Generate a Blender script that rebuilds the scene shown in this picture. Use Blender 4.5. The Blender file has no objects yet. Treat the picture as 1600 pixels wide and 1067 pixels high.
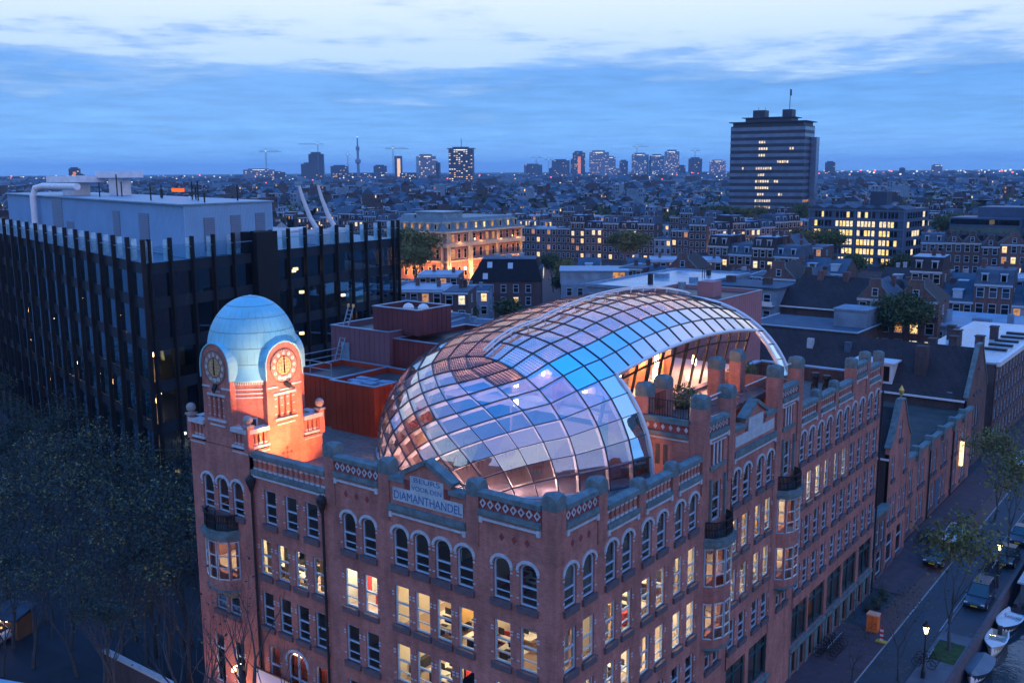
import bpy, math, random
import numpy as np
from mathutils import Vector, Matrix
R = math.radians
PI = math.pi
rnd = random.Random(7)
HAZE = 0.00008
sc = bpy.context.scene
COL = sc.collection

# ------------------------------------------------------------------ camera
cam = bpy.data.cameras.new('camera')
cam.sensor_width = 36.0
cam.lens = 34.63
cam.clip_start = 0.5
cam.clip_end = 60000
camo = bpy.data.objects.new('camera', cam)
COL.objects.link(camo)
hd, pt, rl = R(127.3), R(9.84), R(-0.356)
fw = Vector((math.cos(pt)*math.cos(hd), math.cos(pt)*math.sin(hd), -math.sin(pt)))
rt0 = Vector((math.sin(hd), -math.cos(hd), 0))
up0 = rt0.cross(fw)
rt = rt0*math.cos(rl)+up0*math.sin(rl)
up = -rt0*math.sin(rl)+up0*math.cos(rl)
M = Matrix((rt, up, -fw)).transposed().to_4x4()
M.translation = Vector((24.23, -34.97, 36.37))
camo.matrix_world = M
sc.camera = camo

# ------------------------------------------------------------------ sky
w = bpy.data.worlds.new('World')
sc.world = w
w.use_nodes = True
nt = w.node_tree
nt.nodes.clear()


class NG:
    """small helper around a node tree"""
    def __init__(s, nt): s.nt = nt
    def n(s, t, **k):
        x = s.nt.nodes.new(t)
        for a, b in k.items():
            if a.startswith('i_'): x.inputs[int(a[2:])].default_value = b
            else: setattr(x, a, b)
        return x
    def l(s, a, b): s.nt.links.new(a, b)
    def math(s, op, a, b=None, clamp=False):
        x = s.nt.nodes.new('ShaderNodeMath'); x.operation = op; x.use_clamp = clamp
        for i, v in enumerate((a, b)):
            if v is None: continue
            if isinstance(v, (int, float)): x.inputs[i].default_value = v
            else: s.l(v, x.inputs[i])
        return x.outputs[0]
    def mix(s, f, a, b, blend='MIX'):
        x = s.nt.nodes.new('ShaderNodeMix'); x.data_type = 'RGBA'; x.blend_type = blend; x.clamp_factor = True
        for i, v in ((0, f), (6, a), (7, b)):
            if isinstance(v, (int, float)): x.inputs[i].default_value = v
            elif isinstance(v, (tuple, list)): x.inputs[i].default_value = (*v[:3], 1)
            else: s.l(v, x.inputs[i])
        return x.outputs[2]
    def ramp(s, f, stops, interp='LINEAR'):
        x = s.nt.nodes.new('ShaderNodeValToRGB'); x.color_ramp.interpolation = interp
        e = x.color_ramp.elements
        while len(e) < len(stops): e.new(0.5)
        for i, (p, c) in enumerate(stops):
            e[i].position = p; e[i].color = (*c[:3], 1) if isinstance(c, (tuple, list)) else (c, c, c, 1)
        s.l(f, x.inputs[0]); return x.outputs[0]
    def noise(s, vec, scale, detail=4, rough=.5, dim='3D'):
        x = s.nt.nodes.new('ShaderNodeTexNoise'); x.noise_dimensions = dim
        x.inputs['Scale'].default_value = scale; x.inputs['Detail'].default_value = detail
        x.inputs['Roughness'].default_value = rough
        if vec is not None: s.l(vec, x.inputs['Vector'])
        return x.outputs['Fac']


g = NG(nt)
SUN_EL, SUN_AZ = R(11), R(-34)
tc = g.n('ShaderNodeTexCoord')
sep = g.n('ShaderNodeSeparateXYZ')
g.l(tc.outputs['Generated'], sep.inputs[0])
zc = g.math('MAXIMUM', sep.outputs[2], 0.0)
# cloud deck: view direction carried to a flat layer overhead
zz = g.math('ADD', zc, 0.045)
cx = g.math('DIVIDE', sep.outputs[0], zz)
cy = g.math('DIVIDE', sep.outputs[1], zz)
cmb = g.n('ShaderNodeCombineXYZ')
g.l(cx, cmb.inputs[0]); g.l(cy, cmb.inputs[1])
mp = g.n('ShaderNodeMapping')
mp.inputs['Rotation'].default_value = (0, 0, R(-37))
mp.inputs['Location'].default_value = (3.1, 1.55, 0)
g.l(cmb.outputs[0], mp.inputs[0])
n1 = g.noise(mp.outputs[0], 0.62, 9, .62)
n2 = g.noise(mp.outputs[0], 0.23, 4, .5)
n3 = g.noise(mp.outputs[0], 1.7, 8, .65)
# cloud cover: thick low bank near the horizon, broken above it, open gaps between
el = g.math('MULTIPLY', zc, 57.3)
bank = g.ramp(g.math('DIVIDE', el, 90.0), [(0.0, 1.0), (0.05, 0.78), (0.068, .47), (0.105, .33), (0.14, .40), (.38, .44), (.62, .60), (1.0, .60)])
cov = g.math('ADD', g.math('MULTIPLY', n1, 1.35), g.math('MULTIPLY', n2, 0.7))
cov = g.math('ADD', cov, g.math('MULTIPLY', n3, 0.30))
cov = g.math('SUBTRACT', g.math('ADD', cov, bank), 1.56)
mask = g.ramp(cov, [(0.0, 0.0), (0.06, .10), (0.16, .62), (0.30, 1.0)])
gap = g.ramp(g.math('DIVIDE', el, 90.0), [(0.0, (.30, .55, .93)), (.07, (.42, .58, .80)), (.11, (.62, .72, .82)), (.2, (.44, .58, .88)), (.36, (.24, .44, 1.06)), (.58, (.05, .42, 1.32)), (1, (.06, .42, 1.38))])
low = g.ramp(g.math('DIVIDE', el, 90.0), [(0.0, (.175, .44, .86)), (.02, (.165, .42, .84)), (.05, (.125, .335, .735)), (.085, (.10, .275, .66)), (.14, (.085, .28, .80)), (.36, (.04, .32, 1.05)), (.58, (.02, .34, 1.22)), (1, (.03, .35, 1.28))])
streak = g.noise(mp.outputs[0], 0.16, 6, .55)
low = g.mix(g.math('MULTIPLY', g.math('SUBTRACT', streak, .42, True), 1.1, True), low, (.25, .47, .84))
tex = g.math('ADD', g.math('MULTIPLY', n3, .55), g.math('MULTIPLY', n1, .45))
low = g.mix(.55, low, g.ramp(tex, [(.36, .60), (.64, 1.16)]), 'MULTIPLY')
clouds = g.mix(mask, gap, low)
sky = g.n('ShaderNodeTexSky')
sky.sky_type = 'NISHITA'
sky.sun_disc = False
sky.sun_elevation = SUN_EL
sky.sun_rotation = R(90) - SUN_AZ
sky.altitude = 40
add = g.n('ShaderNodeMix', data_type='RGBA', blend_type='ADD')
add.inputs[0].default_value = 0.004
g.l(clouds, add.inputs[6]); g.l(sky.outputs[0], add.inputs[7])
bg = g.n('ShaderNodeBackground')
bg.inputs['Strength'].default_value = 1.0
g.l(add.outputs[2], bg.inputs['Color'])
wo = g.n('ShaderNodeOutputWorld')
g.l(bg.outputs[0], wo.inputs[0])

# ------------------------------------------------------------------ sun (diffuse dusk light through the cloud gap)
sun = bpy.data.lights.new('sun', 'SUN')
sun.energy = 0.38
sun.angle = R(70)
sun.color = (1.0, .50, .54)
suno = bpy.data.objects.new('sun', sun)
COL.objects.link(suno)
sd = Vector((math.cos(SUN_EL)*math.cos(SUN_AZ), math.cos(SUN_EL)*math.sin(SUN_AZ), math.sin(SUN_EL)))
suno.rotation_euler = sd.to_track_quat('Z', 'Y').to_euler()
suno.location = (60, -60, 90)

# ------------------------------------------------------------------ exposure
vs = sc.view_settings
vs.view_transform = 'Standard'
vs.look = 'None'
vs.exposure = 0.42
vs.gamma = 1.0
vs.use_curve_mapping = False
cy_ = sc.cycles
cy_.max_bounces = 8
cy_.transparent_max_bounces = 24
cy_.caustics_reflective = False
cy_.caustics_refractive = False
cy_.sample_clamp_indirect = 3.0
cy_.volume_bounces = 1


# ------------------------------------------------------------------ materials
MATS = {}


def mat(name, col, rough=.7, noise=.25, scale=1.2, metal=0., bump=.0, spec=.25, col2=None, bscale=None):
    if name in MATS: return MATS[name]
    m = bpy.data.materials.new(name); m.use_nodes = True
    nt = m.node_tree; g = NG(nt); b = nt.nodes['Principled BSDF']
    b.inputs['Roughness'].default_value = rough
    b.inputs['Metallic'].default_value = metal
    b.inputs['Specular IOR Level'].default_value = spec
    if noise > 0:
        t = g.n('ShaderNodeTexCoord')
        f = g.noise(t.outputs['Object'], scale, 6, .6)
        lo = tuple(c*(1-noise) for c in col)
        hi = col2 if col2 else tuple(min(1, c*(1+noise)) for c in col)
        c = g.ramp(f, [(.3, lo), (.7, hi)])
        g.l(c, b.inputs['Base Color'])
        r = g.math('ADD', g.math('MULTIPLY', f, .3), rough-.15, True)
        g.l(r, b.inputs['Roughness'])
        if bump > 0:
            bn = g.n('ShaderNodeBump'); bn.inputs['Strength'].default_value = bump; bn.inputs['Distance'].default_value = .02
            g.l(g.noise(t.outputs['Object'], bscale or scale*6, 4, .6), bn.inputs['Height']); g.l(bn.outputs[0], b.inputs['Normal'])
    else:
        b.inputs['Base Color'].default_value = (*col, 1)
    MATS[name] = m
    return m


def brickmat(name, c1, c2, mortar, bw=.24, bh=.075, roof=False):
    """bricks (or roof tiles): courses along X+Y, rising with Z"""
    m = bpy.data.materials.new(name); m.use_nodes = True
    nt = m.node_tree; g = NG(nt); b = nt.nodes['Principled BSDF']
    t = g.n('ShaderNodeTexCoord'); s = g.n('ShaderNodeSeparateXYZ'); g.l(t.outputs['Object'], s.inputs[0])
    u = g.math('ADD', s.outputs[0], s.outputs[1])
    cb = g.n('ShaderNodeCombineXYZ'); g.l(u, cb.inputs[0]); g.l(s.outputs[2], cb.inputs[1])
    br = g.n('ShaderNodeTexBrick')
    br.inputs['Scale'].default_value = 1; br.inputs['Brick Width'].default_value = bw; br.inputs['Row Height'].default_value = bh
    br.inputs['Mortar Size'].default_value = .008 if not roof else .012
    br.inputs['Color1'].default_value = (*c1, 1); br.inputs['Color2'].default_value = (*c2, 1); br.inputs['Mortar'].default_value = (*mortar, 1)
    g.l(cb.outputs[0], br.inputs['Vector'])
    st = g.noise(t.outputs['Object'], .35, 7, .65)
    st2 = g.noise(t.outputs['Object'], 2.6, 5, .6)
    c = g.mix(.8, br.outputs['Color'], g.ramp(st, [(.3, .58), (.7, 1.2)]), 'MULTIPLY')
    c = g.mix(.5, c, g.ramp(st2, [(.3, .75), (.7, 1.2)]), 'MULTIPLY')
    cs = g.n('ShaderNodeCombineXYZ'); g.l(g.math('MULTIPLY', u, 1.5), cs.inputs[0]); g.l(g.math('MULTIPLY', s.outputs[2], .16), cs.inputs[1])
    c = g.mix(.45, c, g.ramp(g.noise(cs.outputs[0], 1.0, 5, .6), [(.36, .55), (.55, 1.08)]), 'MULTIPLY')
    g.l(c, b.inputs['Base Color'])
    b.inputs['Roughness'].default_value = .85 if not roof else .7
    b.inputs['Specular IOR Level'].default_value = .2
    bn = g.n('ShaderNodeBump'); bn.inputs['Strength'].default_value = .5; bn.inputs['Distance'].default_value = .02
    g.l(g.math('SUBTRACT', 1.0, br.outputs['Fac']), bn.inputs['Height']); g.l(bn.outputs[0], b.inputs['Normal'])
    MATS[name] = m
    return m


def glassmat(name, tint=(.8, .9, .95), refl=.12, k=1.0, rough=.015, gcol=(1, 1, 1), wob=0.0, sheen=0.0):
    m = bpy.data.materials.new(name); m.use_nodes = True
    nt = m.node_tree; g = NG(nt); nt.nodes.clear()
    fr = g.n('ShaderNodeFresnel'); fr.inputs[0].default_value = 1.5
    f = g.math('ADD', g.math('MULTIPLY', fr.outputs[0], k), refl, True)
    a = g.n('ShaderNodeBsdfTransparent'); a.inputs[0].default_value = (*tint, 1)
    b = g.n('ShaderNodeBsdfGlossy'); b.inputs['Roughness'].default_value = rough; b.inputs['Color'].default_value = (*gcol, 1)
    if wob:
        t = g.n('ShaderNodeTexCoord')
        bn = g.n('ShaderNodeBump'); bn.inputs['Strength'].default_value = wob; bn.inputs['Distance'].default_value = .05
        g.l(g.noise(t.outputs['Object'], .8, 2, .4), bn.inputs['Height']); g.l(bn.outputs[0], b.inputs['Normal'])
    if sheen:   # pinkish diffuse mix: interior glow and sky sheen painted into the glass
        d1 = g.n('ShaderNodeBsdfDiffuse'); d1.inputs[0].default_value = (.72, .54, .58, 1)
        d2 = g.n('ShaderNodeBsdfTranslucent'); d2.inputs[0].default_value = (.85, .66, .66, 1)
        dm = g.n('ShaderNodeMixShader'); dm.inputs[0].default_value = .5; g.l(d1.outputs[0], dm.inputs[1]); g.l(d2.outputs[0], dm.inputs[2])
        t2 = g.n('ShaderNodeTexCoord'); fa = g.math('MULTIPLY', g.math('ADD', g.noise(t2.outputs['Object'], .5, 5, .6), .5), sheen)
        am = g.n('ShaderNodeMixShader'); g.l(fa, am.inputs[0]); g.l(a.outputs[0], am.inputs[1]); g.l(dm.outputs[0], am.inputs[2]); a = am
    mx = g.n('ShaderNodeMixShader'); g.l(f, mx.inputs[0]); g.l(a.outputs[0], mx.inputs[1]); g.l(b.outputs[0], mx.inputs[2])
    o = g.n('ShaderNodeOutputMaterial'); g.l(mx.outputs[0], o.inputs[0])
    MATS[name] = m
    return m


def emit(name, col, st, noise=0., scale=3.):
    m = bpy.data.materials.new(name); m.use_nodes = True
    nt = m.node_tree; g = NG(nt); nt.nodes.clear()
    e = g.n('ShaderNodeEmission'); e.inputs[0].default_value = (*col, 1); e.inputs[1].default_value = st
    if noise:
        t = g.n('ShaderNodeTexCoord')
        f = g.noise(t.outputs['Object'], scale, 3, .6)
        g.l(g.math('MULTIPLY', g.ramp(f, [(.35, 1-noise), (.6, 1.0)]), st), e.inputs[1])
    o = g.n('ShaderNodeOutputMaterial'); g.l(e.outputs[0], o.inputs[0])
    MATS[name] = m
    return m


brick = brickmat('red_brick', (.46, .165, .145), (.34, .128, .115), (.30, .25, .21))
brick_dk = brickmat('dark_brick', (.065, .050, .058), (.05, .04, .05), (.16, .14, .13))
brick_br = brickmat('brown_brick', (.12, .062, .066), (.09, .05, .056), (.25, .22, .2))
tile_dk = brickmat('dark_roof_tile', (.030, .028, .036), (.045, .034, .04), (.012, .012, .014), .3, .28, True)
tile_or = brickmat('clay_roof_tile', (.20, .075, .05), (.15, .06, .045), (.03, .02, .02), .3, .28, True)
stone = mat('bluestone', (.10, .155, .17), .75, .35, 2.2, bump=.3)
stone_dk = mat('dark_sill_stone', (.10, .085, .10), .8, .3, 2.)
white_st = mat('white_stone', (.36, .43, .48), .7, .2, 2.)
paint = mat('pale_window_paint', (.30, .44, .56), .45, .12, 2.)
paint_w = mat('white_paint', (.58, .61, .64), .5, .1, 2.)
redtile = mat('dark_red_frieze', (.20, .05, .05), .6, .3, 3.)
teal = mat('dark_teal_paint', (.02, .07, .085), .4, .2, 2.)
iron = mat('black_iron', (.02, .022, .026), .45, .2, 3.)
zinc = mat('zinc_sheet', (.19, .30, .40), .42, .25, .8, metal=.35)
lead = mat('grey_roof_felt', (.045, .080, .125), .75, .35, .5, bump=.2)
gravel = mat('roof_gravel', (.13, .12, .12), .9, .4, 3., bump=.5)
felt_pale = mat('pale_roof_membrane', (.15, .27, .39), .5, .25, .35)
cream = mat('cream_interior_plaster', (.72, .66, .55), .8, .08, .5)
woodfl = mat('pale_floor', (.42, .32, .26), .55, .2, .8)
dark_in = mat('dark_furniture', (.04, .04, .045), .5, .2, 2.)
white_in = mat('white_desk', (.75, .74, .70), .5, .05, 1.)
red_in = mat('red_furniture', (.5, .05, .05), .5, .1, 1.)
amber_cur = mat('amber_curtain', (.62, .40, .16), .8, .2, 3.)
orange_in = mat('orange_drape', (.65, .13, .05), .8, .2, 2.)
lampwhite2 = emit('office_ceiling_lamp_dim', (1, .74, .42), 24.0)
lampwhite3 = emit('office_ceiling_lamp_cool', (1, .88, .66), 46.0)
glass = glassmat('window_glass', (.82, .88, .9), .06, 1.2)
lampwhite = emit('office_ceiling_lamp', (1, .80, .52), 36.0)
lampwarm = emit('warm_lamp', (1, .55, .2), 14.0)
litpane = emit('lit_window_glow', (1, .62, .25), 1.5, .75, 1.3)
litpane2 = emit('lit_window_dim', (1, .45, .16), .6, .7, 1.1)
litcool = emit('lit_window_pale', (1, .80, .50), 1.1, .6, 1.5)
copper = mat('painted_copper', (.17, .50, .62), .5, .14, .7, bump=.08)
rust = mat('orange_cladding', (.27, .038, .016), .5, .18, .9)
rust_dk = mat('maroon_cladding', (.11, .03, .035), .5, .2, .8)
asphalt = mat('asphalt', (.03, .045, .065), .55, .35, .6, bump=.2)
paving = mat('brick_paving', (.075, .055, .07), .75, .3, 1.2, bump=.3)
leafd = mat('dark_leaf', (.030, .055, .022), .6, .5, .6)
leafg = mat('green_leaf', (.075, .11, .035), .6, .45, .5)
leafy = mat('yellow_green_leaf', (.13, .13, .04), .6, .4, .5)
bark = mat('bark', (.045, .038, .032), .9, .3, 3.)
dkpane = glassmat('dark_far_glass', (.02, .03, .04), .10, 1.0, .03)


# ------------------------------------------------------------------ mesh builder
class B:
    def __init__(s): s.v = []; s.f = []; s.m = []; s.uv = None
    def add(s, vs, fs, m=0):
        o = len(s.v); s.v.extend([tuple(v) for v in vs])
        for f in fs: s.f.append(tuple(o+i for i in f)); s.m.append(m)
    def q(s, a, b, c, d, m=0): s.add((a, b, c, d), ((0, 1, 2, 3),), m)
    def poly(s, pts, m=0): s.add(pts, (tuple(range(len(pts))),), m)
    def box(s, x0, x1, y0, y1, z0, z1, m=0):
        s.add([(x0, y0, z0), (x1, y0, z0), (x1, y1, z0), (x0, y1, z0), (x0, y0, z1), (x1, y0, z1), (x1, y1, z1), (x0, y1, z1)],
              [(0, 3, 2, 1), (4, 5, 6, 7), (0, 1, 5, 4), (1, 2, 6, 5), (2, 3, 7, 6), (3, 0, 4, 7)], m)
    def prism(s, pl, z0, z1, m=0, mtop=None):
        n = len(pl)
        s.add([(x, y, z0) for x, y in pl]+[(x, y, z1) for x, y in pl],
              [(i, (i+1) % n, n+(i+1) % n, n+i) for i in range(n)], m)
        s.add([(x, y, z1) for x, y in pl], [tuple(range(n))], m if mtop is None else mtop)
        s.add([(x, y, z0) for x, y in pl], [tuple(range(n))[::-1]], m)
    def bar(s, a, b, wd, h=None, m=0, upv=(0, 0, 1)):
        a = Vector(a); b = Vector(b); d = b-a
        if d.length < 1e-6: return
        d.normalize(); u = Vector(upv)
        x = d.cross(u)
        if x.length < 1e-4: x = d.cross(Vector((1, 0, 0)))
        x.normalize(); z = x.cross(d).normalized(); h = h or wd
        x *= wd/2; z *= h/2
        s.add([a-x-z, a+x-z, a+x+z, a-x+z, b-x-z, b+x-z, b+x+z, b-x+z],
              [(0, 1, 2, 3), (7, 6, 5, 4), (0, 4, 5, 1), (1, 5, 6, 2), (2, 6, 7, 3), (3, 7, 4, 0)], m)
    def tube(s, pts, rad, n=6, m=0, cap=True):
        pts = [Vector(p) for p in pts]; rs = rad if isinstance(rad, (list, tuple)) else [rad]*len(pts)
        o = len(s.v)
        for i, p in enumerate(pts):
            d = (pts[min(i+1, len(pts)-1)]-pts[max(i-1, 0)]).normalized()
            x = d.cross(Vector((0, 0, 1)))
            if x.length < 1e-3: x = Vector((1, 0, 0))
            x.normalize(); y = d.cross(x)
            for k in range(n):
                a = 2*PI*k/n; s.v.append(tuple(p+(x*math.cos(a)+y*math.sin(a))*rs[i]))
        for i in range(len(pts)-1):
            for k in range(n):
                s.f.append((o+i*n+k, o+i*n+(k+1) % n, o+(i+1)*n+(k+1) % n, o+(i+1)*n+k)); s.m.append(m)
        if cap:
            s.f.append(tuple(o+k for k in range(n))); s.m.append(m)
            e = o+(len(pts)-1)*n; s.f.append(tuple(e+k for k in range(n))[::-1]); s.m.append(m)
    def lathe(s, prof, n=16, c=(0, 0, 0), m=0):
        o = len(s.v)
        for r, z in prof:
            for k in range(n):
                a = 2*PI*k/n; s.v.append((c[0]+r*math.cos(a), c[1]+r*math.sin(a), c[2]+z))
        for i in range(len(prof)-1):
            for k in range(n):
                s.f.append((o+i*n+k, o+i*n+(k+1) % n, o+(i+1)*n+(k+1) % n, o+(i+1)*n+k)); s.m.append(m)
    def mesh(s, name, mats, smooth=False):
        me = bpy.data.meshes.new(name); me.from_pydata(s.v, [], s.f)
        for x in (mats if isinstance(mats, (list, tuple)) else [mats]): me.materials.append(x)
        if len(me.materials) > 1: me.polygons.foreach_set('material_index', s.m)
        if smooth: me.polygons.foreach_set('use_smooth', [True]*len(s.f))
        if s.uv:
            l = me.uv_layers.new(name='UVMap')
            l.data.foreach_set('uv', [c for p in s.uv for c in p])
        me.update(); return me
    def obj(s, name, mats, parent=None, smooth=False, **k):
        return put(name, s.mesh(name, mats, smooth), parent, **k)


def tag(o, label=None, cat=None, group=None, kind=None):
    if label: o['label'] = label
    if cat: o['category'] = cat
    if group: o['group'] = group
    if kind: o['kind'] = kind
    return o


def put(name, data, parent=None, loc=(0, 0, 0), rz=0., label=None, cat=None, group=None, kind=None, scale=None):
    o = bpy.data.objects.new(name, data); COL.objects.link(o)
    o.location = loc
    if rz: o.rotation_euler = (0, 0, rz)
    if scale: o.scale = scale
    if parent: o.parent = parent
    return tag(o, label, cat, group, kind)


def thing(name, label, cat, loc=(0, 0, 0), rz=0., group=None):
    return put(name, None, None, loc, rz, label, cat, group)


def kids(o): return [c for c in bpy.data.objects if c.parent == o]


TREE = {}


def dup(tree, loc, rz, label, group=None, scale=None, name=None):
    """tree = (object, [trees]) ; copies a thing, its parts and sub-parts"""
    def rec(t, par):
        c = t[0].copy(); COL.objects.link(c); c.parent = par
        return (c, [rec(k, c) for k in t[1]])
    r = rec(tree, None); r[0].location = loc; r[0].rotation_euler = (0, 0, rz)
    if scale: r[0].scale = scale
    r[0]['label'] = label
    if group: r[0]['group'] = group
    return r


def lamp(name, kind, loc, energy, col, size=.3, target=None, spot=None, parent=None):
    l = bpy.data.lights.new(name, kind); l.energy = energy; l.color = col
    if kind == 'AREA': l.size = size
    else: l.shadow_soft_size = size
    if spot: l.spot_size = R(spot); l.spot_blend = .5
    o = bpy.data.objects.new(name, l); COL.objects.link(o); o.location = loc
    if target is not None: o.rotation_euler = (Vector(target)-Vector(loc)).to_track_quat('-Z', 'Y').to_euler()
    if parent: o.parent = parent
    return o
# ================================================================== ground (plain sheets, road and canal follow later)
b = B()
rr = 15000
# ground sheet with the canal strip left open: everything left of the quay
b.q((-rr, -rr, 0), (9.4, -rr, 0), (9.4, rr, 0), (-rr, rr, 0))
b.q((34, -rr, 0), (rr, -rr, 0), (rr, rr, 0), (34, rr, 0))
put('ground', b.mesh('ground', mat('city_ground', (.022, .032, .045), .85, .4, .05)), kind='structure')

# ================================================================== the brick exchange building
main = thing('brick_building', 'red brick exchange building with clock tower, lettered gables and rows of lit arched windows', 'building')


def SR(s, z, d=0.): return (d, s, z)
def SL(s, z, d=0.): return (s, -d, z)


def wallmesh(b, F, s0, s1, z0, z1, ops, depth=.28, m=0, mr=None):
    """wall with real openings (a,b,c,d,rise); F maps (s,z,d)"""
    mr = m if mr is None else mr
    cuts = sorted({s0, s1} | {v for o in ops for v in (o[0], o[1])})
    for a, c in zip(cuts, cuts[1:]):
        mid = (a+c)/2; z = z0
        for o in sorted([o for o in ops if o[0] < mid < o[1]], key=lambda o: o[2]):
            if o[2] > z: b.q(F(a, z), F(c, z), F(c, o[2]), F(a, o[2]), m)
            z = o[3]+o[4]
        if z < z1: b.q(F(a, z), F(c, z), F(c, z1), F(a, z1), m)
    for a, c, zb, zt, ri in ops:
        top = [(a, zt), (c, zt)]
        if ri > 0:
            n = 8; hw = (c-a)/2; mc = (a+c)/2
            top = [(mc-hw*math.cos(PI*i/n), zt+ri*math.sin(PI*i/n)) for i in range(n+1)]
            for i in range(n):
                p, q = top[i], top[i+1]
                b.q(F(p[0], p[1]), F(q[0], q[1]), F(q[0], zt+ri), F(p[0], zt+ri), m)
        for p, q in zip(top, top[1:]):
            b.q(F(*p), F(*q), F(*q, -depth), F(*p, -depth), mr)
        b.q(F(a, zb), F(a, zt), F(a, zt, -depth), F(a, zb, -depth), mr)
        b.q(F(c, zb), F(c, zt), F(c, zt, -depth), F(c, zb, -depth), mr)
        b.q(F(a, zb), F(c, zb), F(c, zb, -depth), F(a, zb, -depth), mr)


WIN = {}


def winmesh(w, h, ri, bars=(.54, .24), sill=True):
    key = (w, h, ri, bars, sill)
    if key in WIN: return WIN[key]
    f = B(); fw_ = .085; y0, y1 = .10, .20
    f.box(-w/2, -w/2+fw_, y0, y1, 0, h); f.box(w/2-fw_, w/2, y0, y1, 0, h); f.box(-w/2+fw_, w/2-fw_, y0, y1, 0, fw_)
    for i, t in enumerate(bars): f.box(-w/2+fw_, w/2-fw_, y0+.01*i, y1, h*t-.045+.02*i, h*t+.045-.02*i)
    pts = [(-w/2+.01, h), (w/2-.01, h)]
    if ri:
        n = 8; pts = [(-(w/2-.005)*math.cos(PI*i/n), h+(ri-.005)*math.sin(PI*i/n)) for i in range(n+1)]
        inn = [(-(w/2-fw_)*math.cos(PI*i/n), h-.02+(ri-fw_)*math.sin(PI*i/n)) for i in range(n+1)]
        for i in range(n):
            f.q((pts[i][0], y0, pts[i][1]), (pts[i+1][0], y0, pts[i+1][1]), (inn[i+1][0], y0, inn[i+1][1]), (inn[i][0], y0, inn[i][1]))
            f.q((inn[i][0], y0, inn[i][1]), (inn[i+1][0], y0, inn[i+1][1]), (inn[i+1][0], y1, inn[i+1][1]), (inn[i][0], y1, inn[i][1]))
    else: f.box(-w/2+fw_, w/2-fw_, y0, y1, h-fw_, h)
    p = B()
    p.poly([(-w/2+.02, .16, .02), (w/2-.02, .16, .02)]+[(x*.99, .16, z-.01) for x, z in pts[::-1]])
    s = B(); s.box(-w/2-.09, w/2+.09, -.14, .12, -.34, -.05); s.box(-w/2-.12, w/2+.12, -.17, .12, -.05, 0)
    t = B()
    if ri:
        n = 10; r0x, r0z, r1x, r1z = w/2+.02, ri+.02, w/2+.17, ri+.17
        for i in range(n):
            a0, a1 = PI*i/n, PI*(i+1)/n
            P = lambda rx, rz, a, y: (-rx*math.cos(a), y, h+rz*math.sin(a))
            t.q(P(r0x, r0z, a0, -.07), P(r0x, r0z, a1, -.07), P(r1x, r1z, a1, -.07), P(r1x, r1z, a0, -.07))
            t.q(P(r1x, r1z, a0, -.07), P(r1x, r1z, a1, -.07), P(r1x, r1z, a1, .0), P(r1x, r1z, a0, .0))
            t.q(P(r0x, r0z, a0, -.07), P(r0x, r0z, a1, -.07), P(r0x, r0z, a1, .0), P(r0x, r0z, a0, .0))
    for sx in (-1, 1):
        for zz_ in ((h-.12, h-.32) if ri else (h*.8, h*.8-.16)) + (h*.18,):
            x0, x1 = sorted((sx*(w/2+.01), sx*(w/2+.15)))
            t.box(x0, x1, -.03, .1, zz_, zz_+.07)
    WIN[key] = (f.mesh('window', paint), p.mesh('pane', glass), s.mesh('sill', stone_dk), t.mesh('stone_trim', white_st))
    return WIN[key]


def window(side, s, z, w, h, ri=0, bars=(.54, .24), sill=True, parent=main, d=0., trim=True):
    f, p, si, t = winmesh(w, h, ri, bars, sill)
    loc = (d, s, z) if side == 'R' else (s, -d, z)
    o = put('window', f, parent, loc, PI/2 if side == 'R' else 0)
    put('pane', p, o)
    if sill: put('sill', si, o)
    if trim: put('stone_trim', t, o, kind='stuff')
    return o


ROWS = {4: (16.15, 1.75, .40), 3: (12.87, 2.2, 0), 2: (9.65, 2.15, 0), 1: (6.6, 1.9, 0)}
WW = 1.02
# --- right-hand (canal) facade: window centres along Y, by bay
RW = [1.25, 2.83, 4.86, 6.45, 8.46, 10.04, 12.04, 13.72, 19.4, 20.98, 23.0, 24.55, 30.35, 31.95, 33.7, 35.5, 37.6, 39.3, 41.1, 42.9, 45.0, 46.8]
OR = [16.7, 27.5]                         # oriels
RSEC = [(0, 3.95, 20.2), (3.95, 14.55, 19.05), (14.55, 18.8, 21.2), (18.8, 25.2, 19.2), (25.2, 29.7, 21.2), (29.7, 40.4, 19.05), (40.4, 44.3, 20.2), (44.3, 47.9, 19.2)]
BAYS = [(1.25, 2.83), (4.86, 6.45), (8.46, 10.04), (12.04, 13.72), (19.4, 20.98), (23.0, 24.55), (30.35, 31.95), (33.7, 35.5), (37.6, 39.3), (41.1, 42.9), (45.0, 46.8)]


def ops_for(cs, rows, extra):
    o = []
    for r in rows:
        z, h, ri = ROWS[r]
        for c in cs: o.append((c-WW/2, c+WW/2, z, z+h, ri))
    return o+extra


b = B()
for s0, s1, zt in RSEC:
    cs = [c for c in RW if s0 < c < s1]
    ex = []
    for a, c in BAYS:
        if s0 < a < s1: ex += [(a-.75, c+.75, 2.45, 5.35, 0), (a-.6, a+.55, .12, 1.9, 0), (c-.55, c+.6, .12, 1.9, 0)]
    for c in OR:
        if s0 < c < s1:
            ex += [(c-1.05, c+1.05, 8.9, 11.15, 0), (c-1.05, c+1.05, 12.2, 14.55, 0), (c-.55, c+.55, 15.9, 18.3, 0), (c-.95, c-.15, 6.6, 8.2, 0), (c+.15, c+.95, 6.6, 8.2, 0)]
            ex += [(c-.95+.47*k, c-.67+.47*k, 19.4, 20.7, 0) for k in range(4)]
    wallmesh(b, SR, s0, s1, 0, zt, ops_for(cs, (4, 3, 2, 1), ex))
b.obj('wall', brick, main)
for c in RW:
    for r in (4, 3, 2, 1):
        z, h, ri = ROWS[r]; window('R', c, z, WW, h, ri)
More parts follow.
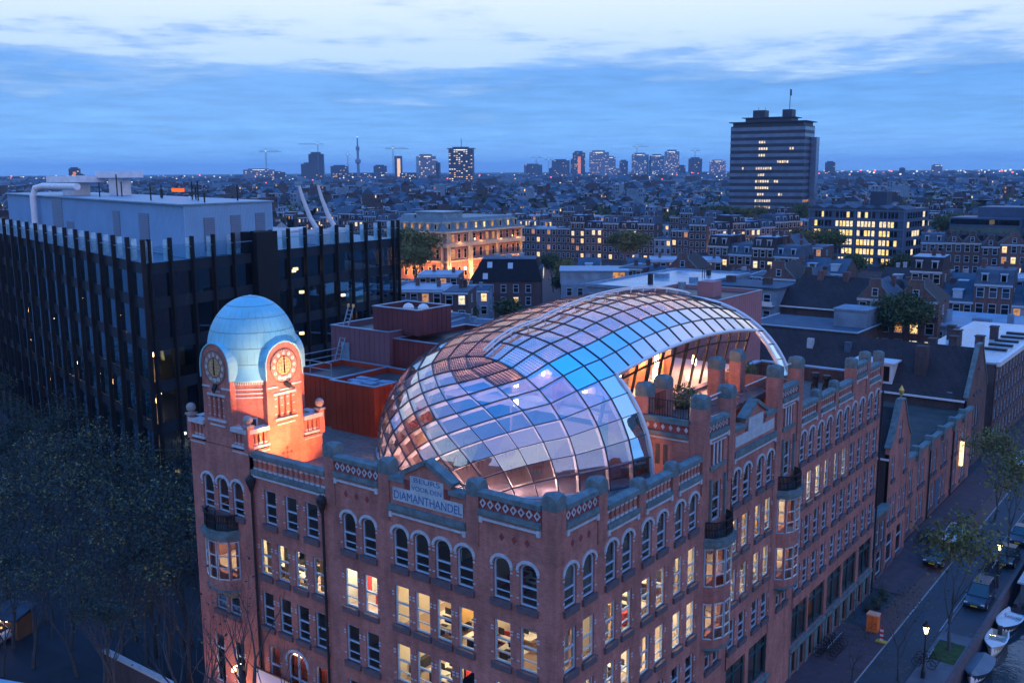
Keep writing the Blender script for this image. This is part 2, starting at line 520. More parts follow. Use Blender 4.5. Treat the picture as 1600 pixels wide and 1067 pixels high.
# shop windows and basement lights
for a, c in BAYS:
    w_ = c-a+1.5
    f = B()
    for x in (-w_/2, w_/2-.12, -.08): f.box(x, x+.14, .1, .24, 0, 2.9)
    f.box(-w_/2, w_/2, .1, .22, 2.1, 2.22); f.box(-w_/2, w_/2, .1, .22, 0, .12); f.box(-w_/2, w_/2, .1, .22, 2.78, 2.9)
    o = put('shop_window', f.mesh('shop_window', teal), main, (0, (a+c)/2, 2.45), PI/2)
    p = B(); p.q((-w_/2, .18, 0), (w_/2, .18, 0), (w_/2, .18, 2.9), (-w_/2, .18, 2.9)); put('pane', p.mesh('pane', glass), o)
    s = B(); s.box(-w_/2-.15, w_/2+.15, -.2, .1, -.35, -.02); put('sill', s.mesh('sill', stone), o)
    for cc in (a, c):
        f = B(); f.box(-.58, -.48, .1, .2, 0, 1.78); f.box(.48, .58, .1, .2, 0, 1.78); f.box(-.05, .05, .1, .2, 0, 1.78)
        o = put('basement_window', f.mesh('basement_window', teal), main, (0, cc, .12), PI/2)
        p = B(); p.q((-.55, .16, 0), (.55, .16, 0), (.55, .16, 1.78), (-.55, .16, 1.78)); put('pane', p.mesh('pane', glass), o)
        for sx in (-.74, .74):
            s = B(); s.box(sx-.13, sx+.13, -.1, .0, -.1, 1.8); put('pilaster', s.mesh('pilaster', stone), o)

# --- left-hand facade
SA, SS, SP, SK, ST = (-1.55, -3.12), (-5.4, -6.85, -8.3, -9.75), (-12.05, -13.55), (-16.55, -18.3, -20.1), (-22.8, -24.2, -25.65)
SK4 = (-16.1, -17.65, -19.2, -20.75)
LSEC = [(-4.85, 0, 20.2, SA, SA), (-10.8, -4.85, 19.2, SS, SS), (-14.9, -10.8, 20.2, SP, SP), (-21.6, -14.9, 19.05, SK, SK4), (-27.2, -21.6, 20.3, ST, (-23.7, -25.0))]
b = B(); b2 = B()
for s0, s1, zt, c4, cl in LSEC:
    ex = []
    arched = c4 is not SK
    z, h, ri = ROWS[4]
    for c in c4: ex.append((c-WW/2, c+WW/2, z, z+(h if arched else 2.05), ri if arched else 0))
    for r in (3, 2, 1):
        z, h, ri = ROWS[r]
        if c4 is ST and r == 3: ex.append((-25.4, -23.3, 12.2, 14.6, 0)); continue
        if c4 is SK and r == 1: continue
        if c4 is ST and r == 1: continue
        for c in cl: ex.append((c-WW/2, c+WW/2, z, z+h, 0))
    if c4 is SK: ex += [(-20.9, -19.9, 4.2, 8.4, 0), (-19.2, -17.5, 4.2, 8.0, .7), (-16.8, -15.8, 4.2, 8.4, 0)]
    elif c4 is ST: ex += [(-26.0, -25.0, 4.6, 7.9, 0), (-24.0, -23.0, 4.6, 7.9, 0)]
    F = SL if c4 is not ST else (lambda s, z, d=0.: (s, -.22-d, z))
    wallmesh(b, F, s0, s1, 0, zt, ex)
    for r, cs in ((4, c4), (3, cl), (2, cl), (1, cl)):
        z, h, ri = ROWS[r]
        if (c4 is SK and r == 1) or (c4 is ST and r in (1, 3)): continue
        if c4 is SK and r == 4: h, ri = 2.05, 0
        for c in cs: window('L', c, z, WW, h, ri, d=.22 if c4 is ST else 0)
for x in (-27.2, -21.6): b.q((x, -.22, 0), (x, .3, 0), (x, .3, 20.3), (x, -.22, 20.3))
b.q((-27.2, 0, 0), (-27.2, 48, 0), (-27.2, 48, 18.7), (-27.2, 0, 18.7))
b.q((-27.2, 47.9, 0), (0, 47.9, 0), (0, 47.9, 19.2), (-27.2, 47.9, 19.2))
b.obj('wall', brick, main)
# red-draped tall windows at street level of the left facade and tower
for s, w_, h, ri in ((-20.4, 1.0, 4.2, 0), (-18.35, 1.7, 3.8, .7), (-16.3, 1.0, 4.2, 0)):
    o = window('L', s, 4.2, w_, h, ri, bars=(.72,), sill=False)
    if w_ > 1.5:
        f = B(); f.box(-.05, .05, .09, .2, 0, 4.4); put('mullion', f.mesh('mullion', paint), o)
    d_ = B(); n = 12
    for i in range(n):
        x0 = -w_/2+w_*i/n; x1 = x0+w_/n; yy = .45+.05*(i % 2); y2 = .45+.05*((i+1) % 2)
        d_.q((x0, yy, 0), (x1, y2, 0), (x1, y2, h+ri), (x0, yy, h+ri))
    put('drape', d_.mesh('drape', orange_in), o)
    l_ = B(); l_.box(-w_/2, w_/2, .24, .3, h+ri*.6-.1, h+ri*.6-.04); l_.box(-w_/2, w_/2, .24, .3, .04, .1); put('drape_lamp', l_.mesh('drape_lamp', MATS['drape_lamp_glow'] if 'drape_lamp_glow' in MATS else emit('drape_lamp_glow', (1, .5, .3), 7.)), o)
for s in (-25.5, -23.5): window('L', s, 4.6, 1.0, 3.3, 0, bars=(.7,), sill=False, d=.22)


# --- trims: stripes, bands, copings, piers with rounded caps
def fbox(b, side, s0, s1, z0, z1, d0, d1, m=0):
    if side == 'R': b.box(d0, d1, s0, s1, z0, z1, m)
    else: b.box(s0, s1, -d1, -d0, z0, z1, m)


def capmesh(w_, d_):
    b = B(); prof = [(1.03, -.36), (1.03, 0), (1.05, .0), (1.05, .1), (.99, .16)]
    for i in range(7):
        a = PI/2*i/6; prof.append((math.cos(a)*.97, .16+.30*math.sin(a)))
    ring = []
    for k, z in prof:
        k = max(k, .05); ring.append([(-w_/2*k, -d_/2*k, z), (w_/2*k, -d_/2*k, z), (w_/2*k, d_/2*k, z), (-w_/2*k, d_/2*k, z)])
    for r0, r1 in zip(ring, ring[1:]):
        for i in range(4): b.q(r0[i], r0[(i+1) % 4], r1[(i+1) % 4], r1[i])
    # round-headed fillets on each face
    for sx, sy in ((1, 0), (-1, 0), (0, 1), (0, -1)):
        n = 8; pr = []
        for i in range(n+1):
            a = PI*i/n; u = -math.cos(a); z = .0+.38*math.sin(a)
            pr.append((sx*w_/2*1.07+abs(sy)*u*w_/2, sy*d_/2*1.07+abs(sx)*u*d_/2, z))
        b.poly(pr)
        pr2 = [(x-sx*w_/2*1.1, y-sy*d_/2*1.1, z) for x, y, z in pr]
        for i in range(n): b.q(pr[i], pr[i+1], pr2[i+1], pr2[i])
    return b.mesh('cap', stone)


CAPS = {}


def pier(side, s, z0, z1, w_=.82, d_=.75, off=.07, xy=None):
    b = B(); b.box(-w_/2, w_/2, -d_/2, d_/2, z0, z1)
    if xy is None: loc = (off-d_/2, s, 0) if side == 'R' else (s, -(off-d_/2), 0)
    else: loc = (*xy, 0)
    if side == 'R': w_, d_ = d_, w_; b = B(); b.box(-w_/2, w_/2, -d_/2, d_/2, z0, z1)
    # object coordinates of the brick run with the wall
    o = put('pier', b.mesh('pier', brick), main, loc)
    k = (w_, d_)
    if k not in CAPS: CAPS[k] = capmesh(w_, d_)
    put('cap', CAPS[k], o, (0, 0, z1+.0))
    return o


def stripe(side, s0, s1, z):
    b = B(); fbox(b, side, s0+.12, s1-.12, z-.07, z+.05, .01, .11)
    for e in (s0+.1, s1-.1): fbox(b, side, e-.1, e+.1, z-.2, z+.1, .008, .13)
    b.obj('string_course', white_st, main)


def band(side, s0, s1, z0, z1, d=.16):
    b = B(); fbox(b, side, s0, s1, z0, z1, -.3, d); fbox(b, side, s0, s1, z0-.08, z0-.001, -.3, d-.08)
    b.obj('stone_band', stone, main)


def coping(side, s0, s1, z0, z1, d=.12):
    b = B(); fbox(b, side, s0, s1, z0, z1-.1, -.5, d)
    P = SR if side == 'R' else SL
    a, c = [P(s0, z1-.1, d), P(s1, z1-.1, d), P(s1, z1, -.19), P(s0, z1, -.19)], [P(s0, z1, -.19), P(s1, z1, -.19), P(s1, z1-.1, -.5), P(s0, z1-.1, -.5)]
    b.q(*a); b.q(*c)
    b.obj('coping', stone, main)


def diamond_panel(side, s0, s1, z0, z1, n):
    b = B(); fbox(b, side, s0, s1, z0, z1, -.34, -.02)
    o = b.obj('frieze_panel', redtile, main)
    P = SR if side == 'R' else SL
    for i in range(n):
        c = s0+(s1-s0)*(i+.5)/n; h = (z1-z0)*.40; w_ = (s1-s0)/n*.42; zc_ = (z0+z1)/2; d = B()
        out = [(c-w_, zc_), (c, zc_+h), (c+w_, zc_), (c, zc_-h)]; inn = [(c-w_*.5, zc_), (c, zc_+h*.5), (c+w_*.5, zc_), (c, zc_-h*.5)]
        for k in range(4):
            k2 = (k+1) % 4
            d.q(P(*out[k], .02), P(*out[k2], .02), P(*inn[k2], .02), P(*inn[k], .02))
            d.q(P(*out[k], .02), P(*out[k2], .02), P(*out[k2], -.03), P(*out[k], -.03))
        d.obj('diamond_tile', white_st, o)


def balustrade(side, s0, s1, z0, z1, n, parent=None):
    """brick balusters between band and coping, with a little arch over each gap"""
    P = SR if side == 'R' else SL
    root = None
    w_ = (s1-s0)/n
    for i in range(n):
        c = s0+w_*(i+.5); b = B()
        fbox(b, side, c-w_*.27, c+w_*.27, z0, z1, -.34, -.04)
        fbox(b, side, c-w_*.34, c+w_*.34, z0, z0+.12, -.36, -.02, 1); fbox(b, side, c-w_*.34, c+w_*.34, z1-.22, z1-.12, -.36, -.02, 1)
        fbox(b, side, c-w_*.42, c+w_*.42, z1-.12, z1, -.35, -.03)
        b.obj('baluster', [brick, white_st], main)


# right facade parapets
pier('R', .37, 18.5, 21.5, .8, .8)
pier('R', 3.95, 18.5, 21.35, .82)
for s, z in ((7.8, 20.3), (11.4, 20.3)): pier('R', s, 18.8, z, .7, .6)
for s in (14.95, 18.4, 25.65, 29.3): pier('R', s, 18.0, 23.35, .8, .85, .1)
for s, z in ((33.1, 20.4), (36.8, 20.4)): pier('R', s, 18.8, z, .7, .6)
for s in (40.7, 44.0): pier('R', s, 18.6, 21.5, .72)
pier('R', 47.6, 18.6, 21.0, .6)
stripe('R', .8, 3.55, 20.0); band('R', .78, 3.53, 20.2, 20.45); diamond_panel('R', .78, 3.53, 20.45, 21.05, 6); coping('R', .78, 3.53, 21.05, 21.4)
for s0, s1, n in ((4.37, 7.44, 7), (8.16, 11.04, 7), (11.76, 14.5, 7), (29.72, 32.74, 7), (33.46, 36.44, 7), (37.16, 40.33, 7)):
    stripe('R', s0, s1, 18.9); band('R', s0, s1, 19.05, 19.27); balustrade('R', s0, s1, 19.27, 20.02, n); coping('R', s0, s1, 20.02, 20.38)
for s0, s1 in ((15.36, 17.99), (26.06, 28.89)):
    stripe('R', s0, s1, 21.02); band('R', s0, s1, 21.2, 21.42); diamond_panel('R', s0, s1, 21.42, 21.9, 6); coping('R', s0, s1, 21.9, 22.25)
    c = (s0+s1)/2
    band('R', c-1.05, c+1.05, 19.15, 19.38, .1)
    b = B()
    for k in range(3): fbox(b, 'R', c-.65+.47*k, c-.5+.47*k, 19.4, 20.7, .005, .05)
    fbox(b, 'R', c-1.0, c+1.0, 20.72, 20.8, .005, .06)
    b.obj('slit_trim', white_st, main)
    b = B(); b.box(-.5, -.45, c-1.2, c+1.2, 19, 21); b.obj('slit_backing', dark_in, main)
stripe('R', 41.1, 43.6, 20.0); band('R', 41.07, 43.63, 20.2, 20.42); diamond_panel('R', 41.07, 43.63, 20.42, 21.0, 6); coping('R', 41.07, 43.63, 21.0, 21.38)
stripe('R', 44.4, 47.25, 19.1); band('R', 44.37, 47.29, 19.2, 19.45); balustrade('R', 44.37, 47.29, 19.45, 20.25, 7); coping('R', 44.37, 47.29, 20.25, 20.65)
# left facade parapets
for s in (-4.85, -10.8, -14.9): pier('L', s, 18.5, 21.35 if s > -12 else 21.5, .75, .75)
stripe('L', -4.4, -.8, 20.0); band('L', -4.45, -.79, 20.2, 20.45); diamond_panel('L', -4.45, -.79, 20.45, 21.05, 8); coping('L', -4.45, -.79, 21.05, 21.4)
stripe('L', -14.5, -11.2, 20.0); band('L', -14.5, -11.2, 20.2, 20.45); diamond_panel('L', -14.5, -11.2, 20.45, 21.05, 8); coping('L', -14.5, -11.2, 21.05, 21.4)
stripe('L', -21.55, -15.3, 18.9); band('L', -21.58, -15.3, 19.05, 19.27); balustrade('L', -21.58, -15.3, 19.27, 20.02, 14); coping('L', -21.58, -15.3, 20.02, 20.38)


# lettered gables
def gable(side, s0, s1, text=True):
    c = (s0+s1)/2; P = SR if side == 'R' else SL
    stripe(side, s0, s1, 19.0); band(side, s0, s1, 19.2, 19.5, .18)
    b = B()
    hw = (s1-s0)/2
    prof = [(c-hw, 19.5), (c+hw, 19.5), (c+hw, 20.75), (c+1.55, 20.75), (c+1.55, 21.25), (c, 22.0), (c-1.55, 21.25), (c-1.55, 20.75), (c-hw, 20.75)]
    b.poly([P(s, z, -.03) for s, z in prof]); b.poly([P(s, z, -.4) for s, z in prof])
    for p, q in zip(prof, prof[1:]+prof[:1]): b.q(P(*p, -.03), P(*q, -.03), P(*q, -.4), P(*p, -.4))
    gb = b.obj('gable_wall', brick, main)
    b = B()
    for p, q in (((c-hw, 20.86), (c-1.5, 20.86)), ((c+1.5, 20.86), (c+hw, 20.86)), ((c-1.75, 21.24), (c, 22.12)), ((c, 22.12), (c+1.75, 21.24))):
        A, D = Vector(P(*p, -.2)), Vector(P(*q, -.2)); b.bar(A, D, .62, .24)
    b.obj('gable_coping', stone, gb)
    b = B(); m_ = .22
    fbox(b, side, c-hw+m_, c+hw-m_, 19.72, 20.42, -.01, .02); fbox(b, side, c-1.12, c+1.12, 20.422, 21.22, -.01, .02)
    sg = b.obj('letter_panel', mat('glazed_sign_tile', (.30, .40, .46), .45, .2, 1.6, col2=(.42, .52, .56)), main)
    b = B()
    for sx in (-1.33, 1.33):
        fbox(b, side, c+sx-.19, c+sx+.19, 20.44, 20.95, -.02, .01)
    b.obj('ornament', redtile, sg)
    if text:
        for body, z, sz, cw in (('BEURS', 20.93, .36, 1.75), ('VOOR DEN', 20.50, .34, 2.0), ('DIAMANTHANDEL', 19.84, .62, 4.55)):
            cu = bpy.data.curves.new('lettering', 'FONT'); cu.body = body; cu.size = sz; cu.align_x = 'CENTER'; cu.extrude = .006
            cu.materials.append(mat('blue_glaze_letters', (.04, .12, .30), .35, .1, 2.))
            o = put('lettering', cu, sg, P(c, z, .024)); o.rotation_euler = (PI/2, 0, 0 if side == 'L' else PI/2)
            bpy.context.view_layer.update(); wd = max(.01, o.dimensions.x)
            o.scale = (cw/wd, 1, 1)
    else:
        b = B(); rr_ = random.Random(3)
        for r in range(3):
            z = 19.80+.22*r
            for k in range(26):
                s = c-hw+.4+k*(2*hw-.8)/26; fbox(b, side, s, s+.13, z, z+.16*rr_.uniform(.6, 1), .021, .026)
        for r in range(3):
            for k in range(9):
                s = c-1.0+k*.225; z = 20.5+.23*r; fbox(b, side, s, s+.13, z, z+.16*rr_.uniform(.6, 1), .021, .026)
        b.obj('relief_tile', mat('worn_sign_relief', (.42, .48, .52), .5, .2, 2.), sg, kind='stuff')


gable('L', -10.4, -5.25, True)
gable('R', 18.85, 25.2, False)


# oriels on the canal facade
def oriel(c, side='R', storeys=((12.2, 14.55), (8.9, 11.15)), foot=8.3, head=14.6, d0=0.):
    P = SR if side == 'R' else SL
    pl = [(-1.42, 0), (-1.12, .55), (-.42, .88), (.42, .88), (1.12, .55), (1.42, 0)]
    o = thing_part('oriel')
    zs = sorted([(foot, min(a for a, _ in storeys))]+[(storeys[i+1][1], storeys[i][0]) for i in range(len(storeys)-1)]+[(max(t for _, t in storeys), head)])
    b = B()
    for z0, z1 in zs:
        b.add([P(c+s, z, d+d0) for z in (z0, z1) for s, d in pl], [(i, i+1, 7+i, 6+i) for i in range(5)])
    for s, d in pl[1:-1]:
        for z0, z1 in storeys: b.bar(P(c+s, z0, d+d0-.05), P(c+s, z1, d+d0-.05), .14, .14)
    b.obj('oriel_wall', brick, o)
    b = B()
    for z, e, t in ((head, .16, .2), (head+.2, .24, .22), (head+.42, .1, .16), (foot-.1, .08, .12)):
        if z < head and b.f: b.obj('oriel_cornice', stone, o); b = B()
        pts = [P(c+s*(1+e*.6), z, d+d0+(e if d > 0 else 0)) for s, d in pl]; pt2 = [(p[0], p[1], z+t) for p in pts]
        b.add(pts+pt2, [(i, i+1, 7+i, 6+i) for i in range(5)]+[tuple(range(6)), tuple(range(6, 12))])
    pts = [P(c+s*.98, foot-.1, d+d0) for s, d in pl]; p2 = [P(c+s*.55, foot-.75, d*.15+d0) for s, d in pl]
    b.add(pts+p2, [(i, i+1, 7+i, 6+i) for i in range(5)])
    b.obj('oriel_corbel', stone, o)
    for z0, z1 in storeys:
        for i in range(5):
            (sa, da), (sb, db) = pl[i], pl[i+1]
            A, D = Vector(P(c+sa, z0, da+d0)), Vector(P(c+sb, z0, db+d0)); h = Vector((0, 0, z1-z0))
            u = (D-A); A2 = A+u*.06; D2 = A+u*.94
            b = B()
            for p, q in ((A2, D2), (A2+h*.97, D2+h*.97), (A2+h*.62, D2+h*.62), (A2+h*.3, D2+h*.3), (A2, A2+h), (D2, D2+h)): b.bar(p, q, .065, .065)
            b.obj('oriel_window', paint, o)
            b = B(); b.q(A2, D2, D2+h, A2+h); b.obj('oriel_pane', glass, o)
    # balcony railing on top
    b = B(); zt = head+.58
    for i in range(5):
        (sa, da), (sb, db) = pl[i], pl[i+1]
        A, D = Vector(P(c+sa, zt, da+d0)), Vector(P(c+sb, zt, db+d0))
        for z in (.05, .5, .95): b.bar(A+Vector((0, 0, z)), D+Vector((0, 0, z)), .06, .06)
        n = 7
        for k in range(n+1): p = A+(D-A)*k/n; b.bar(p, p+Vector((0, 0, .95)), .045, .045)
    b.obj('balcony_rail', iron, o)
    return o


def thing_part(name):
    return put(name, None, main)


for c in OR:
    oriel(c)
    window('R', c, 15.9, 1.1, 2.4, 0, sill=False)
    for sx in (-.95, .95):
        b = B(); fbox(b, 'R', c+sx-.08, c+sx+.08, 16.0, 18.6, .005, .14); b.obj('pilaster', stone, main)
    for sx in (-.55, .55): window('R', c+sx, 6.6, .8, 1.6, 0, bars=(.5,), trim=False)
oriel(-24.35, 'L', storeys=((12.2, 14.6),), foot=11.5, head=14.7, d0=.22)

# drain pipes with hoppers on the left facade
for s in (-21.55, -15.45):
    b = B(); b.tube([SL(s, 0.2, .16), SL(s, 18.2, .16)], .075, 8)
    b.lathe([(.08, 17.9), (.2, 18.3), (.3, 18.5), (.3, 18.75), (.12, 18.95)], 8, SL(s, 0, .2))
    b.obj('drain_pipe', iron, main)
b = B(); b.tube([SR(48.05, .1, .1), SR(48.05, 18, .1)], .08, 8); b.obj('drain_pipe', iron, main)
# dark brick lozenges
for side, ss, z in (('L', (-1.6, -2.35, -3.1), 19.3), ('R', (1.4, 2.1, 2.8), 19.3), ('L', (-12.1, -12.9, -13.7), 19.3)):
    P = SR if side == 'R' else SL
    for s in ss:
        b = B(); b.poly([P(s-.16, z, .015), P(s, z+.2, .015), P(s+.16, z, .015), P(s, z-.2, .015)])
        for p, q in (((-.16, 0), (0, .2)), ((0, .2), (.16, 0)), ((.16, 0), (0, -.2)), ((0, -.2), (-.16, 0))):
            b.q(P(s+p[0], z+p[1], .015), P(s+q[0], z+q[1], .015), P(s+q[0], z+q[1], -.01), P(s+p[0], z+p[1], -.01))
        b.obj('lozenge', redtile, main)

# --- floors, inner walls, office interiors behind the glass
b = B()
for z in (2.2, 6.0, 9.05, 12.25, 15.55):
    b.box(-7, -.3, .3, 47.6, z-.3, z); b.box(-26.9, -7, .3, 7, z-.3, z)
b.obj('floor_slab', woodfl, main)
b = B()
b.box(-7.1, -7, 7, 47.6, 2.2, 18.4); b.box(-26.9, -7.1, 7, 7.1, 2.2, 18.4)
for y in (4.0, 14.7, 18.7, 25.3, 29.6, 36.4, 40.2, 44.0): b.box(-6.9, -.35, y, y+.15, 2.2, 18.4)
for x in (-4.9, -10.8, -15.0, -21.5): b.box(x-.15, x, .35, 6.9, 2.2, 18.4)
b.obj('inner_wall', cream, main)
b = B(); b.box(-27.0, -.3, .45, 47.6, 18.42, 18.7)
b.obj('roof', gravel, main)
b = B(); desk = B()
LIT = {3: [(-.35, 36.2)], 2: [(-.35, 29.5)]}
r2_ = random.Random(5)


def furnish(x0, x1, y0, y1, z, lights=True):
    # ceiling lights under the next slab, desks and chairs below
    zc_ = z+3.2-.34 if z > 9.1 else z+2.86
    lm_ = r2_.choice((0, 0, 1, 2))
    if lights:
        ny = max(1, int((y1-y0)/1.9)); nx = max(1, int((x1-x0)/1.9))
        for i in range(nx):
            for j in range(ny):
                xx = x0+(i+.5)*(x1-x0)/nx; yy = y0+(j+.5)*(y1-y0)/ny
                b.box(xx-.2, xx+.2, yy-.55, yy+.55, zc_-.06, zc_, lm_)
    for i in range(int((y1-y0)/1.5)+int((x1-x0)/1.5)):
        if r2_.random() < .5:
            yy = r2_.uniform(y0+.3, y1-.3); h_ = r2_.uniform(.5, 1.3); zz_ = z+r2_.uniform(.2, 1.3); desk.box(x0, x0+.3, yy-r2_.uniform(.2, .8), yy+r2_.uniform(.2, .8), zz_, zz_+h_, r2_.choice((0, 1, 1, 2, 3, 1)))
        else:
            xx = r2_.uniform(x0+.3, x1-.3); h_ = r2_.uniform(.5, 1.6); zz_ = z+r2_.uniform(0, 1.2); desk.box(xx-r2_.uniform(.2, .7), xx+r2_.uniform(.2, .7), y1-.3, y1, zz_, zz_+h_, r2_.choice((0, 1, 1, 2, 3, 1)))
    n = int((x1-x0)*(y1-y0)/1.9)
    for i in range(n):
        xx, yy = r2_.uniform(x0+.6, x1-.6), r2_.uniform(y0+.5, y1-.5)
        k = r2_.random()
        if k < .45:
            desk.box(xx-.7, xx+.7, yy-.4, yy+.4, z+.7, z+.76, 0); desk.box(xx-.6, xx-.5, yy-.3, yy+.3, z, z+.7, 1)
            desk.box(xx-.25, xx+.25, yy, yy+.04, z+.85, z+1.2, 1)
            desk.box(xx-.3, xx+.1, yy-.3, yy-.1, z+.77, z+.79, 1)
        elif k < .8:
            m_ = 1 if r2_.random() < .75 else 2
            desk.box(xx-.25, xx+.25, yy-.25, yy+.25, z+.42, z+.5, m_); desk.box(xx-.25, xx+.25, yy+.2, yy+.26, z+.5, z+1.0, m_); desk.box(xx-.03, xx+.03, yy-.03, yy+.03, z, z+.42, m_)
        elif k < .9:
            desk.box(xx-.4, xx+.4, yy-.2, yy+.2, z, z+r2_.uniform(.9, 2.0), r2_.choice((0, 1, 1, 3)))
        else:
            desk.box(xx-.3, xx+.3, yy-.3, yy+.3, z, z+.7, 2)


for y0, y1 in ((.35, 4), (4.15, 14.7), (14.85, 18.7), (18.85, 25.3), (25.45, 29.6)):
    for z in (12.25, 9.05): furnish(-6.9, -.6 if y0 > 7 else -.6, max(y0, .6), y1, z)
furnish(-6.9, -.6, 29.75, 36.4, 12.25); furnish(-6.9, -.6, 36.6, 40.1, 12.25)
for x0, x1 in ((-10.6, -5.1),):
    for z in (12.25, 9.05): furnish(x0, x1, .6, 6.8, z)
furnish(-4.7, -.6, 4.2, 6.8, 12.25, False)
furnish(-14.8, -11, .6, 6.8, 12.25); furnish(-26.8, -21.8, .6, 6.8, 12.25)
furnish(-21.3, -15.2, .6, 6.8, 12.25)
for z in (15.55, 6.0): furnish(-6.9, -.6, 1, 29, z, False)
b.obj('ceiling_lamp', [lampwhite, lampwhite2, lampwhite3], main, kind='stuff')
desk.obj('office_furniture', [white_in, dark_in, red_in, amber_cur], main, kind='stuff')
# drawn curtains, pleated
def curtain(side, s0, s1, z0, z1, d, m, n=10):
    P = SR if side == 'R' else SL
    b = B()
    for i in range(n):
        a = s0+(s1-s0)*i/n; c = s0+(s1-s0)*(i+1)/n
        b.q(P(a, z0, d-.04*(i % 2)), P(c, z0, d-.04*((i+1) % 2)), P(c, z1, d-.04*((i+1) % 2)), P(a, z1, d-.04*(i % 2)))
    b.obj('curtain', m, main)
for c in SK4: curtain('L', c-.5+(.25 if c in (-17.65,) else 0), c+.5, 12.8, 15.2, -.5, amber_cur)
cur_w = mat('pale_curtain', (.66, .58, .46), .8, .1, 2.)
for c in RW:
    for r in (3, 2):
        if r2_.random() < .45:
            k = r2_.choice(((-.5, .5), (-.5, -.1), (.05, .5), (.2, .5)))
            curtain('R', c+k[0], c+k[1], ROWS[r][0], ROWS[r][0]+2.3, -.45, cur_w, 6)
for c in SA+SS:
    for r in (3,):
        if r2_.random() < .3: curtain('L', c+.1, c+.5, ROWS[r][0], ROWS[r][0]+2.3, -.45, cur_w, 5)

# entrance at the foot of the tower, with lit canopy, and a banner
b = B(); b.box(-26.6, -22.2, -1.3, -.24, 3.35, 3.6); b.box(-26.8, -22.0, -1.5, -.24, 3.6, 3.75)
b.obj('entrance_canopy', white_st, main)
b = B()
for x in (-26.5, -25.2, -23.8, -22.4): b.tube([(x, -1.2, 0), (x, -1.2, 3.35)], .14, 10)
b.obj('entrance_column', white_st, main)
b = B(); b.lathe([(0, -.14), (.12, -.08), (.15, 0), (.12, .1), (0, .14)], 10, (-23.45, -.75, 6.3)); b.bar((-23.45, -.22, 6.5), (-23.45, -.75, 6.5), .04)
b.obj('wall_lantern', lampwarm, main)
lamp('entrance_light', 'POINT', (-24.4, -2.6, 2.6), 520, (1, .42, .24), .3)
lamp('entrance_light', 'POINT', (-22.2, -1.6, 4.6), 260, (1, .45, .25), .2)
b = B(); b.box(-21.4, -16.6, -.62, -.58, 4.4, 7.05)
ban = b.obj('banner', mat('banner_cloth', (.42, .55, .72), .7, .08, .6), None, label='pale blue cloth banner hung below the red-draped windows on the brick front', cat='banner')
b = B(); b.bar((-21.5, -.6, 7.1), (-16.5, -.6, 7.1), .08); b.obj('pole', iron, ban)
for body, z, sz, x in (('Ravd', 6.0, .55, -19.9), ('Raadhuis C', 6.5, .34, -19.3), ('huur', 5.3, .5, -19.9)):
    if body == 'Raadhuis C': continue
    pass
cu = bpy.data.curves.new('lettering', 'FONT'); cu.body = 'Favde'; cu.size = .62; cu.extrude = .004
cu.materials.append(mat('dark_letter_ink', (.03, .05, .10), .6, 0))
o = put('lettering', cu, ban, (-20.7, -.626, 5.9)); o.rotation_euler = (PI/2, 0, 0)
# ================================================================== clock tower (a part of the building)
TX, TY, TH = -24.4, 2.65, 2.8
tower = thing_part('clock_tower')


def face(k):
    """frame of tower face k: 0 -Y, 1 +X, 2 +Y, 3 -X ; (s along, z, d outward from face plane)"""
    a = -PI/2+k*PI/2; n = Vector((math.cos(a), math.sin(a), 0)); t = Vector((-n.y, n.x, 0))
    def F(s, z, d=0.): 
        v = Vector((TX, TY, 0))+n*(TH+d)+t*s; return (v.x, v.y, z)
    return F


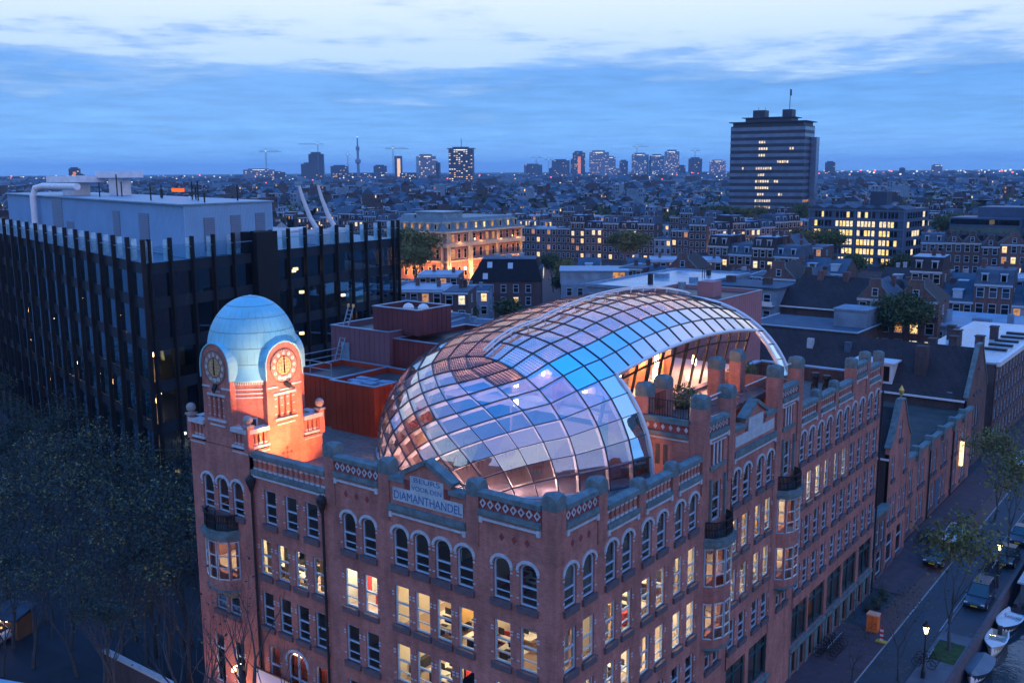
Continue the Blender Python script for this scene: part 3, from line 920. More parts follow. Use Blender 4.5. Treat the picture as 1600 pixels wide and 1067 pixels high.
b = B(); st = B(); bs = B(); dk = B()
for k in range(4):
    F = face(k)
    z0 = 18.4
    # lower wall up to the balcony level
    if k: b.q(F(-TH, z0), F(TH, z0), F(TH, 20.3), F(-TH, 20.3))
    # clock slab with three slits, round head
    ops = [(-.62+.45*i, -.62+.45*i+.26, 21.95, 23.25, 0) for i in range(3)]
    wallmesh(b, F, -1.32, 1.32, 20.3, 25.1, ops, .35)
    n = 14; top = [(-1.32*math.cos(PI*i/n), 25.1+1.32*math.sin(PI*i/n)) for i in range(n+1)]
    b.poly([F(s, z) for s, z in top])
    for sx in (-1.32, 1.32): b.q(F(sx, 20.3), F(sx, 25.1), F(sx, 25.1, -1.0), F(sx, 20.3, -1.0))
    # copper hood over the round head
    for i in range(n):
        p, q = top[i], top[i+1]
        e = 1.06
        P0 = (p[0]*e, 25.1+(p[1]-25.1)*e); Q0 = (q[0]*e, 25.1+(q[1]-25.1)*e)
        st.q(F(*P0, .08), F(*Q0, .08), F(*Q0, -1.3), F(*P0, -1.3)); st.q(F(*p, .08), F(*q, .08), F(*Q0, .08), F(*P0, .08)); st.q(F(*p, .08), F(*q, .08), F(*q, 0), F(*p, 0))
    for sx in (-1.4, 1.4):
        s2 = 1.32*(1 if sx > 0 else -1)
        st.q(F(s2, 24.3, .08), F(s2, 25.1, .08), F(sx, 25.1, .08), F(sx, 24.3, .08)); st.q(F(sx, 24.3, .08), F(sx, 25.1, .08), F(sx, 25.1, -1.2), F(sx, 24.3, -1.2))
    # white trims
    for z in (23.95, 20.2): pass
    for s0, s1, z, h, d in ((-1.28, -.55, 23.75, .1, .05), (.55, 1.28, 23.75, .1, .05), (-.35, .35, 23.52, .1, .05), (-.85, .85, 21.75, .12, .12), (-.7, .7, 21.45, .1, .06), (-.85, .85, 23.28, .14, .06)):
        bs.add([F(s, zz, dd) for dd in (-.02, d) for s, zz in ((s0, z), (s1, z), (s1, z+h), (s0, z+h))], [(4, 5, 6, 7), (0, 1, 5, 4), (3, 2, 6, 7), (0, 4, 7, 3), (1, 5, 6, 2)])
    for i in range(4):
        s = -.79+.45*i
        for z in (22.1, 22.6, 23.05):
            bs.add([F(s+a, z+h, .03) for a, h in ((0, 0), (.17, 0), (.17, .07), (0, .07))], [(0, 1, 2, 3)])
    # dark backing of slits
    dk.q(F(-.8, 21.8, -.34), F(.8, 21.8, -.34), F(.8, 23.4, -.34), F(-.8, 23.4, -.34))
    # brick cross of lozenges
    for x, z in ((0, 19.95), (-.3, 19.65), (.3, 19.65), (0, 19.65), (0, 19.35)):
        if k < 2: dk.poly([F(x-.13, z, .012), F(x, z-.13, .012), F(x+.13, z, .012), F(x, z+.13, .012)], 1)
    # corner balconies: posts, balusters, copings, stripe
    for sg in (-1, 1):
        if k == 0 or True:
            a0, a1 = (1.34, TH) if sg > 0 else (-TH, -1.34)
            P = [F(a0, 20.3, .12), F(a1, 20.3, .12)]
        c = lambda s0, s1, z0, z1, d0, d1, B_, m=0: B_.add([F(s, zz, dd) for dd in (d0, d1) for s, zz in ((s0, z0), (s1, z0), (s1, z1), (s0, z1))], [(4, 5, 6, 7), (0, 1, 5, 4), (3, 2, 6, 7), (0, 4, 7, 3), (1, 5, 6, 2), (0, 3, 2, 1)], m)
        c(a0, a1, 20.12, 20.2, -.02, .08, bs)
        c(a0, a1, 20.42, 20.56, -.35, .12, bs)
        c(a0, a1, 21.36, 21.62, -.42, .16, bs)
        m_ = 4
        for i in range(m_):
            s = a0+(a1-a0-.0)*(i+.5)/m_
            c(s-.1, s+.1, 20.56, 21.36, -.28, -.02, b)
            c(s-.13, s+.13, 20.62, 20.7, -.3, .0, bs); c(s-.15, s+.15, 21.2, 21.36, -.3, -.0, b)
        for s in (a0+.06, a1-.06): c(s-.07, s+.07, 20.56, 21.36, -.3, .0, b)
# chamfered core
pl = []
for i in range(8):
    a = PI/8+i*PI/4; r_ = 2.62/math.cos(PI/8)
    pl.append((TX+r_*math.cos(a), TY+r_*math.sin(a)))
b.prism(pl, 20.3, 24.2)
b.obj('tower_wall', brick, tower)
for i in range(4):   # stripes and doors on the chamfers
    a = PI/4+i*PI/2; n = Vector((math.cos(a), math.sin(a), 0)); t = Vector((-n.y, n.x, 0)); o = Vector((TX, TY, 0))+n*2.62
    for z in (23.75, 23.5, 23.25):
        p, q = o+t*-1.05, o+t*1.05; p.z = q.z = z; bs.bar(p, q, .1, .07)
    for s in (-1.0, -.86, .86, 1.0):
        p = o+t*s; q = p.copy(); p.z = 20.3; q.z = 24.1; dk.bar(p+n*.02, q+n*.02, .06, .06, 2)
    for z in (24.02,):
        for j in range(16):
            p = o+t*(-1.0+j*.133)+n*.06; p.z = z; q = p.copy(); q.z = z+.22; bs.bar(p, q, .08, .08)
    for s0, s1, z0, z1 in ((-.42, -.32, 20.3, 21.95), (.32, .42, 20.3, 21.95), (-.42, .42, 21.95, 22.05)):
        bs.add([tuple(o+t*s+n*.05+Vector((0, 0, z))) for s, z in ((s0, z0), (s1, z0), (s1, z1), (s0, z1))], [(0, 1, 2, 3)])
    dk.add([tuple(o+t*s+n*.02+Vector((0, 0, z))) for s, z in ((-.32, 20.3), (.32, 20.3), (.32, 21.95), (-.32, 21.95))], [(0, 1, 2, 3)])
bs.obj('stone_trim', white_st, tower)
dk.obj('dark_recess', [dark_in, redtile, iron], tower)
st.obj('clock_hood', copper, tower)
for sx in (-1, 1):
    for sy in (-1, 1):
        x, y = TX+sx*(TH-.06), TY+sy*(TH-.06)
        p = B(); p.box(x-.2, x+.2, y-.2, y+.2, 20.3, 21.75); p.obj('corner_post', brick, tower); p = B(); p.box(x-.27, x+.27, y-.27, y+.27, 21.75, 21.88); p.lathe([(.2, 21.88), (.12, 21.95)], 10, (x, y, 0))
        p.lathe([(.02, 21.93)]+[(.29*math.sin(PI*i/10), 22.2-.29*math.cos(PI*i/10)) for i in range(1, 10)]+[(.01, 22.49)], 16, (x, y, 0))
        p.obj('ball_finial', mat('weathered_finial_stone', (.24, .25, .25), .8, .3, 3.), tower)
# dome
prof = [(2.5, 24.15), (2.86, 24.2), (2.84, 24.32), (2.66, 24.75), (2.62, 25.2)]
for i in range(1, 19):
    a = PI/2*i/18; prof.append((2.68*math.cos(a)*(1 if i < 17 else .9)+.0, 25.75+3.25*math.sin(a)**1.02))
prof[-1] = (.02, 29.05)
d = B(); d.lathe(prof, 64, (TX, TY, 0))
dome = d.obj('dome', copper, tower, smooth=True)
s = B()
for z in (25.2, 26.15, 27.05, 27.85, 28.5, 28.95):
    import bisect
    for (r0, z0_), (r1, z1_) in zip(prof, prof[1:]):
        if z0_ <= z <= z1_ and z1_ > z0_:
            r_ = r0+(r1-r0)*(z-z0_)/(z1_-z0_)
    s.tube([(TX+(r_+.004)*math.cos(2*PI*i/64), TY+(r_+.004)*math.sin(2*PI*i/64), z) for i in range(65)], .016, 5, 0, False)
s.obj('seam', mat('dark_seam', (.09, .20, .26), .6, 0), tower, kind='stuff')
s = B()
zl = [25.2, 26.15, 27.05, 27.85, 28.5, 28.95]
for j in range(5):
    nn = (40, 40, 36, 30, 20)[j]
    for i in range(nn):
        a = 2*PI*(i+.5*(j % 2))/nn; pts = []
        for z in (zl[j], (zl[j]+zl[j+1])/2, zl[j+1]):
            for (r0, z0_), (r1, z1_) in zip(prof, prof[1:]):
                if z0_ <= z <= z1_ and z1_ > z0_: r_ = r0+(r1-r0)*(z-z0_)/(z1_-z0_)
            pts.append((TX+(r_+.003)*math.cos(a), TY+(r_+.003)*math.sin(a), z))
        s.tube(pts, .009, 4, 0, False)
s.obj('seam', mat('faint_seam', (.17, .30, .35), .6, 0), tower, kind='stuff')
# clock dials
dialm = mat('dial_tile', (.28, .20, .17), .5, .3, 6.)
dialc = mat('dial_centre_gold', (.50, .36, .18), .45, .3, 8.)
numw = mat('numeral_white', (.55, .56, .55), .5, .05, 3.)
for k in (0, 1, 2, 3):
    F = face(k); b = B(); zc_ = 25.0
    n = 32
    ring = lambda r, d: [F(r*math.cos(2*PI*i/n), zc_+r*math.sin(2*PI*i/n), d) for i in range(n)]
    b.poly(ring(1.02, .03), 0); b.poly(ring(.55, .05), 1)
    for r0, r1, d_, m_ in ((.99, 1.02, .06, 2), (.55, .58, .06, 2)):
        A, C = ring(r0, d_), ring(r1, d_)
        for i in range(n): b.q(A[i], A[(i+1) % n], C[(i+1) % n], C[i], m_)
    for i in range(-2, 3):
        b.add([F(i*.2-.008, zc_-.5+abs(i)*.08, .055), F(i*.2+.008, zc_-.5+abs(i)*.08, .055), F(i*.2+.008, zc_+.5-abs(i)*.08, .055), F(i*.2-.008, zc_+.5-abs(i)*.08, .055)], [(0, 1, 2, 3)], 2)
        b.add([F(-.5+abs(i)*.08, zc_+i*.2-.008, .055), F(.5-abs(i)*.08, zc_+i*.2-.008, .055), F(.5-abs(i)*.08, zc_+i*.2+.008, .055), F(-.5+abs(i)*.08, zc_+i*.2+.008, .055)], [(0, 1, 2, 3)], 2)
    b.obj('clock_dial', [dialm, dialc, iron], tower)
    for h in range(12):
        a = PI/2-h*PI/6; cxx, czz = .77*math.cos(a), zc_+.77*math.sin(a); b = B()
        b.poly([F(cxx+.115*math.cos(2*PI*i/14), czz+.115*math.sin(2*PI*i/14), .07) for i in range(14)])
        b.obj('numeral_disc', numw, tower)
        if k < 2:
            cu = bpy.data.curves.new('numeral', 'FONT'); cu.body = str(h or 12); cu.size = .2; cu.align_x = 'CENTER'; cu.align_y = 'CENTER'
            cu.materials.append(iron)
            o = put('numeral', cu, tower, F(cxx, czz, .078)); o.rotation_euler = (PI/2, 0, 0 if k == 0 else PI/2)
    b = B(); b.bar(F(0, zc_-.1, .1), F(0, zc_+.62, .1), .05, .02); b.bar(F(0, zc_+.1, .1), F(0.02, zc_-.45, .1), .08, .02)
    b.obj('clock_hand', iron, tower)
    b = B(); b.bar(F(.0, 23.95, .05), F(.22, 23.72, .35), .2, .22); b.bar(F(.2, 23.75, .3), F(.42, 23.62, .45), .12, .12)
    b.obj('floodlight_bracket', iron, tower)
lamp('tower_floodlight', 'SPOT', (-17.2, 3.2, 19.2), 3600, (1, .25, .05), .25, (-22.2, 2.4, 22.2), 100)
lamp('tower_floodlight', 'SPOT', (-17.2, 0.55, 19.3), 5200, (1, .34, .13), .2, (-22.8, 1.0, 23.4), 75)
lamp('tower_floodlight', 'SPOT', (-13.5, .8, 19.6), 6000, (1, .62, .45), .2, (-23.6, 1.6, 26.0), 34)

# ================================================================== glass shell on the roof
XC, YC, LN, WR, WL, H0, H1, H2, NX, ZB, MM, YE = -11.233, 13.941, 9.606, 8.795, 11.502, 8.139, 9.017, 7.749, 2.094, 18.71, 1.667, 34.608
hc = np.polyfit([0, .58, 1], [H0, H1, H2], 2)
YP = 8.8
NR = 10
YS = [YP, 10.4, 11.95, 13.4]+[13.4+(33.2-13.4)*i/12 for i in range(1, 13)]+[YE]


def hwid(Y, right):
    w_ = WR if right else WL
    if Y >= YC: return w_
    return w_*max(0, 1-((YC-Y)/LN)**MM)**(1/MM)


def shell_z(x, y):
    w_ = WR if x >= XC else WL
    if y >= YC:
        s = abs(x-XC)/w_; h = float(np.polyval(hc, (y-YC)/(YE-YC)))
    else:
        h = H0; q = ((abs(x-XC)/w_)**MM+((YC-y)/LN)**MM)**(1/MM); s = q
    s = min(1.0, s)
    return ZB+h*max(0., 1-s**NX)**(1/NX)


def side_pt(Y, j, right):
    x = XC+(1 if right else -1)*hwid(Y, right)*math.sin(j/NR*PI/2)
    return Vector((x, Y, shell_z(x, Y) if j < NR else ZB))


# nose boundary
bt = []
a0R = math.asin(((YC-YP)/LN)**(MM/2))
for i in range(401):
    al = a0R+(PI-2*a0R)*i/400; ca, sa = math.cos(al), math.sin(al)
    bt.append((XC+(WR if ca >= 0 else WL)*math.copysign(abs(ca)**(2/MM), ca), YC-LN*sa**(2/MM)))
cl = [0]
for p, q in zip(bt, bt[1:]): cl.append(cl[-1]+math.dist(p, q))


def nose_pt(p, q):
    t = min(1.0, math.hypot(p, q)/NR); be = 2*math.atan2(p, q)/PI
    f = be*cl[-1]; i = max(1, min(400, int(np.searchsorted(cl, f)))); u = (f-cl[i-1])/(cl[i]-cl[i-1])
    ex = bt[i-1][0]+(bt[i][0]-bt[i-1][0])*u; ey = bt[i-1][1]+(bt[i][1]-bt[i-1][1])*u
    k = math.sin(t*PI/2); x = XC+(ex-XC)*k; y = YP+(ey-YP)*k
    return Vector((x, y, shell_z(x, y) if t < 1 else ZB))


shell = thing('glass_dome', 'long curved glass dome shaped like a fish lying on the brick building roof', 'glass dome')
paneg = glassmat('dome_glass', (.42, .56, .84), .33, 1.25, .012, (.72, .88, 1.0), .02, sheen=.03)
panef = glassmat('sheen_tint_dome_glass', (.66, .64, .74), .12, .9, .02, (1.0, .86, .80), .02, sheen=.60)  # lavender sky sheen put into the pane colour and reflection tint


def pvmat():
    m = bpy.data.materials.new('solar_cell_glass'); m.use_nodes = True
    nt = m.node_tree; g = NG(nt); nt.nodes.clear()
    uv = g.n('ShaderNodeUVMap'); s = g.n('ShaderNodeSeparateXYZ'); g.l(uv.outputs[0], s.inputs[0])
    cell = None
    for i in (0, 1):
        f = g.math('FRACT', g.math('MULTIPLY', s.outputs[i], 8.0))
        k = g.math('MULTIPLY', g.math('GREATER_THAN', f, .14), g.math('LESS_THAN', f, .86))
        cell = k if cell is None else g.math('MULTIPLY', cell, k)
    fr = g.n('ShaderNodeFresnel'); fr.inputs[0].default_value = 1.5
    f = g.math('ADD', g.math('MULTIPLY', fr.outputs[0], .55), .08, True)
    gl = g.n('ShaderNodeBsdfGlossy'); gl.inputs['Roughness'].default_value = .02
    tr = g.n('ShaderNodeBsdfTransparent'); tr.inputs[0].default_value = (.85, .88, .92, 1)
    df = g.n('ShaderNodeBsdfDiffuse'); df.inputs[0].default_value = (.03, .025, .05, 1)
    fd = g.n('ShaderNodeBsdfTranslucent'); fd.inputs[0].default_value = (.75, .62, .60, 1)
    tm = g.n('ShaderNodeMixShader'); tm.inputs[0].default_value = .45; g.l(tr.outputs[0], tm.inputs[1]); g.l(fd.outputs[0], tm.inputs[2])
    a = g.n('ShaderNodeMixShader'); g.l(cell, a.inputs[0]); g.l(tm.outputs[0], a.inputs[1]); g.l(df.outputs[0], a.inputs[2])
    c = g.n('ShaderNodeMixShader'); g.l(f, c.inputs[0]); g.l(a.outputs[0], c.inputs[1]); g.l(gl.outputs[0], c.inputs[2])
    o = g.n('ShaderNodeOutputMaterial'); g.l(c.outputs[0], o.inputs[0])
    return m


pvm = pvmat()
bars = {}
backglass = B()


def key(v): return (round(v.x, 3), round(v.y, 3), round(v.z, 3))


def pane(pts, uv, pv, hidden=False, up=False):
    c = sum(pts, Vector())/len(pts)
    n = Vector()
    for i in range(len(pts)): n += (pts[i]-c).cross(pts[(i+1) % len(pts)]-c)
    n.normalize()
    if n.dot(c-Vector((XC, 20, 18))) < 0: n = -n
    for i in range(len(pts)):
        a, b_ = key(pts[i]), key(pts[(i+1) % len(pts)])
        if a != b_:
            k = (min(a, b_), max(a, b_)); bars.setdefault(k, []).append(n)
    ins = [p+(c-p)*.02 for p in pts]
    if hidden:
        backglass.add(ins, [tuple(range(len(ins)))]); return
    b = B(); b.poly(ins); b.uv = uv
    b.obj('solar_pane' if pv else 'glass_pane', pvm if pv else (panef if up else paneg), shell)


U4 = [(0, 0), (1, 0), (1, 1), (0, 1)]
for i in range(len(YS)-1):
    ya, yb = YS[i], YS[i+1]
    for right in (True, False):
        for j in range(NR):
            if right and j >= 5 and 2 < i < len(YS)-2: continue
            pts = [side_pt(ya, j, right), side_pt(yb, j, right), side_pt(yb, j+1, right), side_pt(ya, j+1, right)]
            pane(pts, U4, j < 3 and i < len(YS)-4, (not right) and (i > 7 or j > 4), i > 2 and j < 6)
for p in range(NR):
    for q in range(NR):
        cs = [(p, q), (p+1, q), (p+1, q+1), (p, q+1)]
        if math.hypot(p, q) >= NR-.25: continue
        out = []
        for a, c in zip(cs, cs[1:]+cs[:1]):
            ra, rc = math.hypot(*a) <= NR, math.hypot(*c) <= NR
            if ra: out.append(a)
            if ra != rc:
                lo, hi = (a, c) if ra else (c, a)
                lo, hi = Vector(lo), Vector(hi); l0, h0 = lo.copy(), hi.copy()
                for _ in range(24):
                    m_ = (l0+h0)/2
                    if m_.length <= NR: l0 = m_
                    else: h0 = m_
                out.append((l0.x, l0.y))
        if len(out) < 3: continue
        pane([nose_pt(*o) for o in out], [(o[0]-p, o[1]-q) for o in out], math.hypot(p+.5, q+.5) < 2.9)
backglass.obj('back_glazing', panef, shell, kind='stuff')
cap = B(); fin = B()
for (a, c), ns in bars.items():
    n = sum(ns, Vector())
    if n.length < 1e-4: continue
    n.normalize(); A, C = Vector(a), Vector(c)
    cap.bar(A+n*.03, C+n*.03, .048, .05, 0, n)
    hf = .34 if A.y < 13.5 else .12
    fin.bar(A-n*(.02+hf/2), C-n*(.02+hf/2), .07 if hf > .2 else .05, hf, 0, n)
cap.obj('glazing_bar', mat('dark_glazing_bar', (.035, .05, .075), .4, .1, 1.), shell, kind='stuff')
fin.obj('inner_beam', mat('pale_steel_beam', (.66, .58, .54), .55, .05, 1.), shell, kind='stuff')
# bright edge rim round the terrace opening
b = B()
edge = [side_pt(13.4, 10-k*.5, True) for k in range(10)]+[side_pt(y, 5, True) for y in YS[3:-1]]
eg2 = [side_pt(33.2, j*.5, True) for j in range(10, 21)]
b.tube([p+Vector((.03, -.0, .04)) for p in edge], .11, 8); b.tube([p+Vector((.0, .0, .04)) for p in eg2], .11, 8)
b.obj('edge_rim', mat('silver_rim', (.62, .66, .70), .35, .1, 1., metal=.2), shell)
b = B(); b.tube([side_pt(YE, j*.5, True)+Vector((0, .05, .03)) for j in range(0, 21)], .13, 8)
b.tube([side_pt(YE, j*.5, False)+Vector((0, .05, .03)) for j in range(0, 21)], .13, 8)
b.obj('end_arch', MATS['silver_rim'], shell)
# maintenance rail on the ridge
b = B(); rp = [side_pt(y, 0, True)+Vector((0, 0, .38)) for y in np.linspace(YP, YE-.3, 30)]
b.tube(rp, .06, 6); b.tube([p+Vector((.22, 0, -.08)) for p in rp], .05, 6)
for p in rp[1::2]: b.bar(p-Vector((0, 0, .4)), p+Vector((.1, 0, 0)), .07)
b.obj('ridge_rail', MATS['silver_rim'], shell)
# kerb where the shell meets the roof
b = B(); kp = [Vector((x, y, ZB-.05)) for x, y in bt]
kp = [Vector((XC+WR, 13.4, ZB-.05))]+kp[::8]+[Vector((XC-WL, y, ZB-.05)) for y in (14, 20, 26, 34)]
b.tube(kp, .16, 6); b.obj('base_kerb', zinc, shell)
# --- rooms inside the shell
b = B(); fl = [(x*.985+XC*.015, y+.12) for x, y in bt[::10]]
b.poly([(x, y, 18.76) for x, y in fl]+[(XC-WL+.2, 34.3, 18.76), (XC+WR-.3, 34.3, 18.76)])
b.obj('inner_floor', mat('dome_floor', (.13, .11, .13), .45, .25, .7), shell)
b = B(); b.box(-20, -6.1, 15.2, 34.3, 21.35, 21.6); b.box(-19.6, -6.2, 14.9, 15.2, 21.2, 21.75)
b.obj('gallery', mat('gallery_white', (.50, .46, .48), .6, .1, 1.), shell)
b = B(); b.box(-19.5, -15.2, 24, 24.2, 18.8, 24.6); b.box(-15.2, -15.0, 16.5, 31, 18.8, 24.4); b.box(-14.9, -11, 30.4, 30.6, 18.8, 25.6); b.box(-11, -10.7, 22.5, 30.6, 21.6, 24.8)
b.obj('core_wall', mat('rose_plaster', (.55, .34, .27), .8, .2, 1.), shell)
b = B(); rx = random.Random(9)
for x, y in ((-9, 9.5), (-13, 9.2), (-15.5, 12), (-11.5, 12.8), (-6.5, 12.5), (-8, 14.4), (-13, 7.2)):
    b.lathe([(.02, 19.5), (.5, 19.5), (.5, 19.54), (.02, 19.56)], 12, (x, y, 0)); b.bar((x, y, 18.76), (x, y, 19.5), .06)
    for k in range(3):
        a = rx.uniform(0, 6.3); px, py = x+.95*math.cos(a), y+.95*math.sin(a)
        b.box(px-.2, px+.2, py-.2, py+.2, 19.18, 19.24)
        for sx in (-.17, .17):
            for sy in (-.17, .17): b.bar((px+sx, py+sy, 18.76), (px+sx, py+sy, 19.2), .03)
b.obj('cafe_furniture', dark_in, shell, kind='stuff')
b = B(); b.box(-14, -8.6, 16.9, 17.1, 21.6, 24.3); b.box(-8.8, -8.6, 17.1, 19.5, 21.6, 24.3); b.obj('bar_wall', MATS['rose_plaster'], shell)
for x in (-12.6, -10.2): lamp('bar_sconce_light', 'POINT', (x, 16.4, 23.4), 170, (1, .55, .28), .15)
for x in (-12.6, -10.2):
    b = B(); b.lathe([(.02, -.3), (.12, -.2), (.12, .2), (.02, .3)], 8, (x, 16.75, 23.3)); b.obj('bar_sconce', lampwarm, shell)
b = B(); b.box(-10.5, -6.2, 15.3, 15.8, 21.6, 22.6); b.box(-13, -10.2, 18.0, 18.6, 21.6, 22.7)
b.obj('bar_counter', woodfl, shell)
for x, y, z, h in ((-9.2, 16.5, 22.6, .5), (-7.6, 18, 22.4, .9), (-9.6, 21.5, 22.9, 1.0), (-7.9, 23.3, 22.7, .8), (-9.3, 26, 23, .9), (-7.6, 28.5, 22.8, .7), (-12.5, 13.6, 21.9, .45), (-6.6, 15.6, 22.0, .5), (-14.5, 16.3, 22.4, .5)):
    b = B(); b.lathe([(.02, -h/2), (.13, -h/2), (.16, 0), (.13, h/2), (.02, h/2)], 10, (x, y, z)); o = b.obj('pendant_lamp', emit('pendant_glow', (1, .66, .36), 22.) if 'pendant_glow' not in MATS else MATS['pendant_glow'], shell)
for p, e in (((-8.8, 17.2, 23.4), 900), ((-9, 24, 23.8), 1000), ((-8, 30, 23.4), 800), ((-12, 20, 24.0), 600), ((-12, 28, 24.0), 600), ((-12, 9.5, 21.6), 80), ((-17, 12.5, 21.5), 140), ((-7, 12.6, 21.2), 60), ((-8.8, 14.2, 24.2), 120)):
    lamp('dome_lamp', 'POINT', p, e, (1, .47, .27), .25)
for i in (30, 75, 120, 160, 200, 240, 285, 330, 372):
    x, y = bt[i]; lamp('edge_uplight', 'POINT', (XC+(x-XC)*.86, YP+3+(y-YP-3)*.86, 19.3), 300, (1, .47, .30), .3)
lamp('dome_lamp', 'POINT', (-20.6, 14.0, 19.6), 220, (1, .34, .10), .2)
# glass front onto the terrace
b = B(); gp = B(); ys = [13.6+i*1.64 for i in range(13)]
gx = -6.3
def ztop(y): return side_pt(min(y, 33.1), 5, True).z-.15
for i, y in enumerate(ys):
    b.bar((gx, y, 21.3), (gx+.75, y, ztop(y)), .14 if i % 3 else .26, .14)
for y0, y1 in zip(ys, ys[1:]):
    b.bar((gx+.6, y0, ztop(y0)-.7), (gx+.6, y1, ztop(y1)-.7), .1)
    gp.q((gx, y0, 21.3), (gx, y1, 21.3), (gx+.75, y1, ztop(y1)), (gx+.75, y0, ztop(y0)))
b.obj('terrace_mullion', iron, shell); gp.obj('terrace_glazing', glassmat('clear_front', (.9, .88, .86), .03, .8), shell)
for y0, y1, x in ((14.5, 16.5, -10), (19, 20.6, -9.5), (22.6, 24.2, -9.2), (26.5, 27.6, -9)):
    b = B(); b.box(x-.3, x, y0, y1, 21.6, 24.4); b.obj('lit_column', mat('warm_wood', (.55, .22, .10), .5, .25, 2.), shell)
# ================================================================== roof terrace and rooftop boxes
b = B(); b.box(-6.25, -2.1, 14.75, 29.9, 20.9, 21.2); b.box(-2.1, -.5, 14.75, 29.9, 19.3, 19.5)
b.obj('terrace_deck', mat('wet_terrace_deck', (.10, .10, .115), .3, .35, .7), main)
for k, y in enumerate((14.62, 29.75)):
    b = B(); b.box(-6.2, -.75, y-.1, y+.15, 18.7, 22.0); b.obj('return_wall', brick, main)
    if k == 0:
        b = B(); b.box(-5.2, -.8, y-.3, y-.1, 21.2, 21.42); b.box(-5.2, -.8, y-.3, y+.2, 21.95, 22.25); b.obj('stone_band', stone, main)
        b = B(); b.box(-5.2, -.8, y-.17, y-.1, 20.97, 21.07); b.obj('string_course', white_st, main)
        b = B(); b.box(-5.2, -.8, y-.16, y-.1, 21.42, 21.95); p = b.obj('frieze_panel', redtile, main)
        for i in range(8):
            c = -.95-.5*i; b = B(); b.poly([(c-.13, y-.17, 21.68), (c, y-.17, 21.5), (c+.13, y-.17, 21.68), (c, y-.17, 21.86)]); b.obj('diamond_tile', white_st, p)
        for i in range(4):
            x = -2.3-.5*i; b = B(); b.box(x-.14, x+.14, y-.12, y-.1, 19.4, 20.6); b.obj('slit_window', dark_in, main)
for x, y in ((-4.0, 17.3), (-4.0, 24.6), (-4.0, 27.9), (-3.9, 14.9)): pier('R', 0, 20.9, 23.65, .85, .85, xy=(x, y))
def railing(pts, h=1.0, step=.16, name='railing', parent=main):
    b = B()
    for p, q in zip(pts, pts[1:]):
        p, q = Vector(p), Vector(q); n = max(1, int((q-p).length/step))
        for z in (.08, h): b.bar(p+Vector((0, 0, z)), q+Vector((0, 0, z)), .045, .045)
        for i in range(n+1): c = p+(q-p)*i/n; b.bar(c, c+Vector((0, 0, h)), .028 if i % 8 else .05)
    return b.obj(name, iron, parent)
railing([(-3.6, 14.6, 22.25), (-.9, 14.6, 22.25)])
railing([(-3.6, 14.6, 22.25), (-3.6, 14.6+2.2, 22.25)])
railing([(-4.4, 28.2, 21.2), (-6.0, 31.5, 21.2), (-4.0, 33, 21.2)])
for p, q in (((-2.05, 18.9), (-2.05, 22.9)), ((-2.05, 24.9), (-2.05, 28.4)), ((-2.05, 28.4), (-1.0, 28.4)), ((-.55, 15.4), (-.55, 18.0)), ((-.55, 26.1), (-.55, 28.9))):
    zb_ = 21.2 if p[0] < -1 else 22.25
    b = B(); b.q((*p, zb_), (*q, zb_), (*q, zb_+1.05), (*p, zb_+1.05)); o = b.obj('glass_balustrade', glassmat('rail_glass', (.7, .85, .88), .03, .3) if 'rail_glass' not in MATS else MATS['rail_glass'], main)
    b = B(); b.bar((*p, zb_+1.07), (*q, zb_+1.07), .06); b.obj('top_rail', paint_w, o)
b = B()
for i in range(4): b.box(-5.9, -4.4+.0, 18.2+.5*i, 18.7+.5*i, 21.2, 21.25+.16*(3-i))
b.obj('deck_step', MATS['wet_terrace_deck'], main)
b = B(); b.lathe([(.02, -.12), (.14, 0), (.02, .14)], 10, (-1.2, 23.3, 20.6)); b.obj('terrace_lamp', lampwarm, main)
b = B(); b.lathe([(.05, 0), (.2, .1), (.16, .5), (.22, .8), (.06, 1.15), (.01, 1.3)], 10, (-6.6, 22.4, 21.5))
b.obj('flame_lamp', emit('flame_glow', (1, .34, .04), 7.), None, label='glowing orange flame lamp on the terrace behind the glass front', cat='lamp')
lamp('flame_light', 'POINT', (-6.2, 22.2, 22.4), 60, (1, .35, .1), .2)
lamp('terrace_light', 'POINT', (-5.4, 26.5, 21.6), 40, (1, .4, .18), .2)
# roof behind the far parapets: low walls, white copings, hatch
b = B(); b.box(-9.5, -.6, 44.9, 45.2, 18.7, 19.9); b.box(-9.8, -9.5, 34.8, 45.2, 18.7, 19.9); b.obj('roof_upstand', brick_dk, main)
b = B(); b.box(-9.5, -.8, 44.8, 45.25, 19.9, 20.02); b.box(-9.9, -9.4, 34.8, 44.8, 19.9, 20.02); b.obj('upstand_coping', felt_pale, main)
b = B(); b.box(-3.6, -2.8, 36.3, 37.1, 18.7, 19.3); b.box(-3.7, -2.7, 36.2, 37.2, 19.3, 19.36)
b.obj('roof_hatch', zinc, None, label='small grey roof hatch on the gravel roof behind the far balustrade', cat='hatch')
for i, (x, y, h) in enumerate(((-3.4, 41.6, 1.5), (-2.6, 42.0, 1.3))):
    b = B(); b.lathe([(.25, 0), (.3, .2), (.22, .4), (.24, h*.7), (.34, h*.8), (.3, h), (.02, h+.05)], 10, (x, y, 18.7)); b.bar((x-.3, y, 18.7), (x-.25, y, 19.3), .1)
    b.obj('roof_vent', iron, None, label=('taller' if i == 0 else 'shorter')+' black vent stack of the pair on the gravel roof near the last pier', cat='vent', group='black roof vents')
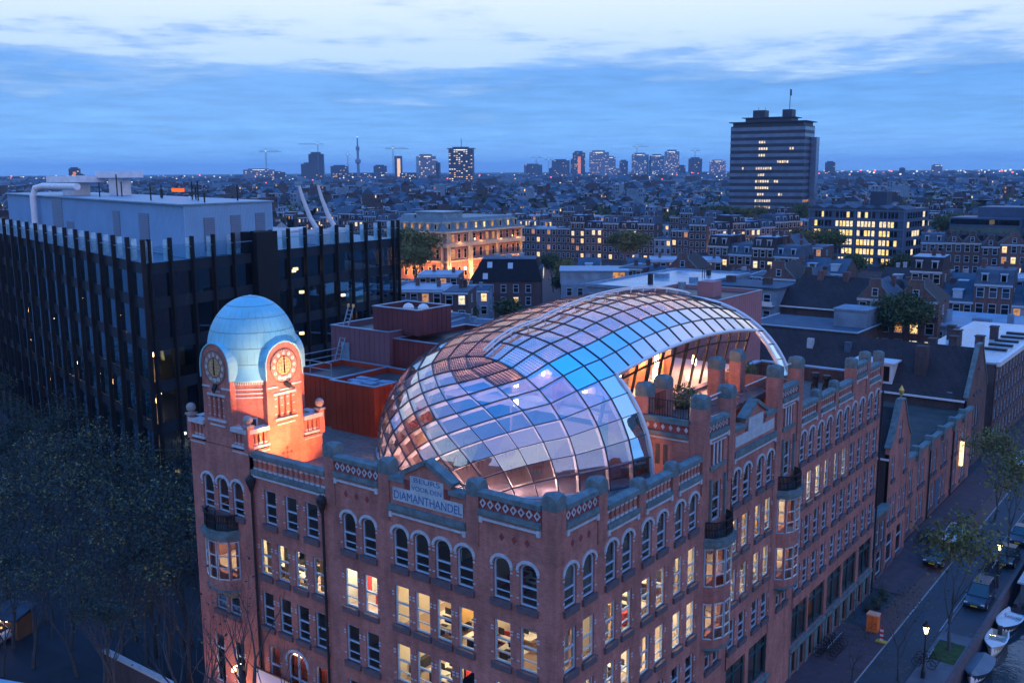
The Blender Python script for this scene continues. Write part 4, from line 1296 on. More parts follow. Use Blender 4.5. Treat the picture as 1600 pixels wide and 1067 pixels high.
# wine-red and orange clad plant rooms
def boxthing(name, label, x0, x1, y0, y1, z0, z1, m, top=None, rim=.35, trim=zinc):
    o = thing(name, label, 'plant room')
    b = B(); t = .18
    b.box(x0, x1, y0, y0+t, z0, z1); b.box(x0, x1, y1-t, y1, z0, z1); b.box(x0, x0+t, y0+t, y1-t, z0, z1); b.box(x1-t, x1, y0+t, y1-t, z0, z1)
    n = int((x1-x0)/.5)
    for i in range(1, n): b.box(x0+(x1-x0)*i/n-.02, x0+(x1-x0)*i/n+.02, y0-.025, y0-.001, z0, z1-.02)
    n = int((y1-y0)/.5)
    for i in range(1, n): b.box(x1+.001, x1+.025, y0+(y1-y0)*i/n-.02, y0+(y1-y0)*i/n+.02, z0, z1-.02)
    b.obj('cladding', m, o)
    b = B(); b.box(x0+t, x1-t, y0+t, y1-t, z0, z1-rim); b.obj('flat_roof', top or mat('dark_box_roof', (.05, .05, .055), .45, .5, .7), o)
    b = B()
    for a in ((x0-.05, x1+.05, y0-.05, y0+t+.02), (x0-.05, x1+.05, y1-t-.02, y1+.05), (x0-.05, x0+t+.02, y0+t+.02, y1-t-.02), (x1-t-.02, x1+.05, y0+t+.02, y1-t-.02)): b.box(*a, z1, z1+.06)
    b.obj('edge_trim', trim, o)
    return o
o1 = boxthing('rooftop_box', 'low orange clad rooftop box beside the clock tower, lit by the floodlight', -26.3, -22.0, 10.5, 16.2, 18.7, 22.15, rust)
b = B(); rr_ = random.Random(2)
for i in range(14):
    x, y = rr_.uniform(-25.5, -22.8), rr_.uniform(11.2, 13); b.box(x-.5, x+.4, y-.25, y+.3, 21.8, 21.95+rr_.random()*.2)
b.obj('loose_sheeting', felt_pale, None, label='crumpled pale sheeting lying on the low orange rooftop box', cat='sheeting')
o2 = boxthing('rooftop_box', 'bright orange clad box with railing close behind the clock tower', -31.5, -26.35, 11.0, 16.5, 17.0, 22.1, rust)
b = B()
for z in (22.6, 23.1): b.bar((-31.3, 11.3, z), (-27, 11.3, z), .05); b.bar((-31.3, 16, z), (-31.3, 11.3, z), .05)
for x in (-31.3, -29.2, -27): b.bar((x, 11.3, 22.1), (x, 11.3, 23.1), .05)
b.obj('guard_rail', zinc, o2)
o3 = boxthing('rooftop_box', 'purple grey rooftop box with pale door and ladder behind the orange boxes', -33.4, -27.05, 17.2, 23.5, 17.0, 24.5, mat('purple_cladding', (.14, .075, .10), .6, .15, .8))
b = B(); b.box(-32.2, -31.3, 17.1, 17.2, 21.6, 23.3); b.obj('door', zinc, o3)
o4 = boxthing('rooftop_box', 'dark red rooftop box with flat roof right beside the glass dome', -27.0, -20.5, 17.6, 26, 18.7, 24.0, rust_dk)
o5 = boxthing('rooftop_box', 'darkest maroon rooftop box, topmost, with two pale roof domes', -30.1, -25.4, 18.6, 22.4, 24.2, 26.1, mat('maroon_box', (.10, .035, .045), .55, .2, .8))
for x, y in ((-28.4, 20.8), (-27.2, 21.2)):
    b = B(); b.lathe([(.45, 25.75), (.45, 25.95), (.3, 26.15), (.05, 26.25)], 12, (x, y, 0)); b.obj('roof_dome', paint_w, o5)
o6 = boxthing('rooftop_box', 'mauve clad rooftop box with a vent pipe beyond the far end of the glass dome', -26.5, -16.6, 51.3, 61.5, 12.0, 24.0, mat('mauve_cladding', (.30, .15, .17), .6, .12, .8))
b = B(); b.lathe([(.35, 23), (.35, 24.9), (.42, 24.9), (.42, 25.1), (.02, 25.15)], 12, (-22.5, 55, 0)); b.obj('vent_pipe', zinc, o6)
b = B(); b.box(-21, -19.3, 55.5, 57.5, 23.6, 25.2); b.obj('lift_head', MATS['mauve_cladding'], o6)
# ladder leaning over the purple box
b = B(); A, D = Vector((-32.3, 16.0, 20.0)), Vector((-31.9, 18.0, 26.0)); sx = Vector((.27, 0, 0))
for s in (-1, 1): b.bar(A+sx*s, D+sx*s, .06, .09)
n = 20
for i in range(1, n): c = A+(D-A)*i/n; b.bar(c-sx, c+sx, .04)
lad = b.obj('ladder', zinc, None, label='long aluminium ladder leaning against the purple grey rooftop box', cat='ladder')
b = B()
for s in (-1, 1): b.box(D.x+s*.27-.06, D.x+s*.27+.06, D.y-.08, D.y+.08, D.z-.05, D.z+.2)
b.obj('end_cap', amber_cur, lad)
# ================================================================== black glass office
GO = Vector((-58.2, 17.2, 0)); gu = Vector((-.967, .25, 0)).normalized(); gv = Vector((-.132, .991, 0)).normalized()
office = thing('glass_office', 'black glass office building with rows of dark vertical fins behind the clock tower', 'office building', GO)
blk = mat('black_metal', (.012, .014, .018), .35, .2, 1.)
dglass = glassmat('black_curtain_glass', (.16, .22, .26), .17, 1.1, .02, (.40, .76, 1.0), .012)
LU, LV = 104, 39.4
nu = Vector((-gv.x*0-gu.y*-1, 0, 0))
nU = Vector((gu.y, -gu.x, 0));
if nU.dot(Vector((.6, -.8, 0))) < 0: nU = -nU
nV = Vector((gv.y, -gv.x, 0))
if nV.dot(Vector((.6, -.8, 0))) < 0: nV = -nV
fins_u = [4.5*i for i in range(23)]; fins_v = [0.25]+[2.72*i for i in range(1, 15)]+[39.2]
NF = 7; FH = 4.0
fm = {}
for d_, n_, fs in ((gu, nU, fins_u), (gv, nV, fins_v)):
    b = B(); b.bar(n_*.05, n_*.75+Vector((0, 0, 0)), .2, .2); b = B()
    p = [n_*.0-d_*.1, n_*.42-d_*.1, n_*.42+d_*.1, n_*.0+d_*.1]
    b.prism([(q.x, q.y) for q in p], 0, 30.3)
    me = b.mesh('fin', blk)
    b = B(); p = [n_*.62-d_*.04, n_*1.05-d_*.04, n_*1.05+d_*.04, n_*.62+d_*.04]
    b = B(); q0 = d_*.0; b.prism([((q+q0).x, (q+q0).y) for q in (n_*-.15-d_*.07, n_*-.65-d_*.07, n_*-.65+d_*.07, n_*-.15+d_*.07)], 28.1, 30.1)
    mb_ = b.mesh('glass_fin', mat('pale_blade_glass', (.40, .62, .70), .3, .3, 1.) if 'pale_blade_glass' not in MATS else MATS['pale_blade_glass'])
    for s in fs:
        o = put('fin', me, office, d_*s)
        if s < fs[-1]: put('glass_fin', mb_, office, d_*(s+.0))
    for f in range(1, NF):
        for s0, s1 in zip(fs, fs[1:]):
            b = B(); A, C = d_*(s0+.12), d_*(s1-.12); z0, z1 = f*FH+.75, (f+1)*FH-.35 if f < NF-1 else f*FH+3.0
            b.q((A.x, A.y, z0), (C.x, C.y, z0), (C.x, C.y, z1), (A.x, A.y, z1)); b.obj('glass_panel', dglass, office)
    b = B()
    for f in range(NF+1):
        A, C = d_*0, d_*fs[-1]; z0, z1 = f*FH-.35, f*FH+.75
        if f == NF: z0, z1 = f*FH-1.0, f*FH+.05
        if f == 0: z0 = 0
        A, C = A+n_*.03, C+n_*.03
        b.q((A.x, A.y, z0), (C.x, C.y, z0), (C.x, C.y, z1), (A.x, A.y, z1))
    b.obj('spandrel', mat('black_spandrel', (.02, .03, .042), .22, .1, .5), office)
    b = B(); A, C = d_*0+n_*.2, d_*fs[-1]+n_*.2
    b.q((A.x, A.y, 28.05), (C.x, C.y, 28.05), (C.x, C.y, 29.6), (A.x, A.y, 29.6)); b.obj('glass_parapet', MATS['rail_glass'], office)
    b = B(); b.bar((A.x, A.y, 29.3), (C.x, C.y, 29.3), .07); b.obj('parapet_rail', zinc, office)
P4 = [gu*0, gv*LV, gv*LV+gu*LU, gu*LU]
b = B()
for f in range(NF):
    q = [p+(Vector((-45, 40, 0))-GO*0-p)*.004 for p in P4]
    b.poly([(p.x, p.y, f*FH+.1) for p in P4])
b.obj('floor_slab', mat('office_slab', (.10, .11, .13), .5, .2, .5), office)
b = B(); ins = [gu*7+gv*7, gu*7+gv*34, gu*98+gv*34, gu*98+gv*7]; b.prism([(p.x, p.y) for p in ins], 0, 27.9); b.obj('core_wall', mat('office_core', (.09, .11, .14), .6, .2, .4), office)
b = B(); b.poly([(p.x, p.y, 27.95) for p in P4]); b.obj('roof', mat('office_roof', (.12, .22, .30), .4, .3, .4), office)
b = B(); b.prism([(p.x, p.y) for p in (gv*13.5-nV*3, gv*16.6-nV*3, gv*16.6+nV*.9, gv*13.5+nV*.9)], 20, 30.2); b.obj('stair_shaft', blk, office)
# lamps and lit desks behind the black glass
rg = random.Random(11)
for i in range(70):
    f = rg.choice((1, 2, 3, 3, 4, 4, 5)); s = rg.uniform(4, 64); d = rg.uniform(1.5, 6); p = gu*s-nU*d
    b = B(); z = f*FH+rg.choice((3.2, 3.0, 1.2, .8)); w_ = rg.choice((.12, .18, .25, .4)); b.box(p.x-w_, p.x+w_, p.y-w_, p.y+w_, z, z+rg.choice((.1, .2, .5)))
    b.obj('interior_lamp', rg.choice((lampwarm, lampwhite, lampwarm)), office)
b = B()
for i in range(16):
    f = rg.choice((1, 2, 3, 4)); s = rg.uniform(6, 60); p = gu*s-nU*4.5; c = p+gu*rg.uniform(1, 2.2); z = f*FH+.8
    b.q((p.x, p.y, z), (c.x, c.y, z), (c.x, c.y, z+rg.uniform(.8, 2)), (p.x, p.y, z+rg.uniform(.8, 2)))
b.obj('lit_screen', litpane, office, kind='stuff')
b = B()
for i in range(8):
    s = rg.choice((8.5, 10, 19, 22, 24.5, 30, 33)); f = rg.choice((4, 5, 6)); p = gv*s-nV*rg.uniform(1.5, 4); z = f*FH+rg.uniform(1, 3); b.box(p.x-.15, p.x+.15, p.y-.25, p.y+.25, z, z+.3)
b.obj('interior_lamp', lampwarm, office, kind='stuff')
# pale corrugated plant house on its roof
def par(o, a, c, z0, z1, bb, m=0):
    bb.prism([(p.x, p.y) for p in (o, o+c, o+c+a, o+a)], z0, z1, m)
ph = thing('roof_plant_house', 'large pale blue corrugated plant house standing on the black office roof', 'plant house', GO+Vector((0, 0, 28)))
po = Vector((-60.5, 23.2, 0))-GO
corr = mat('corrugated_sheet', (.24, .44, .62), .55, .08, .4)
b = B(); par(po, gu*78, gv*12.3, 0, 5.15, b)
for i in range(220): p = po+gu*78*i/220+nU*.03; b.bar((p.x, p.y, .1), (p.x, p.y, 5.1), .07, .05)
for i in range(60): p = po+gv*12.3*i/60+nV*.03; b.bar((p.x, p.y, .1), (p.x, p.y, 5.1), .07, .05)
b.obj('wall', corr, ph)
b = B(); par(po-gu*.2-gv*.2+nU*.1, gu*78.5, gv*12.8, 5.15, 5.3, b); b.obj('roof_edge', zinc, ph)
lou = mat('grey_louvre', (.16, .22, .31), .5, .1, 1.)
for d_, n_, s, w_, h in ((gu, nU, 45, 5.2, 4.6), (gu, nU, 40, 3.4, 2.0), (gu, nU, 20.5, 2.4, 3.6), (gu, nU, 10.5, 3.2, 3.6), (gv, nV, 2.4, 1.4, 3.4), (gv, nV, 6.0, 1.4, 3.5), (gv, nV, 9.6, 1.4, 3.6)):
    A = po+d_*s+n_*.08; C = A+d_*w_; b = B()
    z0 = .6 if h > 3 else .2
    for i in range(16): z = z0+h*i/16; b.bar((A.x, A.y, z), (C.x, C.y, z), .1, h/16*.8)
    b.obj('louvre', lou, ph)
duct = mat('white_duct', (.70, .72, .74), .5, .12, 1.)
b = B(); p0 = po+gu*57+nU*.9
b.tube([(p0.x, p0.y, -.2), (p0.x, p0.y, 5.2), (p0.x-nU.x*.4, p0.y-nU.y*.4, 6.3), *[tuple((p0-nU*(1.0+.3*i)-gu*(2+i*3.2))+Vector((0, 0, 6.6))) for i in range(5)]], .45, 14)
b.obj('duct', duct, ph)
for s, t, h, w_, lab in ((52, 4.5, 8.0, 4.2, 'wide'), (44, 9, 8.6, 3.3, 'tall')):
    p = po+gu*s+gv*t; b = B(); b.box(p.x-w_*.35, p.x+w_*.35, p.y-w_*.3, p.y+w_*.3, 5.2, h-.9); b.box(p.x-w_, p.x+w_, p.y-w_*.5, p.y+w_*.5, h-.9, h)
    b.obj('exhaust_cowl', duct, ph)
b = B()
for i in range(12):
    p = po+gu*rg.uniform(2, 40)+gv*rg.uniform(2, 10); h = rg.uniform(1, 3); b.bar((p.x, p.y, 5.2), (p.x, p.y, 5.2+h), .12)
    if i % 3 == 0: b.box(p.x-1.2, p.x+1.2, p.y-.1, p.y+.1, 6.0, 6.1)
b.obj('roof_mast', iron, ph)
b = B(); p = po+gu*19+gv*8; b.box(p.x-1.0, p.x+1.0, p.y-.2, p.y+.2, 6.1, 6.5)
b.obj('red_sign', emit('red_sign_glow', (1, .12, .03), 1.2), None, label='small glowing red roof sign above the pale plant house', cat='sign').location = GO+Vector((0, 0, 28))
# window cleaning gantries
for s, lab in ((27.2, 'left'), (30.5, 'right')):
    p = GO+gv*s-nV*2.5+Vector((0, 0, 28)); g_ = thing('window_cleaning_crane', 'white window cleaning crane with raised bent arm, the %s one on the black office roof' % ('nearer' if lab == 'left' else 'farther'), 'crane', p, group='window cleaning cranes')
    b = B(); b.box(-1.3, 1.3, -1, 1, 0, 1.2); b.box(-1.0, 1.0, -.7, .7, 1.2, 1.7); b.obj('base', paint_w, g_)
    dx = (-gv+gu*.6)*.8
    b = B(); b.tube([(0, 0, 1.4), (dx.x*1.2, dx.y*1.2, 3.0), (dx.x*2.2, dx.y*2.2, 5.2), (dx.x*2.8, dx.y*2.8, 7.0)], [.32, .28, .22, .16], 8); b.obj('arm', paint_w, g_)
    b = B(); b.box(dx.x*2.8-.3, dx.x*2.8+.3, dx.y*2.8-.3, dx.y*2.8+.3, 6.9, 7.3); b.obj('arm_head', zinc, g_)
b = B(); p = GO+gv*22-nV*3+Vector((0, 0, 28)); b.tube([tuple(p), tuple(p+Vector((0, 0, 1.4))), tuple(p+gv*.8+Vector((0, 0, 1.8))), tuple(p+gv*3.5+Vector((0, 0, 1.8)))], .3, 8)
b.obj('roof_pipe', duct, None, label='bent white pipe on the black office roof beside the plant house', cat='pipe')
# ================================================================== canal street
def sheet(name, x0, x1, y0, y1, z, m, kind='structure'):
    b = B(); b.q((x0, y0, z), (x1, y0, z), (x1, y1, z), (x0, y1, z)); return b.obj(name, m, None, kind=kind)


sheet('street', -3, 9.38, -60, 160, .004, asphalt)
sheet('square', -80, 9.38, -70, 0, .008, mat('square_paving', (.018, .026, .038), .6, .3, .5, bump=.2))
b = B(); b.box(0.02, 3.9, -2, 41, .0, .10); b.box(-1, 2.6, 49, 130, 0, .10); b.obj('pavement', paving, kind='structure')
sheet('cycle_path', 2.0, 4.0, 41, 130, .012, mat('red_asphalt', (.10, .055, .055), .5, .3, .8))
b = B(); b.box(6.95, 7.1, -10, 130, 0, .12); b.box(7.1, 9.3, -10, 44, 0, .12); b.obj('quay_pavement', mat('quay_paving', (.06, .085, .12), .45, .5, .45, bump=.2), kind='structure')
sheet('road_marking', 3.94, 4.06, -5, 130, .016, mat('road_paint', (.28, .3, .32), .6, .3, 3.))
sheet('road_marking', 6.7, 6.8, 44, 130, .016, MATS['road_paint'])
b = B(); b.box(9.2, 9.5, -60, 200, -2.5, .14); b.obj('quay_wall', stone_dk, kind='structure')
wm = bpy.data.materials.new('canal_water'); wm.use_nodes = True
g = NG(wm.node_tree); pb = wm.node_tree.nodes['Principled BSDF']
pb.inputs['Base Color'].default_value = (.01, .03, .045, 1); pb.inputs['Roughness'].default_value = .06; pb.inputs['Specular IOR Level'].default_value = .9
t = g.n('ShaderNodeTexCoord'); bn = g.n('ShaderNodeBump'); bn.inputs['Strength'].default_value = .35; bn.inputs['Distance'].default_value = .08
g.l(g.noise(t.outputs['Object'], 1.3, 4, .55), bn.inputs['Height']); g.l(bn.outputs[0], pb.inputs['Normal'])
sheet('canal_water', 9.4, 34, -200, 400, -1.5, wm)
# green verge patch under the quay tree
sheet('grass_verge', 7.2, 9.1, 38.6, 42.3, .13, mat('verge_green', (.03, .06, .02), .9, .5, 2.))


# ---- town houses on the canal side: real openings, frames, panes
def house_front(hs, F, s0, s1, z0, z1, ops, m, depth=.2):
    b = B(); wallmesh(b, F, s0, s1, z0, z1, ops, depth); w_ = b.obj('wall', m, hs)
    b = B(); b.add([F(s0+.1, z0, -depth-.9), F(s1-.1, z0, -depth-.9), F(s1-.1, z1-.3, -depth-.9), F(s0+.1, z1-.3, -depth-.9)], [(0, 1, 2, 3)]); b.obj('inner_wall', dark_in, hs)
    for a, c, zb, zt, ri in ops:
        window('R', (a+c)/2, zb, c-a, zt-zb, ri, parent=hs, d=F(0, 0)[0], bars=(.6,) if zt-zb > 1 else (), trim=False)


def FX(x): return lambda s, z, d=0.: (x+d, s, z)


# low link house in the alley
h = thing('link_house', 'low narrow house squeezed between the brick building and the gabled house', 'house')
F = FX(-.5); house_front(h, F, 48.5, 53.4, 0, 6.2, [(49.2, 50.1, 3.2, 5.2, 0), (50.6, 51.5, 3.2, 5.2, 0), (52, 52.9, 3.2, 5.2, 0), (49.2, 50.2, .3, 2.5, 0), (51.0, 52.6, .3, 2.5, 0)], brick_br)
b = B(); b.box(-9, -.55, 48.4, 53.4, 5.4, 5.8); b.obj('flat_roof', lead, h); b = B(); b.box(-1.0, -.2, 48.4, 53.45, 6.2, 6.5); b.obj('coping', stone, h)
# gabled house with bell finial
h = thing('gable_house', 'tall dark red gabled house with a small golden finial next to the brick building', 'house')
F = FX(-.6)
ops = [(54.4, 55.3, 8.4, 10.6, 0), (58.2, 59.1, 8.4, 10.6, 0), (56.3, 57.1, 11.8, 13.5, 0), (54.0, 54.9, 4.4, 6.8, 0), (55.4, 56.3, 4.4, 6.8, 0), (57.3, 58.2, 4.4, 6.8, 0), (58.6, 59.5, 4.4, 6.8, 0), (54.2, 56.2, .4, 3.2, 0), (57.2, 59.2, .4, 3.2, 0)]
house_front(h, F, 53.5, 60.0, 0, 11.0, [o for o in ops if o[3] < 11], brick)
b = B(); o_ = [(56.3, 57.1, 11.8, 13.5, 0)]
wallmesh(b, F, 55.6, 57.9, 11, 14.3, o_, .2)
for sg in (-1, 1):
    c = 56.75; x0, x1 = c+sg*1.15, c+sg*3.25
    pts = [(x0, 11), (x1, 11), (x1, 11.5), (c+sg*2.2, 12.6), (x0, 14.3)]
    b.poly([F(s, z) for s, z in pts]); b.poly([F(s, z, -.4) for s, z in pts])
    for p, q in zip(pts, pts[1:]+pts[:1]): b.q(F(*p), F(*q), F(*q, -.4), F(*p, -.4))
pts = [(55.6, 14.3), (57.9, 14.3), (57.3, 15.4), (56.2, 15.4)]; b.poly([F(s, z) for s, z in pts]); b.poly([F(s, z, -.4) for s, z in pts])
for p, q in zip(pts, pts[1:]+pts[:1]): b.q(F(*p), F(*q), F(*q, -.4), F(*p, -.4))
b.obj('gable', brick, h); window('R', 56.7, 11.8, .8, 1.7, 0, parent=h, d=-.6, bars=(.6,), trim=False)
b = B()
for p, q in (((53.5, 11.55), (54.5, 12.7)), ((54.5, 12.7), (55.6, 14.4)), ((55.6, 14.4), (56.2, 15.5)), ((56.2, 15.5), (57.3, 15.5)), ((57.3, 15.5), (57.9, 14.4)), ((57.9, 14.4), (59, 12.7)), ((59, 12.7), (60, 11.55))): b.bar(F(*p, -.2), F(*q, -.2), .6, .16)
b.obj('gable_coping', stone, h)
b = B(); b.lathe([(.05, 15.5), (.08, 15.9), (.2, 16.1), (.25, 16.35), (.12, 16.6), (.02, 16.8)], 10, (-.8, 56.75, 0)); b.obj('finial', mat('gilded', (.55, .38, .10), .4, .2, 3., metal=.4), h)
b = B(); A = [(-1.0, 53.4, 10.6), (-13, 53.4, 10.6), (-13, 56.75, 14.6), (-1.0, 56.75, 14.6)]; b.q(*A); b.q((-1.0, 60.1, 10.6), (-13, 60.1, 10.6), (-13, 56.75, 14.6), (-1.0, 56.75, 14.6)); b.obj('roof', tile_dk, h)
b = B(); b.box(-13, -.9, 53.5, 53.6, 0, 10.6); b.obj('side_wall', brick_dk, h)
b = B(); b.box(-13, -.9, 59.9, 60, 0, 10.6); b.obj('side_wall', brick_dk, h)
b = B(); b.bar((-13, 53.3, 10.55), (-.6, 53.3, 10.55), .14, .16); b.obj('gutter', paint_w, h)
# long low terrace house
h = thing('terrace_house', 'long low brick house with roof terrace between the two gabled houses', 'house')
F = FX(-1.2); ops = []
for c in (62.0, 63.4, 66.4, 67.8, 71, 72.4, 75.4, 76.8, 80, 81.4, 84.4, 85.8): ops += [(c-.5, c+.5, 4.6, 7.1, 0), (c-.55, c+.55, .7, 3.3, .3)]
house_front(h, F, 60.1, 88.3, 0, 8.3, ops, brick)
b = B()
for s0, s1, z in ((60.1, 64.7, 8.5), (65.2, 69.5, 8.5), (70, 74.3, 8.5), (74.8, 79, 8.5), (79.6, 83.5, 8.5), (84, 88.2, 8.5)): b.box(-1.6, -1.0, s0, s1, 8.3, z+.15)
for s in (64.95, 69.75, 74.55, 79.3, 83.75): b.box(-1.7, -.9, s-.3, s+.3, 7.6, 9.1)
b.obj('parapet', stone, h)
for s in (60.4, 69.75, 79.3):
    b = B(); b.tube([(-1.05, s, .1), (-1.05, s, 8)], .09, 7); b.obj('drain_pipe', iron, h)
b = B(); b.box(-15, -1.5, 60.2, 88.2, 7.5, 7.85); b.obj('roof_terrace', mat('green_grey_deck', (.045, .05, .05), .8, .4, .5), h)
b = B(); b.box(-1.6, -1.15, 73.2, 74.5, .2, 3.4); b.obj('blue_door', mat('blue_door_paint', (.05, .11, .2), .5, .1, 2.), h)
b = B(); b.box(-1.15, -.8, 83.1, 83.5, 2.6, 5.4); o = b.obj('lit_sign', emit('lit_shop_sign', (1, .75, .32), 1.8), None, label='glowing vertical shop sign on the front of the low terrace house', cat='sign')
# big gabled house across
h = thing('gable_house', 'dark house with long tiled roof and white dormer beyond the roof terrace', 'house')
F = FX(-1.9); ops = [(90.4, 91.4, 9.2, 11.6, .4), (92.2, 93.2, 9.2, 11.6, .4), (91.4, 92.1, 12.3, 13.8, 0)]
for c in (89.6, 90.9, 92.9, 94.2): ops += [(c-.45, c+.45, 5.0, 7.6, 0), (c-.45, c+.45, .8, 3.6, 0)]
ops = [o for o in ops if o[3] < 9.0]
house_front(h, F, 88.4, 98.8, 0, 9.0, ops, brick_br)
b = B(); c = 93.6
pts = [(88.4, 9), (98.8, 9), (98.8, 9.4), (94.5, 15.2), (92.7, 15.2), (88.4, 9.4)]
b.poly([F(s, z) for s, z in pts]); b.poly([F(s, z, -.35) for s, z in pts])
for p, q in zip(pts, pts[1:]+pts[:1]): b.q(F(*p), F(*q), F(*q, -.35), F(*p, -.35))
b.obj('gable', brick_br, h)
for s, z, w_, hh in ((91.9, 9.4, .9, 2.2), (93.4, 9.4, .9, 2.2), (95.2, 9.4, .9, 2.2), (93.5, 12.4, .7, 1.5)): window('R', s, z, w_, hh, .3 if hh > 2 else 0, parent=h, d=-1.86+.0, bars=(.6,), trim=False)
b = B()
for p, q in zip(pts[2:], pts[3:]): b.bar(F(*p, -.17), F(*q, -.17), .55, .2)
b.obj('gable_coping', stone, h)
b = B(); b.q((-2.2, 88.2, 9.0), (-34, 88.2, 9.0), (-34, 93.6, 14.7), (-2.2, 93.6, 14.7)); b.q((-2.2, 99, 9.0), (-34, 99, 9.0), (-34, 93.6, 14.7), (-2.2, 93.6, 14.7)); b.obj('roof', tile_dk, h)
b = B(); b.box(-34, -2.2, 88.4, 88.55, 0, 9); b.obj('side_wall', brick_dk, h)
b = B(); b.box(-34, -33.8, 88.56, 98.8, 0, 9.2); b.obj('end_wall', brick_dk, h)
for k in range(20):
    b = B(); t_ = .12+.04*(k % 5); x = -4-1.45*k; b.box(x-.3, x+.3, 88.2+5.4*t_, 88.3+5.4*t_, 9+5.7*t_+.02, 9+5.7*t_+.12)
    if k % 7 == 0: b.obj('roof_hatch', zinc, h)
b = B(); b.bar((-34, 88.1, 9.0), (-2.1, 88.1, 9.0), .2, .22); b.obj('gutter', paint_w, h)
b = B(); b.box(-15.5, -10.8, 88.9, 92, 9.9, 12.4); b.box(-15.8, -10.5, 88.7, 92.5, 12.4, 12.6); d_ = b.obj('dormer', paint_w, h)
for x in (-14.6, -13.15, -11.7):
    b = B(); b.box(x-.55, x+.55, 88.84, 88.89, 10.2, 12.1); b.obj('pane', dkpane, d_)
b = B(); b.box(-8.6, -7.2, 90.2, 91.4, 10, 14.8); b.obj('chimney', brick_dk, h)
for x in (-22.5, -17.5):
    b = B(); b.box(x-.4, x+.4, 91.8, 92.4, 12.6, 14.1); b.obj('chimney', white_st if x < -20 else lead, h)
b = B(); b.box(-7.2, -5.9, 88.2, 88.4, 4.6, 6.8); b.obj('side_window', dark_in, h)
b = B(); b.box(-13.6, -12.0, 88.2, 88.38, 5.2, 7.6); b.obj('side_door', dark_in, h)
b = B(); b.lathe([(.02, -.1), (.12, 0), (.02, .12)], 8, (-14.2, 88.1, 7.4)); b.obj('wall_lamp', lampwarm, h)
# white-roofed flats farther along
h = thing('flats', 'long brick flats with white windows at the far end of the street', 'apartment block')
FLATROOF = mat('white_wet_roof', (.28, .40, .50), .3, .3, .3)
F = FX(-1.7); ops = []
y = 103.4
while y < 138:
    for z in (1, 3.7, 6.3, 8.8): ops.append((y, y+1.25, z, z+1.7, 0))
    y += 2.1
house_front(h, F, 102.6, 139, 0, 11.2, ops, brick_br)
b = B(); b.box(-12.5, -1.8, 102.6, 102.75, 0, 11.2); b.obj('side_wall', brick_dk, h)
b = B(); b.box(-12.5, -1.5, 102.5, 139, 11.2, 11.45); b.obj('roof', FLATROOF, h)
b = B(); b.box(-1.65, -1.2, 102.4, 139, 11.0, 11.6); b.obj('cornice', paint_w, h)
for x, y, hh in ((-5, 108, 2.4), (-7.5, 104.5, 2.6), (-9, 113, 2.2), (-10.5, 106, 1.8), (-11, 118, 2), (-6, 122, 1.8)):
    b = B(); b.box(x-.5, x+.5, y-.6, y+.6, 11.45, 11.45+hh); b.box(x-.6, x+.6, y-.7, y+.7, 11.45+hh, 11.6+hh); b.obj('chimney', brick_dk, h)
for k in range(5):
    b = B(); b.box(-5.5, -2.4, 112+4*k, 112.9+4*k, 11.45, 11.75); b.obj('solar_panel', iron, h)

# ---- vehicles
carp = {n: mat('car_'+n, c, .25, 0, spec=.6) for n, c in (('black', (.012, .014, .018)), ('navy', (.02, .03, .06)), ('silver', (.42, .45, .48)), ('white', (.62, .64, .66)))}
rubber = mat('rubber', (.02, .02, .02), .8, 0)
headl = mat('headlamp_lens', (.6, .62, .66), .2, 0)
taill = mat('tail_lamp_lens', (.35, .01, .01), .3, 0)
plate = mat('number_plate', (.65, .45, .03), .5, 0)


